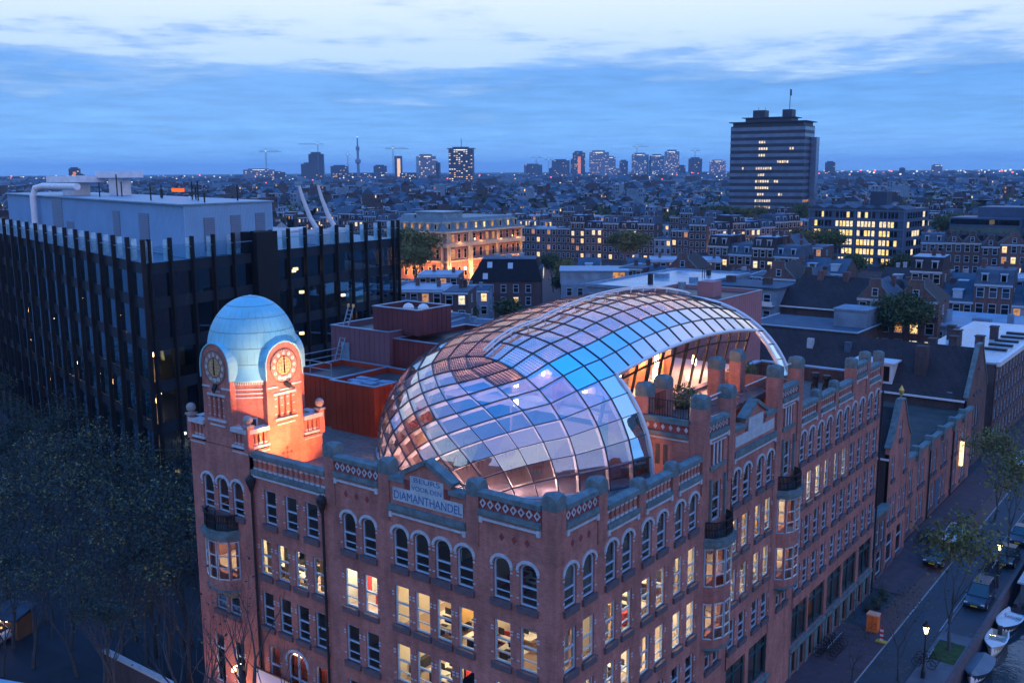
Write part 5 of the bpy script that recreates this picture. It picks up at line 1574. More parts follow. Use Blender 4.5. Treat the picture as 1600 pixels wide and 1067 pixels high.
def car(label, loc, rz, m, hgt=1.48, L=4.2, W=1.75, van=False):
    o = thing('parked_car', label, 'car', loc, rz, 'cars parked along the canal street')
    h2 = hgt; hl = L/2; b = B()
    xs = [(-hl, .45, .68), (-hl+.08, .32, .86), (-hl*.5, .26, .92), (0, .25, .92), (hl*.5, .26, .86), (hl-.12, .3, .72), (hl, .42, .6)]
    ring = []
    for x, z0, z1 in xs:
        k = 1-.18*(abs(x)/hl)**4
        ring.append([(x, -W/2*k, z0), (x, -W/2*k*1.0, (z0+z1)/2), (x, -W/2*k*.93, z1), (x, W/2*k*.93, z1), (x, W/2*k, (z0+z1)/2), (x, W/2*k, z0)])
    for r0, r1 in zip(ring, ring[1:]):
        for i in range(6): b.q(r0[i], r0[(i+1) % 6], r1[(i+1) % 6], r1[i])
    b.poly(ring[0]); b.poly(ring[-1])
    b.obj('body', m, o, smooth=True)
    xb, xf = (-hl+.12, hl*.42) if van else (-hl*.8, hl*.38)
    xt0, xt1 = (xb+.2, xf-.75) if van else (xb+.55, xf-.75)
    b = B(); w0, w1 = W/2*.92, W/2*.72
    lo = [(xb, -w0, .9), (xf, -w0, .9), (xf, w0, .9), (xb, w0, .9)]; hi = [(xt0, -w1, h2-.06), (xt1, -w1, h2-.06), (xt1, w1, h2-.06), (xt0, w1, h2-.06)]
    for i in range(4): b.q(lo[i], lo[(i+1) % 4], hi[(i+1) % 4], hi[i])
    b.obj('windscreen', mat('car_glass', (.02, .03, .04), .08, 0, spec=.8), o)
    b = B(); b.prism([(x*.99, y*1.02) for x, y, z in hi], h2-.07, h2, 0)
    for i in range(4): b.bar(lo[i], hi[i], .09, .07)
    xm = (xt0+xt1)/2
    for s in (-1, 1): b.bar((xm, s*w0, .9), (xm, s*w1, h2-.05), .09, .07)
    b.obj('roof', m, o)
    for x in (-hl*.62, hl*.62):
        for s in (-1, 1):
            b = B(); n = 14; y0, y1 = s*(W/2-.2), s*(W/2+.01)
            P = [(x+.31*math.cos(2*PI*i/n), .31+.31*math.sin(2*PI*i/n)) for i in range(n)]
            b.poly([(a, y0, c) for a, c in P]); b.poly([(a, y1, c) for a, c in P])
            for i in range(n): b.q((P[i][0], y0, P[i][1]), (P[(i+1) % n][0], y0, P[(i+1) % n][1]), (P[(i+1) % n][0], y1, P[(i+1) % n][1]), (P[i][0], y1, P[i][1]))
            wh = b.obj('wheel', rubber, o)
            b = B(); b.poly([(x+.19*math.cos(2*PI*i/10), y1+s*.006, .31+.19*math.sin(2*PI*i/10)) for i in range(10)]); b.obj('rim', zinc, wh)
    for s in (-1, 1):
        b = B(); b.box(hl-.18, hl-.04, s*W*.36-.14, s*W*.36+.14, .6, .72); b.obj('headlight', headl, o)
        b = B(); b.box(-hl-.0, -hl+.1, s*W*.37-.13, s*W*.37+.1, .66, .84); b.obj('tail_light', taill, o)
        b = B(); b.box(xf-.35, xf-.15, s*(W/2+.02)-.09, s*(W/2+.02)+.09, .92, 1.04); b.obj('wing_mirror', m, o)
    b = B(); b.box(hl+.0, hl+.02, -.26, .26, .42, .53); b.obj('number_plate', plate, o)
    return o


A_ = -PI/2
car('dark van parked facing the camera beside the canal quay, closest to the boats', (8.05, 51.6, .02), A_, carp['navy'], 1.75, 4.5, 1.8, True)
car('black hatchback with yellow plate on the far side of the street by the leafy tree', (2.9, 58.5, .12), A_, carp['black'])
car('silver grey car partly hidden by the leafy tree, behind the black hatchback', (2.9, 65.0, .12), A_, carp['silver'])
car('dark car parked on the quay beyond the second lantern', (8.1, 62.5, .02), A_, carp['black'])
car('farthest dark car in the row along the quay', (8.1, 69, .02), A_, carp['navy'])
car('white car parked far up the street near the pale flats', (3.4, 97, .02), A_, carp['white'], 1.6, 4.4)


def lantern(label, loc, light=True):
    o = thing('street_lamp', label, 'street lamp', loc, 0, 'old lanterns on the quay')
    b = B(); b.lathe([(.16, 0), (.16, .5), (.1, .7), (.07, .9), (.055, 3.2), (.09, 3.25), (.05, 3.4)], 10); b.obj('post', iron, o)
    b = B()
    for i in range(6):
        a, c = 2*PI*i/6, 2*PI*(i+1)/6
        b.q((.12*math.cos(a), .12*math.sin(a), 3.42), (.12*math.cos(c), .12*math.sin(c), 3.42), (.22*math.cos(c), .22*math.sin(c), 3.95), (.22*math.cos(a), .22*math.sin(a), 3.95))
    b.obj('lamp_glass', emit('lantern_glow', (1, .60, .28), 9.) if 'lantern_glow' not in MATS else MATS['lantern_glow'], o)
    b = B(); b.lathe([(.28, 3.95), (.26, 4.02), (.1, 4.2), (.06, 4.32), (.01, 4.42)], 6)
    for i in range(6): a = 2*PI*i/6; b.bar((.125*math.cos(a), .125*math.sin(a), 3.4), (.225*math.cos(a), .225*math.sin(a), 3.97), .03)
    b.obj('lamp_cap', iron, o)
    if light: lamp('lantern_light', 'POINT', (0, 0, 3.6), 45, (1, .55, .25), .25, parent=o)


lantern('lit old lantern on the quay, the one nearest the camera beside the tree pit', (7.75, 35.4, .12))
lantern('lit old lantern on the quay behind the dark van', (8.55, 55.8, .02))
lantern('lit old lantern farther up the quay behind parked cars', (8.5, 84, .02))
# boats
whiteb = mat('boat_white', (.66, .68, .70), .35, .1, 1.)


def boat(label, loc, rz, L, W, m_hull, covered=False):
    o = thing('small_boat', label, 'boat', loc, rz, 'boats moored at the quay')
    n = 12; st_ = []
    for i in range(n+1):
        t = i/n; x = -L/2+L*t; w_ = W/2*(1-max(0, (t-.45)/.55)**2.2)*(.82+.18*min(1, t*4)); sh = .55+.25*t**2
        st_.append((x, w_, sh))
    b = B()
    for (x0, w0, h0), (x1, w1, h1) in zip(st_, st_[1:]):
        for s in (-1, 1):
            b.q((x0, s*w0*.55, -.15), (x1, s*w1*.5, -.15), (x1, s*w1, h1), (x0, s*w0, h0)); b.q((x0, s*w0, h0), (x1, s*w1, h1), (x1, s*w1*.86, h1), (x0, s*w0*.86, h0), 1)
            b.q((x0, s*w0*.86, h0), (x1, s*w1*.86, h1), (x1, s*w1*.7, .12), (x0, s*w0*.7, .12), 1)
        b.q((x0, -w0*.7, .12), (x1, -w1*.7, .12), (x1, w1*.7, .12), (x0, w0*.7, .12), 1)
    x, w_, h_ = st_[0]; b.poly([(x, -w_*.55, -.15), (x, w_*.55, -.15), (x, w_, h_), (x, -w_, h_)])
    b.obj('hull', [m_hull, whiteb], o)
    if covered:
        b = B()
        for (x0, w0, h0), (x1, w1, h1) in zip(st_, st_[1:]):
            for s in (-1, 1): b.q((x0, s*w0, h0), (x1, s*w1, h1), (x1, 0, h1+.25), (x0, 0, h0+.25))
        b.obj('tarpaulin', mat('grey_tarpaulin', (.12, .16, .2), .6, .2, 1.), o)
    else:
        b = B(); x0 = L*.12
        for (xa, wa, ha), (xb_, wb, hb) in zip(st_[7:], st_[8:]): b.q((xa, -wa*.9, ha+.01), (xb_, -wb*.9, hb+.01), (xb_, wb*.9, hb+.01), (xa, wa*.9, ha+.01))
        b.obj('fore_deck', whiteb, o)
        for xx in (-L*.28, -L*.02):
            b = B(); b.box(xx-.2, xx+.2, -W*.33, W*.33, .35, .42); b.obj('thwart', woodfl if W < 1.9 else whiteb, o)
        b = B(); b.box(-L/2-.25, -L/2+.05, -.16, .16, .1, .85); b.obj('outboard_motor', dark_in, o)
        b = B(); b.bar((L*.05, -W*.3, .5), (L*.05, -W*.3, 1.0), .04); b.bar((L*.05, W*.3, .5), (L*.05, W*.3, 1.0), .04); b.bar((L*.05, -W*.3, 1.0), (L*.05, W*.3, 1.0), .04); b.obj('windshield', glass, o)
    return o


boat('larger white motor boat moored at the quay below the dark van', (10.45, 51.6, -1.4), -PI/2-.08, 5.2, 1.9, mat('dark_hull', (.03, .035, .05), .4, .1, 1.))
boat('smaller cream open boat with dark seat, moored in front of the white motor boat', (10.35, 46.9, -1.4), -PI/2+.05, 4.2, 1.65, mat('cream_hull', (.40, .36, .28), .5, .15, 1.))
boat('low boat under a grey tarpaulin at the bottom edge of the canal', (10.2, 41.5, -1.45), -PI/2, 4.6, 1.9, MATS['dark_hull'], True)
hb = thing('houseboat', 'flat-roofed houseboat moored behind the boats at the right edge', 'houseboat', (12.6, 64, -1.5))
b = B(); b.box(-2.6, 2.6, -8.5, 8.5, -.2, .5); b.obj('hull', MATS['dark_hull'], hb)
b = B(); b.box(-2.2, 2.2, -8, 8, .5, 2.3); b.obj('cabin', mat('cabin_paint', (.08, .12, .15), .5, .1, 1.), hb)
b = B(); b.box(-2.45, 2.45, -8.3, 8.3, 2.3, 2.45); b.obj('roof', mat('houseboat_roof', (.30, .36, .40), .35, .2, .6), hb)
for y in (-6, -3, 0, 3, 6):
    b = B(); b.box(-2.23, -2.2, y-.7, y+.7, 1.0, 1.9); b.obj('window', dkpane, hb)
# street things
o = thing('utility_cabinet', 'orange red metal cabinet standing on the pavement beside the brick building', 'cabinet', (2.5, 40.8, .1))
b = B(); b.box(-.42, .42, -.35, .35, 0, 1.35); b.obj('cabinet_body', mat('orange_paint', (.75, .16, .03), .5, .12, 2.), o)
b = B(); b.box(-.46, .46, -.39, .39, 1.35, 1.45); b.obj('cabinet_top', mat('pale_orange', (.75, .35, .22), .6, .1, 2.), o)
b = B(); b.box(-.01, .01, -.36, -.35, .1, 1.3); b.bar((.15, -.37, .7), (.3, -.37, .7), .03); b.obj('door_seam', dark_in, o)
o = thing('barrier_post', 'red and white striped barrier post on a yellow foot at the kerb', 'barrier', (3.65, 39.2, .1))
b = B(); b.box(-.4, .4, -.2, .2, 0, .1); b.obj('foot', mat('yellow_rubber', (.5, .36, .04), .7, .1, 2.), o)
for i in range(6):
    b = B(); b.box(-.12, .12, -.03, .03, .1+.19*i, .1+.19*(i+1)); b.obj('stripe', mat('sign_red', (.5, .03, .03), .5, 0) if i % 2 else paint_w, o)
# leaves fallen on the quay
b = B(); rl = random.Random(4)
for i in range(420):
    x, y = rl.uniform(2, 9), rl.uniform(28, 75); a = rl.uniform(0, 6.3); r = rl.uniform(.05, .14)
    b.add([(x+r*math.cos(a), y+r*math.sin(a), .135), (x-r*math.sin(a), y+r*math.cos(a), .14), (x-r*math.cos(a), y-r*math.sin(a), .135)], [(0, 1, 2)])
b.obj('fallen_leaves', leafy, None, kind='stuff')

# ---- the square at the lower left: marquee, hut, parked cars, beam
o = thing('marquee', 'pale blue marquee roof among the bare trees at the lower left corner', 'tent', (-38.2, -8.0, 0), R(21))
b = B(); b.add([(-8, -2.2, 2.6), (4.5, -2.2, 2.6), (4.5, 2.2, 2.6), (-8, 2.2, 2.6), (-7, 0, 3.6), (4.3, 0, 3.6)], [(0, 1, 5, 4), (3, 2, 5, 4), (1, 2, 5), (0, 3, 4)]); b.obj('canvas_roof', mat('canvas', (.48, .66, .80), .7, .08, .8), o)
b = B()
for x in (-7.8, -3.5, .5, 4.3):
    for y in (-2.1, 2.1): b.bar((x, y, 0), (x, y, 2.6), .1)
b.obj('pole', zinc, o)
o = thing('garden_shed', 'small wooden hut with two lit lamps under its roof at the far left', 'hut', (-50.2, .4, 0), R(20))
b = B(); b.box(-2, 2, -1.5, 1.5, 0, 2.3); b.obj('wall', mat('shed_wood', (.16, .09, .05), .8, .2, 1.), o)
b = B(); b.add([(-2.3, -2, 2.2), (2.3, -2, 2.2), (2.3, 2, 2.9), (-2.3, 2, 2.9)], [(0, 1, 2, 3)]); b.add([(-2.3, -2, 2.35), (2.3, -2, 2.35), (2.3, 2, 3.05), (-2.3, 2, 3.05)], [(0, 1, 2, 3)]); b.obj('roof', lead, o)
for x in (-.6, .5):
    b = B(); b.box(x-.1, x+.1, -1.7, -1.5, 2.0, 2.15); b.obj('hut_lamp', lampwarm, o)
o.scale = (.6, .6, .75); o.location = (-52.5, -.4, 0)
car('white car parked by the lamp-lit hut at the left edge', (-53.2, -2.4, .0), R(200), carp['white'])
o = thing('entrance_ramp', 'pale stone rail running down through the trees towards the tower entrance', 'handrail', (0, 0, 0))
b = B(); b.bar((-38.6, -.6, 2.9), (-29.2, -.5, 2.9), .35, .25); b.obj('coping', white_st, o)
b = B(); b.bar((-38.6, -.6, 1.4), (-29.2, -.5, 1.4), .25, 2.6); b.obj('parapet_wall', brick_dk, o)
# ================================================================== the city beyond
rc = random.Random(21)
WMESH = {}


def cwin(w_, h, pane_m, fr=paint):
    k = (w_, h, pane_m.name, fr.name)
    if k in WMESH: return WMESH[k]
    b = B(); t = .12
    b.box(-w_/2-t, -w_/2, -.1, .0, 0, h); b.box(w_/2, w_/2+t, -.1, .0, 0, h); b.box(-w_/2-t, w_/2+t, -.12, .0, h, h+t); b.box(-w_/2-t, w_/2+t, -.16, .0, -t, 0)
    b.box(-w_/2, w_/2, -.08, -.03, h*.58, h*.58+.08)
    b.q((-w_/2, -.025, 0), (w_/2, -.025, 0), (w_/2, -.025, h), (-w_/2, -.025, h), 1)
    WMESH[k] = b.mesh('window', [fr, pane_m]); return WMESH[k]


def T(o, *ks): return (o, list(ks))


def house_tpl(w_, d, h, roof, wm_, cols, rows, lit, label, seed, rm=None, fr=paint):
    r = random.Random(seed); rm = rm or tile_dk
    o = thing('town_house', label, 'house'); ch = []
    b = B(); b.box(-w_/2, w_/2, 0, d, 0, h); ch.append(T(b.obj('wall', wm_, o)))
    b = B(); b.box(-w_/2, w_/2, -.3, .0, h-.35, h+.05); ch.append(T(b.obj('cornice', fr, o)))
    if roof == 'flat':
        b = B(); b.box(-w_/2+.02, w_/2-.02, .01, d, h, h+.25); ro = b.obj('roof', rm, o)
        b = B(); b.box(-w_/2, w_/2, d-.3, d+.05, h+.25, h+.4); b.box(-w_/2, -w_/2+.25, 0, d, h+.25, h+.42); k2 = [T(b.obj('parapet', fr, ro))]
        top = h+.25
    elif roof == 'mansard':
        i = 1.5; z = h+2.9; b = B()
        lo = [(-w_/2, 0, h), (w_/2, 0, h), (w_/2, d, h), (-w_/2, d, h)]; hi = [(-w_/2, i, z), (w_/2, i, z), (w_/2, d-i, z), (-w_/2, d-i, z)]
        for a in range(4): b.q(lo[a], lo[(a+1) % 4], hi[(a+1) % 4], hi[a])
        b.poly(hi, 1); ro = b.obj('roof', [rm, felt_pale if seed % 2 else lead], o); k2 = []
        for x in ((-w_/4, w_/4) if cols > 2 else (0,)):
            b = B(); b.box(x-.6, x+.6, .35, 1.6, h+.5, h+2.1); b.box(x-.75, x+.75, .25, 1.7, h+2.1, h+2.25); dm = b.obj('dormer', fr, ro)
            b = B(); b.box(x-.42, x+.42, .3, .36, h+.7, h+1.95); k2.append(T(b.obj('dormer_pane', litpane2 if r.random() < lit else dkpane, ro))); k2.append(T(dm))
        top = z
    elif roof == 'side':
        z = h+3.6; b = B(); b.q((-w_/2, -.2, h), (w_/2, -.2, h), (w_/2, d/2, z), (-w_/2, d/2, z)); b.q((-w_/2, d+.2, h), (w_/2, d+.2, h), (w_/2, d/2, z), (-w_/2, d/2, z))
        for x in (-w_/2, w_/2): b.poly([(x, 0, h), (x, d, h), (x, d/2, z)], 1)
        ro = b.obj('roof', [rm, wm_], o); k2 = []
        b = B(); b.box(-.9, .9, .7, 3, h+.6, h+2.2); b.box(-1.1, 1.1, .6, 3.2, h+2.2, h+2.4); k2.append(T(b.obj('dormer', fr, ro)))
        top = z-.8
    else:   # front gable
        z = h+3.3; b = B(); b.q((-w_/2-.2, .1, h), (-w_/2-.2, d, h), (0, d, z), (0, .1, z)); b.q((w_/2+.2, .1, h), (w_/2+.2, d, h), (0, d, z), (0, .1, z))
        ro = b.obj('roof', rm, o)
        b = B(); pts = [(-w_/2, 0, h), (w_/2, 0, h), (w_/2*.35, 0, z-.9), (w_/2*.3, 0, z+.4), (-w_/2*.3, 0, z+.4), (-w_/2*.35, 0, z-.9)]
        b.poly(pts); b.poly([(x, .4, zz_) for x, y, zz_ in pts])
        for p, q in zip(pts, pts[1:]+pts[:1]): b.q(p, q, (q[0], .4, q[2]), (p[0], .4, p[2]))
        gw = b.obj('gable', wm_, o); ch.append(T(gw)); k2 = []
        b = B()
        for p, q in zip(pts[1:], pts[2:]+pts[:1]): b.bar((p[0], .1, p[2]), (q[0], .1, q[2]), .4, .13)
        k2.append(T(b.obj('coping', stone, ro)))
        k2.append(T(put('gable_window', cwin(.9, 1.3, dkpane, fr), ro, (0, -.01, h+.6))))
        top = h+2.2
    for k in range(2):
        x = r.uniform(-w_/2+.6, w_/2-.6); y = r.uniform(d*.45, d*.8); hh = r.uniform(.9, 1.7); b = B(); b.box(x-.35, x+.35, y-.5, y+.5, top-.4, top+hh); b.box(x-.42, x+.42, y-.57, y+.57, top+hh, top+hh+.15)
        k2.append(T(b.obj('chimney', wm_, ro)))
    ch.append(T(ro, *k2))
    fh = h/rows
    for i in range(cols):
        for j in range(rows):
            p = dkpane
            if r.random() < lit: p = r.choice((litpane, litpane2, litcool))
            ww = min(1.25, w_/cols*.55)
            wo = put('window', cwin(round(ww, 2), round(fh*.58, 2), p, fr), o, (-w_/2+w_*(i+.5)/cols, 0, fh*j+fh*.22)); ch.append(T(wo))
    # a couple of windows on the right-hand side wall
    for j in range(max(0, rows-2), rows):
        wo = put('window', cwin(.9, 1.4, dkpane, fr), o, (w_/2, d*.4, fh*j+fh*.25), PI/2); ch.append(T(wo))
    return (o, ch)


cream_w = mat('cream_render', (.30, .34, .38), .8, .2, .4)
grey_w = mat('grey_render', (.14, .22, .30), .8, .25, .4)
KIND = [('flat', brick_dk, 3, 4, 'dark flat-roofed house'), ('mansard', brick_br, 3, 4, 'brown mansard house'),
        ('side', brick_dk, 3, 3, 'steep-roofed dark house'), ('gable', brick_br, 3, 4, 'brown gabled canal house'),
        ('flat', grey_w, 3, 3, 'grey flat-roofed house'), ('mansard', brick_dk, 3, 5, 'tall dark mansard house'),
        ('flat', brick_br, 4, 4, 'wide brown pale-roofed house'), ('gable', brick_dk, 2, 4, 'narrow dark gabled house'),
        ('side', cream_w, 3, 3, 'cream steep-roofed house'), ('flat', brick_dk, 2, 4, 'narrow dark flat-roofed house')]
TPL = []
for i, (ro, wm_, c, rws, lab) in enumerate(KIND):
    for v in range(2):
        ww = rc.choice((6.2, 7, 7.8)) if c == 3 else (9.5 if c == 4 else 5.2)
        hh = rws*rc.uniform(3.0, 3.35)
        rm = {'flat': (felt_pale if i % 4 == 2 else lead)}.get(ro, tile_dk if v else lead)
        t_ = house_tpl(ww, rc.uniform(9, 12), hh, ro, wm_, c, rws, .20 if v else .10, lab, i*2+v, rm, paint if (i+v) % 3 else white_st)
        TPL.append((t_, ww, hh, lab, ro))
NH = [0]
USED = [0]*len(TPL)
BOXES = []    # footprints kept free


def clear(x, y, r=7):
    for x0, x1, y0, y1 in BOXES:
        if x0-r < x < x1+r and y0-r < y < y1+r: return False
    return True


def hplace(k, x, y, rz, where, grp):
    t_, ww, hh, lab, ro = TPL[k]
    lbl = '%s in the %s' % (lab, where)
    if not USED[k]:
        USED[k] = 1; o = t_[0]; o.location = (x, y, 0); o.rotation_euler = (0, 0, rz); o['label'] = lbl; o['group'] = grp
    else: dup(t_, (x, y, 0), rz, lbl, grp)
    NH[0] += 1


def row(x0, y0, ang, length, where, kinds=None, grp='town houses in rows', gap=0., lim=999):
    """houses side by side from (x0,y0) going along angle ang; facades face to the right of travel"""
    s = 0; a = R(ang); n = 0
    while s < length and n < lim:
        k = rc.choice(kinds or range(len(TPL))); ww = TPL[k][1]
        c = s+ww/2; x, y = x0+math.cos(a)*c, y0+math.sin(a)*c
        hplace(k, x, y, a, where, grp); s += ww+gap; n += 1


# rows measured off the picture --------------------------------------------
FL = [0, 1, 8, 9, 12, 13, 18, 19]; MS = [2, 3, 10, 11]; GB = [6, 7, 14, 15]; SD = [4, 5, 16, 17]
row(-141, 126, 33, 25, 'low row behind the black office', FL+SD)
row(-104, 92, 12, 26, 'back row behind the glass dome', FL[:4]+SD[:2])
row(-124, 104, 30, 22, 'back row behind the glass dome', FL)
row(-108, 172, 8, 44, 'row beyond the pale flat roof', SD+FL+GB[:2])
row(-106, 219, 0, 42, 'grey-roofed row beyond the flat roof', MS+SD[:2])
row(-62, 168, 0, 12, 'pair beside the balcony flats', GB)
row(-34, 146, 4, 8, 'corner by the dark hall', GB)
row(-122, 186, 30, 34, 'row behind the black mansard house', FL+SD)
row(-226, 300, 12, 76, 'long row before the ornate palace', MS+FL)
row(-151, 318, 62, 48, 'terrace left of the zigzag office', MS)
row(-62, 292, 14, 60, 'canal row at the right edge', GB+FL[:2]+MS[:2])
row(-96, 430, -8, 44, 'white gabled row at the far right', SD[2:]+GB)
row(-24, 240, 4, 36, 'nearer row at the right edge', SD+FL[:2])
row(-40, 178, 6, 44, 'nearest back row at the right edge', SD+MS)
row(-46, 198, 5, 44, 'back row at the right edge', SD+FL)
row(-300, 392, 10, 150, 'far middle row', MS+FL)
row(-150, 440, 5, 60, 'far middle row', MS+FL)
row(-330, 300, 18, 70, 'row behind the ornate palace', MS+FL)
row(-250, 190, 20, 36, 'row left of the ornate palace', MS+FL)
BOXES += [(-165, -80, 85, 215), (-110, -60, 165, 235), (-235, -120, 200, 372), (-75, 20, 180, 330), (-110, -50, 425, 450), (-310, -80, 385, 455), (-335, -180, 185, 330), (-130, -50, 300, 400), (-60, 40, -60, 200), (-140, -40, -60, 90), (-260, -170, 480, 560)]

# nearer special houses -----------------------------------------------------
def winrow(par, pts, w_, h, m, fr=paint):
    for x, y, z, rz in pts: put('window', cwin(w_, h, m() if callable(m) else m, fr), par, (x, y, z), rz)


pick = lambda p, a=litpane, b_=dkpane: (lambda: a if rc.random() < p else b_)
# black mansard house
hs = thing('mansard_house', 'large black mansard-roofed house with skylights and lit dormers behind the glass dome', 'house', (-127.3, 147.5, 0), R(34))
b = B(); b.box(0, 17, 0, 15, 0, 10); b.obj('wall', brick_dk, hs)
b = B(); lo = [(-.3, -.3, 10), (17.3, -.3, 10), (17.3, 15.3, 10), (-.3, 15.3, 10)]; hi = [(2.6, 2.6, 15.2), (15.8, 2.6, 15.2), (15.8, 12.5, 15.2), (2.6, 12.5, 15.2)]
for i in range(4): b.q(lo[i], lo[(i+1) % 4], hi[(i+1) % 4], hi[i])
b.poly(hi, 1); rf = b.obj('roof', [mat('black_slate', (.012, .014, .02), .85, .25, 1., spec=.1), lead], hs)
for x, z in ((4.6, 13.2), (9.6, 13.0), (3.6, 10.6)):
    t_ = (z-10)/5.2; y = -.3+2.9*t_; b = B(); b.q((x-.6, y-.06, z), (x+.6, y-.06, z), (x+.6, y+.72, z+1.35), (x-.6, y+.72, z+1.35)); b.obj('skylight', mat('skylight_glass', (.35, .42, .5), .12, 0, spec=.8), rf)
for y, l in ((2.6, litcool), (6.5, litcool), (9.0, litcool), (12.2, dkpane)):
    b = B(); b.box(15.6, 17.5, y-.8, y+.8, 10.3, 12.9); b.obj('dormer', lead, rf); b = B(); b.box(17.5, 17.54, y-.6, y+.6, 10.6, 12.6); b.obj('dormer_pane', l, rf)
for x, y in ((6, 6), (9, 5), (12, 8)): 
    b = B(); b.box(x-.6, x+.6, y-.5, y+.5, 15.2, 16.2); b.obj('roof_unit', zinc, rf)
winrow(hs, [(x, -.01, z, 0) for x in (2, 5, 8, 11, 14) for z in (1.2, 4.4, 7.4)], 1.1, 1.8, pick(.15))
# lower extension with pale roof and orange lit studio
hs = thing('roof_studio_house', 'pale-roofed house with orange studio window right of the black mansard house', 'house', (-108, 158, 0), R(34))
b = B(); b.box(0, 16, 0, 14, 0, 9.4); b.obj('wall', grey_w, hs); b = B(); b.box(-.2, 16.2, 2, 14.2, 9.4, 12.4); b.obj('upper_storey', zinc, hs); b = B(); b.box(-.4, 16.4, 1.6, 14.4, 12.4, 12.65); b.obj('roof', felt_pale, hs)
b = B(); b.box(12.4, 15.2, 1.95, 1.99, 9.7, 12.2); b.obj('studio_pane', litpane2, hs)
winrow(hs, [(x, -.01, z, 0) for x in (2, 4.6, 7.2, 9.8, 12.6) for z in (1.2, 4.2, 6.9)], 1.1, 1.7, pick(.2))
# flat-roofed school block
hs = thing('flat_roof_block', 'low block with big pale flat roof and poles behind the glass dome', 'building', (-83, 130.7, 0))
b = B(); b.box(0, 18, 0, 37, 0, 13.4); b.obj('wall', grey_w, hs)
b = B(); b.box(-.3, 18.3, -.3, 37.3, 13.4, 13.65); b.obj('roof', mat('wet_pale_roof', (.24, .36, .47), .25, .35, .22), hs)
b = B()
for a in ((-.4, 18.4, -.4, 0), (-.4, 18.4, 37, 37.4), (-.4, 0, 0, 37), (18, 18.4, 0, 37)): b.box(*a, 13.65, 14.0)
b.obj('parapet', felt_pale, hs)
for x, y, h, w_ in ((10, 8, 2.2, .8), (16, 15, 1.2, 1.4), (14, 24, 2.0, .12), (15, 24, 2.0, .12), (13, 25, 2.2, .12), (6, 20, 1.0, 2.4), (12, 30, 1.3, .8)):
    b = B(); b.box(x-w_/2, x+w_/2, y-w_/2, y+w_/2, 13.65, 13.65+h); b.obj('roof_unit', iron if w_ < 1 else zinc, hs)
winrow(hs, [(1.6+2.4*i, -.01, z, 0) for i in range(7) for z in (2, 6, 10)], 1.5, 2.0, pick(.05))
winrow(hs, [(18.01, 2+2.6*i, z, PI/2) for i in range(13) for z in (6, 10)], 1.5, 2.2, pick(.08))
# white balcony flats
hs = thing('balcony_flats', 'pale apartment block with white balconies behind the far end of the dome', 'apartment block', (-66, 150, 0))
b = B(); b.box(0, 15, 0, 11, 0, 13); b.obj('wall', grey_w, hs); b = B(); b.box(-.5, 15.5, -.6, 11.5, 13, 13.3); b.obj('roof', lead, hs)
b = B()
for x in (3, 11): b.box(x-.8, x+.8, 4, 5.5, 13.3, 14.6)
b.obj('chimney', brick_dk, hs)
for z in (3.4, 6.4, 9.6):
    b = B(); b.box(.4, 14.6, -1.4, 0, z, z+.15); b.box(.4, 14.6, -1.42, -1.36, z+.15, z+1.0); b.obj('balcony', paint_w, hs)
    winrow(hs, [(x, -.01, z+.3, 0) for x in (1.8, 4.2, 7.5, 10.4, 13)], 1.3, 1.9, pick(.06))
hs = thing('white_gable_house', 'small white gabled house with dark roof and skylights near the lit zigzag office', 'house', (-41, 172, 0))
b = B(); b.box(0, 8, 0, 11, 0, 8); b.add([(0, 0, 8), (8, 0, 8), (4, 0, 12.6), (0, 11, 8), (8, 11, 8), (4, 11, 12.6)], [(0, 1, 2), (3, 4, 5)]); b.obj('wall', mat('white_render', (.50, .54, .58), .8, .15, .5), hs)
b = B(); b.q((-.4, -.4, 7.8), (-.4, 11.4, 7.8), (4, 11.4, 12.9), (4, -.4, 12.9)); b.q((8.4, -.4, 7.8), (8.4, 11.4, 7.8), (4, 11.4, 12.9), (4, -.4, 12.9)); rf = b.obj('roof', tile_dk, hs)
for y in (2.5, 5.5):
    b = B(); b.q((5.4, y, 11.4), (5.4, y+1.4, 11.4), (6.6, y+1.4, 10.0), (6.6, y, 10.0)); b.v = [(x_+.05, y_, z_+.08) for x_, y_, z_ in b.v]; b.obj('skylight', MATS['skylight_glass'], rf)
winrow(hs, [(2.2, -.01, 8.3, 0), (4, -.01, 8.3, 0), (5.8, -.01, 8.3, 0), (2.2, -.01, 4.6, 0), (5.8, -.01, 4.6, 0)], .9, 1.7, dkpane)
# big dark gabled hall and its annexes
hs = thing('gable_hall', 'big dark brick hall with steep tiled roof right of the balcony flats', 'building', (-53, 152, 0))
b = B(); b.box(0, 22, 0, 12, 0, 9.8); b.obj('wall', brick_dk, hs)
b = B(); b.q((-.3, -.4, 9.6), (22.3, -.4, 9.6), (18, 6, 15.4), (4.5, 6, 15.4)); b.q((-.3, 12.4, 9.6), (22.3, 12.4, 9.6), (18, 6, 15.4), (4.5, 6, 15.4)); b.add([(-.3, -.4, 9.6), (-.3, 12.4, 9.6), (4.5, 6, 15.4)], [(0, 1, 2)]); b.add([(22.3, -.4, 9.6), (22.3, 12.4, 9.6), (18, 6, 15.4)], [(0, 1, 2)]); b.obj('roof', tile_dk, hs)
b = B(); b.bar((-.3, -.5, 9.6), (22.3, -.5, 9.6), .25, .25); b.obj('gutter', paint_w, hs)
for x in (8, 13):
    b = B(); b.box(x-.6, x+.6, 5, 6.6, 13, 16.4); b.obj('chimney', brick_br, hs)
winrow(hs, [(x, -.01, 5.5, 0) for x in (2, 5, 8, 11, 14, 17, 20)], 1.1, 2.0, pick(.0))
b = B(); b.lathe([(.02, -.15), (.18, 0), (.02, .2)], 8, (-.8, -1, 6.5)); b.obj('wall_lamp', lampwarm, hs)
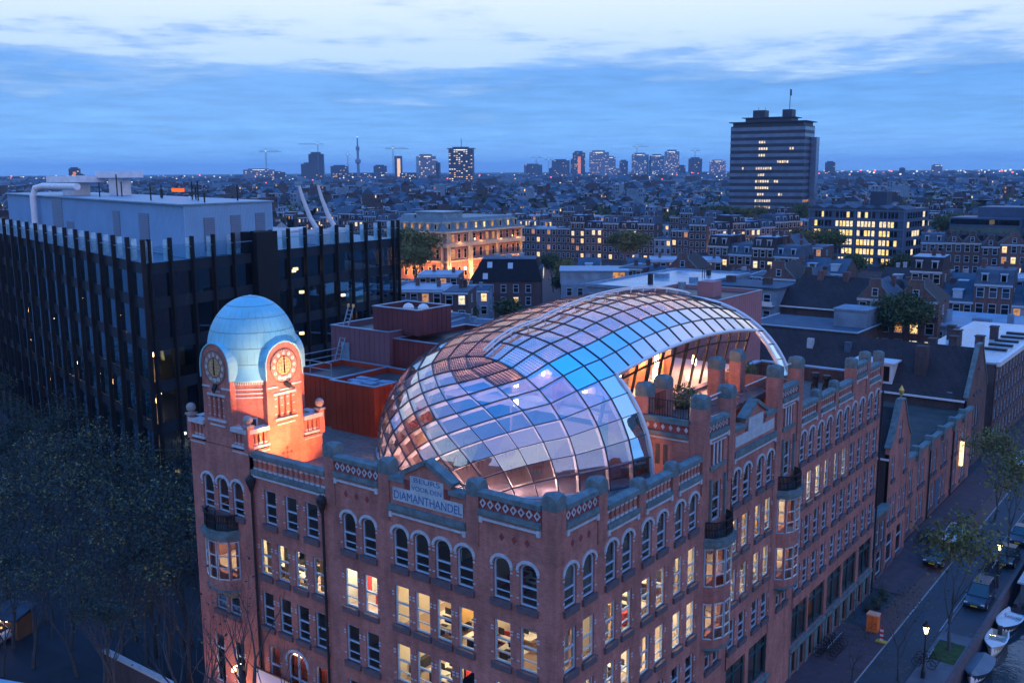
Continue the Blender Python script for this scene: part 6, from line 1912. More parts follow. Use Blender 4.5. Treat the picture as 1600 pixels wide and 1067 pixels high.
hs = thing('flat_annex', 'dark brick annex with white-lined flat roofs in front of the steep-roofed hall', 'building', (-47, 122, 0))
b = B(); b.box(0, 19, 6, 20, 0, 9.2); b.box(4, 15, 0, 6, 0, 7.6); b.obj('wall', brick_dk, hs)
b = B(); b.box(-.2, 19.2, 5.8, 20.2, 9.2, 9.4); b.box(3.8, 15.2, -.2, 5.8, 7.6, 7.8); rf = b.obj('roof', lead, hs)
b = B()
for a in ((-.3, 19.3, 5.7, 5.9, 9.4, 9.6), (-.3, -.1, 5.9, 20.3, 9.4, 9.6), (19.1, 19.3, 5.9, 20.3, 9.4, 9.6), (3.7, 15.3, -.3, -.1, 7.8, 8.0), (15.1, 15.3, -.1, 5.7, 7.8, 8.0)): b.box(*a)
b.obj('roof_edge', paint, hs)
b = B(); b.box(13, 18.6, 12, 18, 9.4, 12.2); b.box(12.8, 18.8, 11.8, 18.2, 12.2, 12.5); b.obj('roof_house', grey_w, hs)
winrow(hs, [(5.5, -.01, 4.4, 0), (7.6, -.01, 4.4, 0), (12.5, -.01, 4.4, 0)]+[(15.01, y, 4.4, PI/2) for y in (1.5, 3.2, 4.8)]+[(19.01, y, 5, PI/2) for y in (8, 11, 14, 17)], 1.1, 2.0, pick(.0))
# right-hand pale roofs
for i, (x, y, w_, d, h, lab) in enumerate(((-26, 150, 22, 20, 8.4, 'pale flat-roofed block at the right edge behind the leafy tree'),)):
    hs = thing('flat_roof_block', lab, 'building', (x, y, 0), 0, 'pale flat-roofed blocks')
    b = B(); b.box(0, w_, 0, d, 0, h); b.obj('wall', grey_w if i == 0 else brick_dk, hs)
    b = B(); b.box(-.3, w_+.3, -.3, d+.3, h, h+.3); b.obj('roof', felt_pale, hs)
    b = B(); b.box(2, 6, 3, 7, h+.3, h+2.4); b.box(10, 13, 4, 6, h+.3, h+1.4); b.box(15, 16, 8, 9, h+.3, h+2); b.obj('roof_unit', grey_w, hs)
    winrow(hs, [(1.5+2*k, -.01, z, 0) for k in range(int(w_/2)-0) for z in (2.5, 5.6)], 1.3, 1.9, pick(.06))
# ornate corner palace, floodlit
hs = thing('ornate_palace', 'ornate brick corner building with pale mansard roof and orange floodlit stone cornices', 'building', (-191, 211, 0))
pal_st = mat('sandstone', (.50, .40, .28), .8, .2, .6)
b = B(); b.box(-26, 0, 0, 42, 0, 16); b.box(-.2, .9, -.5, 13, 0, 16); b.obj('wall', brick, hs)
b = B()
for z, e, t in ((11.4, .7, 1.1), (16, .6, .6), (6.4, .4, .5), (12.5, .35, .3)): b.box(-26-e, .9+e, -e-.5, 42+e, z, z+t)
b.obj('cornice', pal_st, hs)
for x, y in ((.95, .2), (.95, 12.6), (.95, 1.3), (.95, 11.5), (.15, 42), (-.4, -.5), (-12, -.1), (-25.5, -.1), (.05, 28)):
    b = B(); b.box(x-.4, x+.45, y-.4, y+.4, 0, 16); b.obj('pilaster', pal_st, hs)
b = B(); lo = [(-26.3, -.5, 16.6), (.9, -.5, 16.6), (.9, 42.3, 16.6), (-26.3, 42.3, 16.6)]; hi = [(-23, 2.4, 20.6), (-2, 2.4, 20.6), (-2, 39.5, 20.6), (-23, 39.5, 20.6)]
for i in range(4): b.q(lo[i], lo[(i+1) % 4], hi[(i+1) % 4], hi[i])
b.poly(hi); rf = b.obj('roof', mat('pale_slate', (.11, .17, .21), .5, .25, .6), hs)
b = B(); b.box(-15, -3, 3, 13, 20.6, 22.6); b.box(-15.5, -2.5, 2.5, 13.5, 22.6, 22.9); b.box(-22, -16, 3, 9, 20.6, 21.8); b.obj('roof_house', zinc, hs)
for y in (2, 6.3, 10.6, 16, 20.5, 25, 29.5, 34, 38.5):
    b = B(); b.box(-1.6, .5, y-.7, y+.7, 17.0, 19.2); b.box(-1.7, .7, y-.9, y+.9, 19.2, 19.6); b.obj('dormer', pal_st, rf); b = B(); b.box(.5, .54, y-.42, y+.42, 17.3, 19); b.obj('dormer_pane', rc.choice((litpane2, dkpane, litpane)), rf)
for x in (-3.5, -7, -10.5, -14, -17.5, -21, -24.5):
    b = B(); b.box(x-.6, x+.6, -.3, 1.6, 17.0, 19.0); b.box(x-.8, x+.8, -.4, 1.6, 19, 19.4); b.obj('dormer', pal_st, rf); b = B(); b.box(x-.36, x+.36, -.34, -.3, 17.3, 18.8); b.obj('dormer_pane', rc.choice((litpane2, dkpane)), rf)
for z, h in ((1.5, 3), (7.5, 3.0), (13, 2.4)):
    winrow(hs, [(.91, y, z, PI/2) for y in (3.2, 6.4, 9.6)], 1.3, h, pick(.15, litpane2), pal_st); winrow(hs, [(.01, y, z, PI/2) for y in (15.5, 19, 22.5, 26, 30.5, 34, 37.5, 40.3)], 1.3, h, pick(.15, litpane2), pal_st)
    winrow(hs, [(x, -.01, z, 0) for x in (-3, -6.5, -10, -14, -17.5, -21, -24)], 1.2, h, pick(.2, litpane2), pal_st)
for x, y, z, e in ((3.6, .3, 3.5, 1), (3.6, 6.5, 3.5, .6), (3.6, 12.8, 3.5, 1), (3.2, 22, 3.5, 1), (3.2, 32, 3.5, 1), (3.2, 41, 3.5, 1), (-5, -3.4, 3.5, .9), (-15, -3.4, 3.5, .9), (2.3, 6.4, 13.2, .08), (1.7, 18, 13.2, .08), (1.7, 29, 13.2, .08), (1.7, 39, 13.2, .08), (-8, -1.6, 13.2, .08), (-18, -1.6, 13.2, .08)):
    lamp('facade_floodlight', 'POINT', (-191+x, 211+y, z), 2300*e, (1, .45, .13), .3)
for x, y, z, e in ():
    lamp('facade_floodlight', 'SPOT', (-191+x+.6, 211+y, z), e*4.2, (1, .45, .12), .3, (-191+x-.9, 211+y+.01 if x > 0 else 211+.5, z+6.5), 120)
# office with lit floors and zigzag roof
hs = thing('zigzag_office', 'six-storey office with rows of yellow lit windows and a zigzag roof edge', 'office building', (-113, 330, 0), R(-4))
bl = mat('blue_office_panel', (.045, .085, .15), .5, .15, .5)
b = B(); b.box(0, 36, 0, 24, 0, 22); b.obj('wall', bl, hs)
nx = 24
for f in range(6):
    for i in range(nx):
        x = 3+1.36*i; on = rc.random() < (.93 if (6 < i < 21 or f < 1) else .35)*(1 if f < 5 else .3)
        if i % 6 == 5: continue
        b = B(); b.q((x-.5, -.04, 2.2+3.3*f), (x+.5, -.04, 2.2+3.3*f), (x+.5, -.04, 4.2+3.3*f), (x-.5, -.04, 4.2+3.3*f)); b.obj('office_window', rc.choice((litcool, emit('office_yellow', (1, .66, .22), 1.3, .5, 1.) if 'office_yellow' not in MATS else MATS['office_yellow'])) if on else dkpane, hs)
b = B()
for f in range(7): b.box(-.2, 36.2, -.35, 0, 1.3+3.3*f, 1.75+3.3*f)
for i in range(7): b.box(.2+5.9*i, .5+5.9*i, -.45, 0, 0, 22)
b.obj('facade_frame', mat('office_frame', (.08, .14, .23), .5, .1, 1.), hs)
b = B()
for i in range(6):
    x = .3+5.9*i; b.q((x, -.6, 22), (x+2.95, -.6, 23.2), (x+2.95, 12, 23.2), (x, 12, 22)); b.q((x+2.95, -.6, 23.2), (x+5.9, -.6, 22), (x+5.9, 12, 22), (x+2.95, 12, 23.2)); b.add([(x, -.6, 22), (x+2.95, -.6, 23.2), (x+5.9, -.6, 22)], [(0, 1, 2)])
b.obj('zigzag_roof', lead, hs)
b = B(); b.box(20, 26, 8, 13, 22, 28); b.obj('roof_tower', mat('dark_office', (.03, .05, .09), .5, .2, .4), hs)
for f in range(6):
    for y in range(8):
        b = B(); z = 2.2+3.3*f; b.q((36.04, 2+2.6*y, z), (36.04, 4+2.6*y, z), (36.04, 4+2.6*y, z+2), (36.04, 2+2.6*y, z+2)); b.obj('office_window', litcool if rc.random() < .3 else dkpane, hs)
hs = thing('slab_office', 'darker stepped office block right of the lit zigzag office', 'office building', (-76, 385, 0), R(-4))
b = B(); b.box(0, 26, 0, 20, 0, 17); b.box(8, 42, 8, 26, 0, 21); b.box(28, 36, 4, 12, 0, 24); b.obj('wall', bl, hs)
for f in range(5):
    b = B(); b.box(.4, 25.6, -.12, -.02, 2+3.1*f, 4+3.1*f); b.obj('window_band', dkpane if f != 3 else mat('greenish_band', (.07, .12, .10), .3, .3, .3), hs)
for i in range(16):
    b = B(); b.box(26.5+i*.95, 27.2+i*.95, 7.85, 7.97, 14, 20); b.obj('window_band', litpane2 if i in (6, 7) else dkpane, hs)
# the tall office tower
tw = thing('office_tower', 'tall dark office tower with horizontal window bands and a flag on its roof', 'office tower', (-203.5, 520, 0), R(7))
b = B(); b.box(-25.5, 17, -11, 11, 0, 60.4); b.obj('wall', mat('tower_dark', (.035, .045, .065), .5, .2, .3), tw)
bandm = mat('tower_glass_band', (.10, .15, .23), .22, .2, .2, spec=.8)
for f in range(16):
    z = 2.6+3.68*f
    b = B(); b.box(-25.6, 17.1, -11.12, 11.12, z, z+1.9); b.obj('window_band', bandm, tw)
for f, i0, i1 in ((9, 11, 17), (7, 11, 16), (4, 11, 17), (3, 11, 17), (6, 11, 16), (9, 5, 5), (7, 19, 20), (12, 12, 15), (11, 12, 14), (10, 20, 24), (5, 21, 22), (8, 12, 14), (13, 12, 14), (12, 25, 26), (2, 8, 9), (5, 12, 14)):
    for i in range(i0, i1+1):
        z = 2.6+3.68*f; x = -25+1.35*i; b = B(); b.q((x, -11.16, z+.25), (x+.95, -11.16, z+.25), (x+.95, -11.16, z+1.6), (x, -11.16, z+1.6)); b.obj('lit_window', litcool if rc.random() < .5 else emit('tower_room_glow', (1, .78, .62), .8, .7, .5) if 'tower_room_glow' not in MATS else MATS['tower_room_glow'], tw)
for i in range(6):
    b = B(); z = 2.6+3.68*4; y = -10+3.4*i; b.q((17.14, y, z+.25), (17.14, y+2, z+.25), (17.14, y+2, z+1.6), (17.14, y, z+1.6)); b.obj('lit_window', litpane2, tw)
b = B(); b.box(-24.5, 16, -10.5, 10.5, 60.4, 62.4); b.box(-26.5, 18, -12, 12, 62.4, 62.9); b.box(-18, 8, -8, 8, 62.9, 65); b.box(-20, 10, -9, 9, 65, 65.4); b.obj('roof_canopy', MATS['tower_dark'], tw)
for x0, x1 in ((-15, -8), (2, 7.5)):
    b = B(); b.box(x0, x1, -4, 4, 65.4, 69.6); b.obj('lift_house', MATS['tower_dark'], tw)
b = B(); b.bar((5, 0, 69.5), (5, 0, 81), .3); b.bar((-13, 0, 69.5), (-13, 0, 71.5), .15); b.bar((-9, 0, 69.5), (-9, 0, 71.5), .15); fp = b.obj('flagpole', iron, tw)
b = B(); b.add([(5.1, 0, 77.5), (5.9, .2, 77.2), (5.8, .1, 80.6), (5.1, 0, 81)], [(0, 1, 2, 3)]); b.obj('flag', mat('dark_flag', (.05, .1, .2), .7, 0), fp)
b = B(); b.box(17.3, 20.5, 2, 9, 0, 54); b.obj('side_tower', bandm, tw)
b = B(); b.box(-80, 20, -26, -14, 0, 9); b.obj('podium', bl, tw)

# ---- skyline ---------------------------------------------------------------
FAR = [('office', -2216, 1960, 43, 93, 0), ('office', -2226, 1949, 58, 63, 0), ('round', -2256, 2350, 26, 85, 1), ('office', -1718, 1895, 46, 79, 2), ('office', -1741, 1942, 34, 62, 0), ('office', -1395, 1646, 53, 88, 3), ('slab', -2126, 3098, 67, 77, 0), ('office', -2178, 3304, 49, 111, 4), ('office', -2222, 3335, 26, 82, 0), ('office', -2058, 3263, 76, 111, 2), ('office', -2123, 3458, 37, 92, 2), ('office', -2078, 3485, 32, 76, 0), ('office', -1975, 3429, 62, 102, 2), ('office', -1989, 3537, 27, 75, 0), ('office', -1912, 3465, 52, 96, 2), ('office', -1817, 3403, 56, 111, 5), ('office', -1737, 3332, 30, 53, 0), ('office', -1647, 3266, 48, 79, 0), ('office', -1532, 3211, 56, 69, 2), ('office', -2326, 3201, 68, 62, 0), ('office', -1083, 3074, 30, 59, 0), ('office', -712, 2873, 27, 46, 2), ('slab', -2073, 1132, 22, 49, 4), ('slab', -2067, 1142, 19, 35, 0), ('slab', -2322, 1834, 88, 46, 2), ('hall', -2277, 2189, 166, 32, 6), ('hall', -2391, 2214, 56, 57, 0), ('slab', -2199, 3170, 51, 47, 0), ('slab', -2293, 1871, 58, 38, 0), ('slab', -2081, 3366, 104, 45, 2), ('slab', -1957, 2083, 57, 32, 6), ('slab', -936, 3331, 18, 38, 0), ('slab', -2299, 2309, 43, 57, 0)]
farm = mat('far_tower_facade', (.045, .06, .085), .5, .2, .02)
farg = mat('far_tower_glass', (.10, .15, .22), .2, .2, .02, spec=.8)
farl = emit('far_lit_windows', (1, .62, .34), .9)
farw = emit('far_white_lights', (.9, .9, .85), 1.1)
farr = emit('far_red_light', (1, .1, .08), 3.0)
names = ['widest', 'tallest', 'slimmest', 'lowest']
for k, (kd, x, y, w_, h, st_) in enumerate(FAR):
    hd_ = math.atan2(y+35, x-24); rz = hd_-PI/2+rc.uniform(-.25, .25)
    side = 'in the left skyline cluster' if hd_ > R(137) else 'in the central skyline' if hd_ > R(128.5) else 'left of the tall tower' if hd_ > R(115.5) else 'on the horizon right of the tall tower'
    lab = {'office': '%s-storey skyline tower' % ('thirty' if h > 100 else 'twenty-five' if h > 80 else 'twenty' if h > 60 else 'twelve'), 'round': 'slim round glowing tower', 'slab': 'skyline slab', 'hall': 'long low lit hall'}[kd]
    lab += {0: ' with dark front ', 1: ' with a bright orange side ', 2: ' with a few lit floors ', 3: ' with lit windows all over ', 4: ' with a reddish lit strip ', 5: ' of pale glass ', 6: ' with white lights '}[st_]+side
    o = thing('skyline_tower', lab, 'tower', (x, y, 0), rz, 'towers on the skyline'); dd = min(w_*.6, 40)
    b = B()
    if kd == 'round': b.lathe([(w_/2, 0), (w_/2, h), (w_*.3, h), (.1, h)], 16)
    else:
        b.box(-w_/2, w_/2, 0, dd, 0, h*.94); b.box(-w_*.35, w_*.3, dd*.2, dd*.8, h*.94, h)
    b.obj('tower_body', farg if st_ in (2, 5) else farm, o)
    if st_ == 3:
        b = B(); b.box(-w_*.56, w_*.56, -2, dd+2, h*.95, h*.97); b.bar((0, dd/2, h), (0, dd/2, h+18), 1.2); b.obj('roof_canopy', farm, o)
    b = B(); n = 0
    cols, rows = max(3, int(w_/5)), max(3, int(h/4.2))
    p = {0: .05, 1: 0, 2: .14, 3: .26, 4: .10, 5: .2, 6: .25}[st_]
    for i in range(cols):
        for j in range(1, rows):
            if rc.random() < p:
                xx = -w_/2+w_*(i+.5)/cols; z = h*.94*(j+.4)/rows; b.q((xx-w_/cols*.32, -.5, z), (xx+w_/cols*.32, -.5, z), (xx+w_/cols*.32, -.5, z+1.7), (xx-w_/cols*.32, -.5, z+1.7), 0 if rc.random() < .7 else 1)
    if st_ == 1: b.box(-w_*.2, w_*.2, -w_/2-1, -w_/2+.2, h*.15, h*.9)
    if st_ == 4: b.q((-w_*.1, -.6, h*.1), (w_*.15, -.6, h*.1), (w_*.15, -.6, h*.8), (-w_*.1, -.6, h*.8), 2)
    if st_ == 6: b.q((-w_/2, -.6, 8), (w_/2, -.6, 8), (w_/2, -.6, 14), (-w_/2, -.6, 14), 1)
    if st_ in (2, 3, 5): b.q((-w_*.2, -.6, h*.91), (w_*.2, -.6, h*.91), (w_*.2, -.6, h*.935), (-w_*.2, -.6, h*.935), 1)
    if b.f: b.obj('lit_windows', [farl, farw, emit('far_orange_strip', (1, .3, .14), .6) if 'far_orange_strip' not in MATS else MATS['far_orange_strip']], o, kind='stuff')


def crane(x, y, h, l, r, lab):
    hd_ = math.atan2(y+35, x-24); o = thing('tower_crane', lab, 'crane', (x, y, 0), hd_-PI/2, 'tower cranes on the skyline')
    t = 2.6; b = B()
    for sx in (-1, 1): b.bar((sx*t/2, 0, 0), (sx*t/2, 0, h), .7)
    for i in range(int(h/6)): b.bar((-t/2*(-1)**i, 0, 6*i), (t/2*(-1)**i, 0, 6*i+6), .5)
    b.obj('mast', mat('crane_paint', (.10, .16, .2), .5, 0), o)
    b = B(); b.bar((l, 0, h), (r, 0, h), .9); b.bar((l, 0, h+2.4), (r*.8, 0, h+2.4), .6); b.bar((0, 0, h), (0, 0, h+9), .9); b.bar((0, 0, h+9), (l*.8, 0, h+2), .4); b.bar((0, 0, h+9), (r*.8, 0, h+2), .4)
    b.obj('jib', MATS['crane_paint'], o)
    b = B(); b.box(-1.3, 1.3, -1.3, 1.3, h+.5, h+3); b.obj('crane_light', farw, o)


for i, (x, y, h, l, r) in enumerate(((-1997, 1600, 86, -17, 39), (-2206, 1960, 115, -55, 19), (-1921, 1979, 97, -22, 44), (-2201, 3045, 83, -20, 25), (-1984, 3424, 125, -18, 49), (-2299, 2166, 88, -6, 8), (-2163, 3072, 75, -17, 17), (-1649, 3265, 102, -14, 19))):
    crane(x, y, h, l, r, ['tower crane standing left of the unfinished tower', 'tower crane on top of the unfinished left tower', 'tower crane right of the slim transmitter mast', 'left crane of the pair above the apartment slab in the central skyline', 'tower crane above the middle of the skyline cluster', 'small crane just left of the transmitter mast', 'right crane of the pair above the apartment slab in the central skyline', 'tower crane on the block left of the tall tower'][i])
o = thing('transmitter_mast', 'slim transmitter mast with platforms on the left skyline', 'mast', (-2277, 2189, 0))
b = B(); b.lathe([(5, 0), (4.5, 60), (9, 64), (9, 72), (4, 76), (3.6, 100), (6, 104), (6, 112), (2.4, 115), (2.0, 140), (.8, 142), (.4, 152)], 10); b.obj('mast_shaft', mat('mast_paint', (.16, .22, .3), .5, 0), o)
b = B(); b.lathe([(1, 141), (1.6, 143), (1, 145)], 8); b.obj('mast_light', farw, o)

# ---- the sea of roofs: grid blocks; nearest as individuals, the rest joined
cells = []
cam2 = Vector((24.2, -35, 0)); hdv = Vector((math.cos(R(127.3)), math.sin(R(127.3)), 0)); rtv = Vector((hdv.y, -hdv.x, 0))
for gx_ in range(-75, 22):
    for gy_ in range(0, 75):
        x0, y0 = gx_*62+rc.uniform(-6, 6), 90+gy_*58+rc.uniform(-6, 6)
        v = Vector((x0+25, y0+20, 0))-cam2; d = v.dot(hdv)
        if d < 190 or d > 4300: continue
        if abs(v.dot(rtv)) > d*.56+30: continue
        cells.append((d, x0, y0))
cells.sort()
far = B(); flights = B(); FARN = 0
for d, x0, y0 in cells:
    ang = rc.choice((0, 0, 0, 6, -5)); park = rc.random() < .14
    if park: continue
    edge = []
    n = rc.randint(5, 7)
    if d < 1400:
        for (ox, oy, a, L) in ((0, 0, 0, 44), (44, 0, 90, 38)):
            s = 0
            while s < L-4:
                wv = rc.choice((6, 7, 8)); edge.append((x0+ox+math.cos(R(a+ang))*(s+wv/2), y0+oy+math.sin(R(a+ang))*(s+wv/2), R(a+ang), wv)); s += wv
    else:
        for q in range(rc.randint(2, 4)): edge.append((x0+rc.uniform(0, 45), y0+rc.uniform(0, 45), R(rc.choice((0, 90))+ang), rc.uniform(14, 40)))
    for x, y, a, wv in edge:
        if not clear(x, y, 9): continue
        if NH[0] < 292 and d < 620:
            k = rc.choice(range(len(TPL)))
            hplace(k, x, y, a, 'roofs %s the zigzag office' % ('left of' if (Vector((x, y, 0))-cam2).dot(rtv) < 0 else 'beyond'), 'town houses in the sea of roofs')
            continue
        h = rc.uniform(9, 15) if rc.random() < .93 else rc.uniform(15, 24)
        dp = rc.uniform(8, 12)
        ca, sa = math.cos(a), math.sin(a)
        Q = lambda u, v, z: (x+ca*u-sa*v, y+sa*u+ca*v, z)
        wl = rc.choice((0, 0, 1, 2)); rf_ = rc.choice((3, 3, 3, 4, 3, 7))
        u0, u1 = -wv/2, wv/2
        far.add([Q(u0, 0, 0), Q(u1, 0, 0), Q(u1, dp, 0), Q(u0, dp, 0), Q(u0, 0, h), Q(u1, 0, h), Q(u1, dp, h), Q(u0, dp, h)], [(0, 1, 5, 4), (1, 2, 6, 5), (3, 0, 4, 7)], wl)
        t_ = rc.random()
        if t_ < .45:
            far.add([Q(u0, 0, h), Q(u1, 0, h), Q(u1, dp, h), Q(u0, dp, h)], [(0, 1, 2, 3)], rf_ if rc.random() < .7 else 4)
            if d < 1500: far.add([Q(u0, -.15, h-.4), Q(u1, -.15, h-.4), Q(u1, -.15, h+.15), Q(u0, -.15, h+.15), Q(u1, .3, h+.15), Q(u0, .3, h+.15)], [(0, 1, 2, 3), (3, 2, 4, 5)], 5)
        else:
            rh = rc.uniform(2.5, 4.5); far.add([Q(u0, 0, h), Q(u1, 0, h), Q(u1, dp/2, h+rh), Q(u0, dp/2, h+rh), Q(u1, dp, h), Q(u0, dp, h)], [(0, 1, 2, 3), (2, 4, 5, 3), (1, 4, 2), (0, 3, 5)], rc.choice((3, 3, 3, 6)))
            if d < 1500: far.add([Q(u0, -.15, h-.3), Q(u1, -.15, h-.3), Q(u1, -.15, h+.1), Q(u0, -.15, h+.1)], [(0, 1, 2, 3)], 5)
        for c_ in range(rc.randint(1, 3)):
            u, v = rc.uniform(u0+.5, u1-.5), rc.uniform(1, dp-1); z = h+rc.uniform(.6, 2.2); s_ = rc.uniform(.4, 1.2)*(1+d/1600)
            far.add([Q(u-s_, v-s_, h), Q(u+s_, v-s_, h), Q(u+s_, v+s_, h), Q(u-s_, v+s_, h), Q(u-s_, v-s_, z), Q(u+s_, v-s_, z), Q(u+s_, v+s_, z), Q(u-s_, v+s_, z)], [(0, 1, 5, 4), (1, 2, 6, 5), (3, 0, 4, 7), (4, 5, 6, 7)], rc.choice((0, 4, 4, 5, 2)))
        if d < 1300:
            nw = max(2, int(wv/2.2))
            for i in range(nw):
                for j in range(2):
                    z = h-2.4-3.1*j; u = u0+wv*(i+.5)/nw
                    lit = rc.random() < .10
                    B_ = flights if lit else far
                    B_.add([Q(u-.5, -.08, z), Q(u+.5, -.08, z), Q(u+.5, -.08, z+1.6), Q(u-.5, -.08, z+1.6)], [(0, 1, 2, 3)], rc.choice((0, 0, 1, 2)) if lit else (8 if rc.random() < .8 else 5))
        elif rc.random() < .35:
            s_ = .35+d/5200; u = rc.uniform(u0, u1); z = rc.uniform(3, h); flights.add([Q(u-s_, -.2, z), Q(u+s_, -.2, z), Q(u+s_, -.2, z+s_*1.5), Q(u-s_, -.2, z+s_*1.5)], [(0, 1, 2, 3)], rc.choice((0, 1, 1, 2, 2)))
far.obj('distant_houses', [brick_dk, brick_dk, grey_w, mat('far_slate', (.035, .07, .115), .6, .4, .05), felt_pale, paint, tile_dk, zinc, dkpane], None, kind='stuff')
flights.obj('distant_lit_windows', [litpane, litpane2, litcool], None, kind='stuff')
# dotted lights along the horizon
b = B()
for i in range(330):
    hd_ = R(rc.uniform(99, 156)); dd = rc.uniform(1500, 5200); s_ = dd/2600*rc.uniform(.5, 1.3)
    if hd_ < R(112): dd = rc.uniform(2800, 5200); s_ = dd/2000*rc.uniform(.6, 1.5)
    x, y = 24+dd*math.cos(hd_), -35+dd*math.sin(hd_); z = rc.uniform(14, 24); b.box(x-s_, x+s_, y-s_, y+s_, z, z+s_*2, rc.choice((0, 0, 0, 0, 0, 2, 1, 1)))
b.obj('horizon_lights', [farw, farl, farr], None, kind='stuff')
# street lamps glowing between the houses in the middle distance
b = B()
for x, y, z in ((-148, 322, 6), (-139, 338, 6), (-131, 352, 6), (-127, 357, 5), (-144, 330, 4), (-135, 343, 4), (-122, 362, 6), (-120, 368, 5)):
    o = thing('street_lamp', 'glowing street lamp at the terrace left of the zigzag office', 'street lamp', (x, y, 0), 0, 'street lamps by the far terrace')
    b = B(); b.bar((0, 0, 0), (0, 0, z), .15); b.obj('post', iron, o); b = B(); b.lathe([(.05, z-.1), (.55, z+.4), (.05, z+.9)], 8); b.obj('lamp_glass', emit('far_lamp_glow', (1, .55, .2), 8.) if 'far_lamp_glow' not in MATS else MATS['far_lamp_glow'], o)
    lamp('street_light', 'POINT', (x+2.2, y-2.4, z-1), 500, (1, .5, .25), .5)
# ================================================================== trees
def tree_mesh(seed, h, spread, depth, trunk_r, leaf_n, leaf_s, up_=.55, twig=True, clump=1.0):
    """trunk and limbs grown by repeated forking; leaves strewn round the outer twigs"""
    r = random.Random(seed); b = B(); tips = []
    def grow(p, d, L, rad, lv):
        n = 3 if lv < 2 else 2; pts = [p]; rs = [rad]; q = Vector(p); dd = Vector(d)
        for i in range(n):
            dd = (dd+Vector((r.uniform(-.16, .16), r.uniform(-.16, .16), r.uniform(-.03, .14)))).normalized(); q = q+dd*L/n; pts.append(q.copy()); rs.append(rad*(1-.42*(i+1)/n))
        b.tube(pts, rs, 6 if lv < 2 else (4 if lv < 3 else 3), 0, False)
        if lv >= depth: tips.append((q.copy(), dd.copy())); return
        if lv >= depth-2: tips.append((q.copy(), dd.copy()))
        k = r.choice((2, 3, 3)) if lv else r.choice((4, 5))
        base = r.uniform(0, 6.28)
        for i in range(k):
            a = base+2*PI*i/k+r.uniform(-.5, .5); t = r.uniform(.35, .8)*spread
            side = Vector((math.cos(a), math.sin(a), 0)); nd = (dd*(1-t*.5)+side*t+Vector((0, 0, up_*.4))).normalized()
            start = pts[-1] if i or lv else pts[-2]
            grow(start, nd, L*r.uniform(.58, .82), rs[-1]*r.uniform(.55, .8), lv+1)
    grow(Vector((0, 0, 0)), Vector((0, 0, 1)), h*.34, trunk_r, 0)
    zs = max(t.z for t, _ in tips); k = h/zs
    b.v = [(x*k, y*k, z*k) for x, y, z in b.v]
    lf = B()
    for i in range(leaf_n):
        t, d = r.choice(tips); p = t*k+Vector((r.gauss(0, .28), r.gauss(0, .28), r.gauss(0, .25)))*clump
        n = Vector((r.gauss(0, 1), r.gauss(0, 1), r.gauss(.4, 1))).normalized(); x = n.cross(Vector((r.gauss(0, 1), r.gauss(0, 1), r.gauss(0, 1)))).normalized(); y = n.cross(x); s = leaf_s*r.uniform(.6, 1.4)
        lf.add([p-x*s, p+y*s*.6, p+x*s, p-y*s*.6], [(0, 1, 2, 3)], 0 if r.random() < .8 else 1)
    return b, lf


bark_d = mat('wet_dark_bark', (.05, .065, .08), .8, .3, 3.)
TT = {}
leafn = mat('dusky_leaf', (.020, .045, .048), .7, .5, .6)


def tree_tpl(k, label, cat, *a, leaf=(leafd, leafg), bk=None, **kw):
    bb, lf = tree_mesh(*a, **kw)
    o = thing('tree', label, cat)
    ch = [T(bb.obj('trunk', bk or bark_d, o))]
    if lf.f: ch.append(T(lf.obj('crown', list(leaf), o)))
    TT[k] = ((o, ch), [0])


def tplace(k, x, y, z, s, rz, label, group=None):
    t_, used = TT[k]
    if not used[0]:
        used[0] = 1; o = t_[0]; o.location = (x, y, z); o.rotation_euler = (0, 0, rz); o.scale = (s, s, s); o['label'] = label
        if group: o['group'] = group
    else: dup(t_, (x, y, z), rz, label, group, (s, s, s))


tree_tpl('bareA', 'bare tree', 'tree', 1, 12, .62, 6, .22, 1000, .10, leaf=(leafn, leafy), clump=.8)
tree_tpl('bareB', 'bare tree', 'tree', 2, 13, .55, 6, .24, 1700, .10, leaf=(leafn, leafd), clump=.8)
tree_tpl('bareC', 'bare tree', 'tree', 5, 9, .7, 7, .17, 500, .08, leaf=(leafn, leafy), clump=.8)
tree_tpl('front', 'bare tree', 'tree', 23, 15, .66, 6, .42, 70, .09, leaf=(leafn, leafy), clump=.8)
tree_tpl('sparse', 'thinly leaved tree', 'tree', 8, 10.5, .6, 5, .17, 1500, .15, leaf=(leafy, leafg), clump=2.6)
tree_tpl('full', 'leafy tree', 'tree', 11, 12, .7, 5, .3, 5200, .30, leaf=(leafg, leafd), clump=2.6)
tree_tpl('fullY', 'leafy tree', 'tree', 14, 12, .72, 5, .3, 4200, .30, leaf=(leafy, leafg), clump=2.6)
tree_tpl('dense', 'leafy tree', 'tree', 19, 16, .8, 6, .4, 11000, .24, leaf=(leafd, leafg), clump=3.0)
tree_tpl('dark', 'leafy tree', 'tree', 17, 11, .7, 5, .3, 5200, .28, leaf=(leafd, leafg), clump=2.4)
rt_ = random.Random(31)
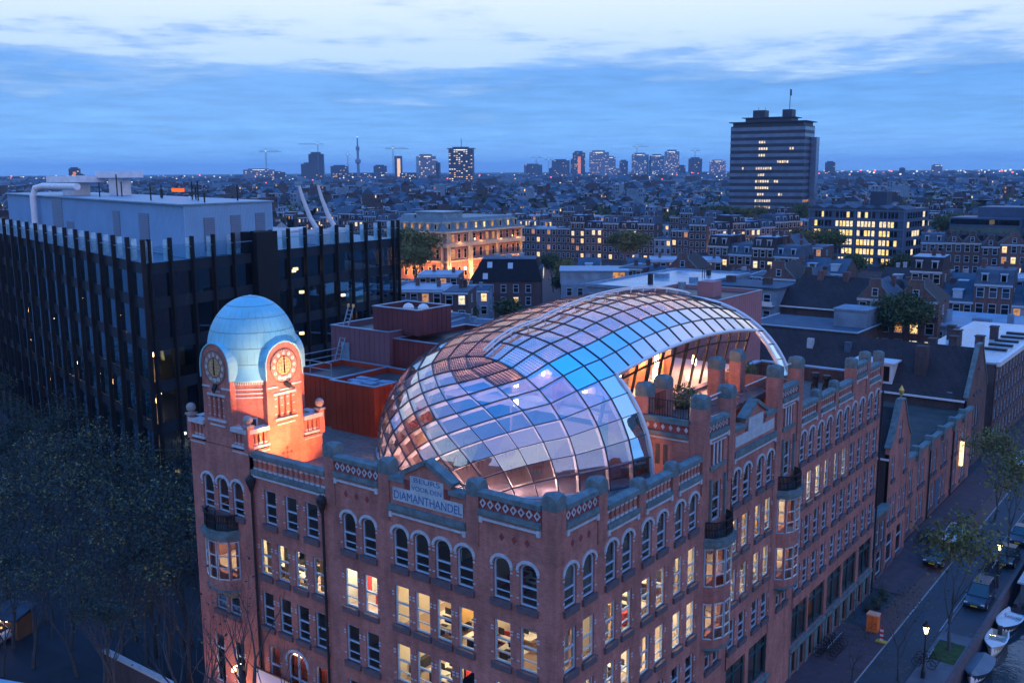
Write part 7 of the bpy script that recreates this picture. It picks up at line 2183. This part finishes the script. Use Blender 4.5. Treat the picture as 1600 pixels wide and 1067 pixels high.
# wood of bare trees on the square, lower left
spots = []
for ix in range(10):
    for iy in range(8):
        x, y = -32.5-3.3*ix+rt_.uniform(-1.2, 1.2), -7.5+3.0*iy+rt_.uniform(-1.1, 1.1)
        if x > -36 and y < -2.5: continue
        if y < -5 and rt_.random() < .6: continue
        if -44 < x < -31 and y < -4.5 and rt_.random() < .5: continue
        spots.append((x, y, rt_.choice(('bareA', 'bareB', 'bareC', 'bareA', 'bareC')), rt_.uniform(.9, 1.2)*(1.05 if y > 2 else .85)))
for s_ in (3, 9, 15, 21, 27, 33, 39, 45, 51, 58):
    for d_ in (4.5, 9.5, 14.5):
        q_ = GO+gu*(s_+rt_.uniform(-2, 2))+nU*(d_+rt_.uniform(-1, 1)); spots.append((q_.x, q_.y, rt_.choice(('bareA', 'bareB')), rt_.uniform(.8, 1.05)))
for i, (x, y, k, s) in enumerate(spots):
    tplace(k, x, y, 0, s, rt_.uniform(0, 6.3), {'bareA': 'dark nearly bare tree in the wood before the black office', 'bareB': 'taller sparse green tree in the wood before the black office', 'bareC': 'low bare tree in the wood before the black office'}[k], 'trees in the dusky wood at the lower left')
tplace('front', -19.6, -2.9, 0, 1.08, .4, 'tall bare tree standing in front of the clock tower entrance')
tplace('front', -23.0, -3.6, 0, .95, 2.2, 'second bare tree left of the one in front of the clock tower entrance')
# quay trees
tplace('sparse', 8.2, 41.0, .1, 1.0, .3, 'slender quay tree with yellow green leaves in a grassy tree pit')
tplace('bareC', 6.4, 34.2, 0, .85, 1.4, 'bare quay tree at the kerb nearest the bottom edge')
tplace('bareC', 3.9, 31.6, 0, .62, 4.4, 'small bare young tree on the pavement by the bottom edge')
tplace('sparse', 8.3, 62, .1, 1.0, 2.0, 'leafy quay tree beyond the second lantern')
tplace('sparse', 4.8, 73, 0, .95, 4.2, 'leafy yellow green tree on the street before the low terrace house')
tplace('sparse', 8.4, 80, .1, 1.05, 5.0, 'quay tree farther up the street beside the parked cars')
tplace('full', 8.3, 100, 0, .8, 1.0, 'dense green tree at the far end of the canal street')
# trees between the houses
for x, y, k, s, l in ((-23.5, 141, 'dense', .92, 'large dark green tree among the roofs at the right, beside the annex'),  (-66, 240, 'full', 1.0, 'green tree in front of the lit office, right side'), (-92, 300, 'full', 1.2, 'tall green tree half covering the lit office front'), (-101, 306, 'fullY', 1.2, 'yellow green tree half covering the lit office front'),
                      (-150, 262, 'fullY', 1.25, 'olive yellow tree in front of the long dark row'), (-158, 268, 'full', 1.1, 'green tree left of the olive yellow one'),
                      (-187, 193, 'fullY', 1.45, 'big olive tree at the left foot of the ornate palace'), (-198, 196, 'full', 1.4, 'big grey green tree half hidden by the black office'), (-182, 187, 'fullY', 1.1, 'lower olive tree at the left foot of the ornate palace'),
                      (-100, 128, 'dark', .85, 'dark tree behind the ridge of the glass dome'), (-108, 122, 'dark', .75, 'dark bushy tree among the back houses behind the glass dome'),
                      (-115, 322, 'full', 1.1, 'green tree at the left end of the lit zigzag office'), (-108, 318, 'full', .95, 'green tree in front of the lit zigzag office'),
                      (-128, 300, 'dark', 1.0, 'dark tree in front of the terrace left of the lit zigzag office'), (-60, 262, 'dark', 1.0, 'dark tree before the canal row at the right edge'), (-121, 178, 'dark', .8, 'dark tree just right of the black mansard house'), (-132, 196, 'fullY', .9, 'yellow green garden tree behind the black mansard house'), (-114, 200, 'full', .8, 'small green garden tree behind the orange studio house'), (-145, 208, 'dark', 1.0, 'dark tree at the right foot of the ornate palace'), (-112, 215, 'bareB', .9, 'thin dark tree beside the row with grey roofs'),
                      (-84, 112, 'bareB', .9, 'bare garden tree just behind the glass dome'), (-95, 105, 'bareA', .9, 'bare garden tree beside the back houses'), (-76, 108, 'bareA', .8, 'small bare garden tree right behind the dome ridge')):
    tplace(k, x, y, 0, s, rt_.uniform(0, 6.3), l)
# avenue trees round the tall tower and the parks: individuals
n = 0
for x0, x1, y0, y1, c in ((-250, -130, 455, 500, 26), (-120, -60, 400, 420, 9), (-70, 0, 445, 500, 18), (-40, 20, 420, 440, 8)):
    for i in range(c):
        tplace(rt_.choice(('full', 'fullY', 'full')), rt_.uniform(x0, x1), rt_.uniform(y0, y1), 0, rt_.uniform(.9, 1.35), rt_.uniform(0, 6.3), 'round green tree in the belt of trees below the tall tower' if x1 < -100 else 'round green tree in the belt of trees at the far right', 'trees in the green belt')
# far trees: a joined mass of leaf clumps
b = B()
for i in range(4200):
    d = 300+4200*rt_.random()**.8; hd_ = R(rt_.uniform(97, 158)); x, y = 24+d*math.cos(hd_), -35+d*math.sin(hd_)
    if d < 620 and not clear(x, y, 4): continue
    hh = rt_.uniform(9, 17); rr2 = rt_.uniform(3.5, 8)*(1+d/3500); m_ = 26 if d < 900 else (14 if d < 2000 else 8)
    mi = rt_.choice((0, 0, 1))
    for k in range(m_):
        a, e = rt_.uniform(0, 6.3), rt_.uniform(-.4, 1); q = math.sqrt(max(0, 1-e*e)); c = Vector((x+rr2*q*math.cos(a), y+rr2*q*math.sin(a), hh*.62+hh*.4*e)); s = rr2*rt_.uniform(.25, .5)
        v = [c+Vector((rt_.gauss(0, 1), rt_.gauss(0, 1), rt_.gauss(0, 1))).normalized()*s for _ in range(3)]
        b.add(v, [(0, 1, 2)], mi)
# a dark wooded rim before the horizon
for i in range(5200):
    d = rt_.uniform(4200, 9000); hd_ = R(rt_.uniform(97, 158)); x, y = 24+d*math.cos(hd_), -35+d*math.sin(hd_); w_ = rt_.uniform(20, 70); h = rt_.uniform(9, 20); a_ = rt_.uniform(0, 6.28)
    rg_ = [(x+w_*rt_.uniform(.7, 1.1)*math.cos(a_+k*1.257), y+w_*rt_.uniform(.7, 1.1)*math.sin(a_+k*1.257)) for k in range(5)]
    b.add([(px, py, 0) for px, py in rg_]+[(x+(px-x)*.8, y+(py-y)*.8, h*rt_.uniform(.55, .95)) for px, py in rg_]+[(x, y, h)], [(k, (k+1) % 5, 5+(k+1) % 5, 5+k) for k in range(5)]+[(5+k, 5+(k+1) % 5, 10) for k in range(5)], rt_.choice((0, 0, 1)))
b.obj('distant_trees', [leafd, mat('far_green_leaf', (.055, .085, .035), .7, .4, .02)], None, kind='stuff')
# bicycles leaning along the quay and the street
def bike_tree():
    o = thing('bicycle', 'bike', 'bicycle'); ch = []
    for x in (-.52, .52):
        b = B(); b.tube([(x+.33*math.cos(2*PI*i/14), 0, .34+.33*math.sin(2*PI*i/14)) for i in range(15)], .022, 5, 0, False)
        for i in range(5): a = PI*i/5; b.bar((x-.32*math.cos(a), 0, .34-.32*math.sin(a)), (x+.32*math.cos(a), 0, .34+.32*math.sin(a)), .008)
        ch.append(T(b.obj('wheel', rubber, o)))
    b = B()
    for p, q in (((-.52, 0, .34), (-.12, 0, .32)), ((-.12, 0, .32), (-.22, 0, .85)), ((-.2, 0, .78), (.36, 0, .8)), ((-.12, 0, .32), (.36, 0, .7)), ((-.52, 0, .34), (-.2, 0, .75)), ((.52, 0, .34), (.34, 0, .95))): b.bar(p, q, .04)
    ch.append(T(b.obj('frame', iron, o)))
    b = B(); b.box(-.36, -.12, -.08, .08, .86, .93); ch.append(T(b.obj('saddle', dark_in, o)))
    b = B(); b.bar((.3, -.28, 1.02), (.3, .28, 1.02), .035); b.bar((.33, 0, .93), (.31, 0, 1.02), .03); ch.append(T(b.obj('handlebar', zinc, o)))
    return (o, ch)


bk_ = bike_tree(); first = True
for i, (x, y, a) in enumerate([(1.0, 34+.55*k, .1) for k in range(6)]+[(7.5, 57.5+.6*k, .2) for k in range(6)]+[(.6, 62+.6*k, -.1) for k in range(5)]+[(7.4, 36.9+.6*k, .1) for k in range(3)]):
    lab = 'black bicycle parked %s' % ('on the pavement along the brick building' if y < 40 and x < 4 else 'on the quay beside the second lantern' if x > 4 and y > 50 else 'against the low terrace house' if x < 4 else 'on the quay by the tree pit')
    z = .1 if x < 4 else .125
    if first: first = False; bk_[0].location = (x, y, z); bk_[0].rotation_euler = (0, 0, a); bk_[0]['label'] = lab; bk_[0]['group'] = 'parked bicycles'
    else: dup(bk_, (x, y, z), a+rt_.uniform(-.1, .1), lab, 'parked bicycles')
# clipped shrubs on the roof terrace, hedges on the pavement
def shrub(label, x, y, z, rr2, n=900, leaf=None, cat='shrub'):
    r = random.Random(int(x*100)); b = B()
    o = thing('shrub', label, cat, (x, y, z))
    for i in range(n):
        v = Vector((r.gauss(0, 1), r.gauss(0, 1), r.gauss(0, 1))).normalized()*rr2*r.uniform(.6, 1.05); v.z = v.z*.8+rr2*.8; q = Vector((r.gauss(0, 1), r.gauss(0, 1), r.gauss(0, 1))).normalized(); w_ = q.cross(v).normalized(); s = rr2*.09
        b.add([v-q*s, v+w_*s*.5, v+q*s, v-w_*s*.5], [(0, 1, 2, 3)], 0 if r.random() < .75 else 1)
    b.obj('crown', [leaf or leafg, leafd], o); c = B(); c.bar((0, 0, 0), (0, 0, rr2*.9), .12); c.obj('trunk', bark_d, o)
    c = B(); c.lathe([(rr2*.45, -.05), (rr2*.55, rr2*.35), (rr2*.5, rr2*.35), (.02, rr2*.3)], 12); c.obj('pot', iron, o)


shrub('round green shrub in a pot on the roof terrace between the front piers', -4.6, 21.0, 21.2, 1.0)
shrub('round green shrub in a pot at the far end of the roof terrace', -4.8, 30.6, 21.2, 1.05)
for i in range(5): shrub('low dark bush on the pavement by the brick building', 1.0+.5*(i % 2), 44.2+1.0*i, .1, .55, 260, leafd)

# ================================================================== people
def person(label, x, y, z, rz, top, legs, h=1.75):
    o = thing('person', label, 'person', (x, y, z), rz)
    me = bpy.data.meshes.new('body'); s = h/1.75
    V = [(0, 0, .95), (0, 0, 1.15), (0, 0, 1.38), (0, 0, 1.5), (0, .02, 1.66), (.1, 0, .9), (.12, .02, .5), (.13, 0, .06), (.13, -.14, .03), (-.1, 0, .9), (-.11, -.03, .5), (-.12, .05, .06), (-.12, -.09, .03), (.2, 0, 1.4), (.26, .03, 1.13), (.24, -.1, .9), (-.2, 0, 1.4), (-.26, .03, 1.13), (-.2, -.14, .95), (0, .01, 1.72)]
    Ed = [(0, 1), (1, 2), (2, 3), (3, 4), (4, 19), (0, 5), (5, 6), (6, 7), (7, 8), (0, 9), (9, 10), (10, 11), (11, 12), (2, 13), (13, 14), (14, 15), (2, 16), (16, 17), (17, 18)]
    Rr = [.15, .14, .16, .06, .1, .1, .075, .05, .045, .1, .075, .05, .045, .06, .045, .035, .06, .045, .035, .07]
    me.from_pydata([(a*s, c*s, d*s) for a, c, d in V], Ed, [])
    me.materials.append(top)
    bo = put('body', me, o); md = bo.modifiers.new('Skin', 'SKIN'); bo.modifiers.new('Sub', 'SUBSURF').levels = 1
    for i, r in enumerate(Rr): me.skin_vertices[0].data[i].radius = (r*s, r*s*.85)
    me.skin_vertices[0].data[0].use_root = True
    b = B(); b.lathe([(.02, 1.8*s), (.08*s, 1.78*s), (.11*s, 1.7*s), (.105*s, 1.62*s)], 10); b.obj('hair', dark_in, o)


person('person in dark clothes standing inside the glass dome, the left one of two', -9.6, 12.2, 18.76, 1.0, dark_in, dark_in)
person('person in dark clothes standing inside the glass dome, the right one of two', -8.9, 13.0, 18.76, 2.4, mat('navy_cloth', (.03, .04, .07), .8, 0), dark_in)
person('person in a pale shirt standing behind the glass front at the terrace', -7.2, 17.6, 21.6, .6, mat('pale_shirt', (.55, .52, .5), .8, 0), dark_in)

# ================================================================== housekeeping: lettering to meshes, one label each
bpy.context.view_layer.update()
dg = bpy.context.evaluated_depsgraph_get()
for o in [o for o in bpy.data.objects if o.type == 'FONT']:
    me = bpy.data.meshes.new_from_object(o.evaluated_get(dg))
    n = put(o.name.split('.')[0], me, o.parent); n.matrix_local = o.matrix_local.copy()
    bpy.data.objects.remove(o)
ORD = 'first second third fourth fifth sixth seventh eighth ninth tenth eleventh twelfth thirteenth fourteenth fifteenth sixteenth seventeenth eighteenth nineteenth twentieth'.split()
ORD = ORD+['twenty-'+o for o in ORD[:9]]+['thirtieth']+['thirty-'+o for o in ORD[:9]]+['fortieth']+['forty-'+o for o in ORD[:9]]+['fiftieth']+['fifty-'+o for o in ORD[:9]]
byl = {}
for o in bpy.data.objects:
    if o.parent is None and o.get('label'): byl.setdefault(o['label'], []).append(o)
for l, os_ in byl.items():
    if len(os_) < 2: continue
    os_.sort(key=lambda o: -math.atan2(o.location.y+35, o.location.x-24))
    for i, o in enumerate(os_):
        if i < len(ORD): o['label'] = l+', %s from left' % ORD[i]

# ================================================================== dusk haze
hz = bpy.data.materials.new('dusk_haze'); hz.use_nodes = True
nt = hz.node_tree; nt.nodes.clear(); g = NG(nt)
pv_ = g.n('ShaderNodeVolumePrincipled'); pv_.inputs['Density'].default_value = HAZE; pv_.inputs['Color'].default_value = (.42, .68, 1.0, 1); pv_.inputs['Anisotropy'].default_value = 0.0
o_ = g.n('ShaderNodeOutputMaterial'); g.l(pv_.outputs[0], o_.inputs['Volume'])
b = B(); b.box(-15500, 15500, -15500, 15500, -4, 175); b.obj('haze', hz, None, kind='stuff')
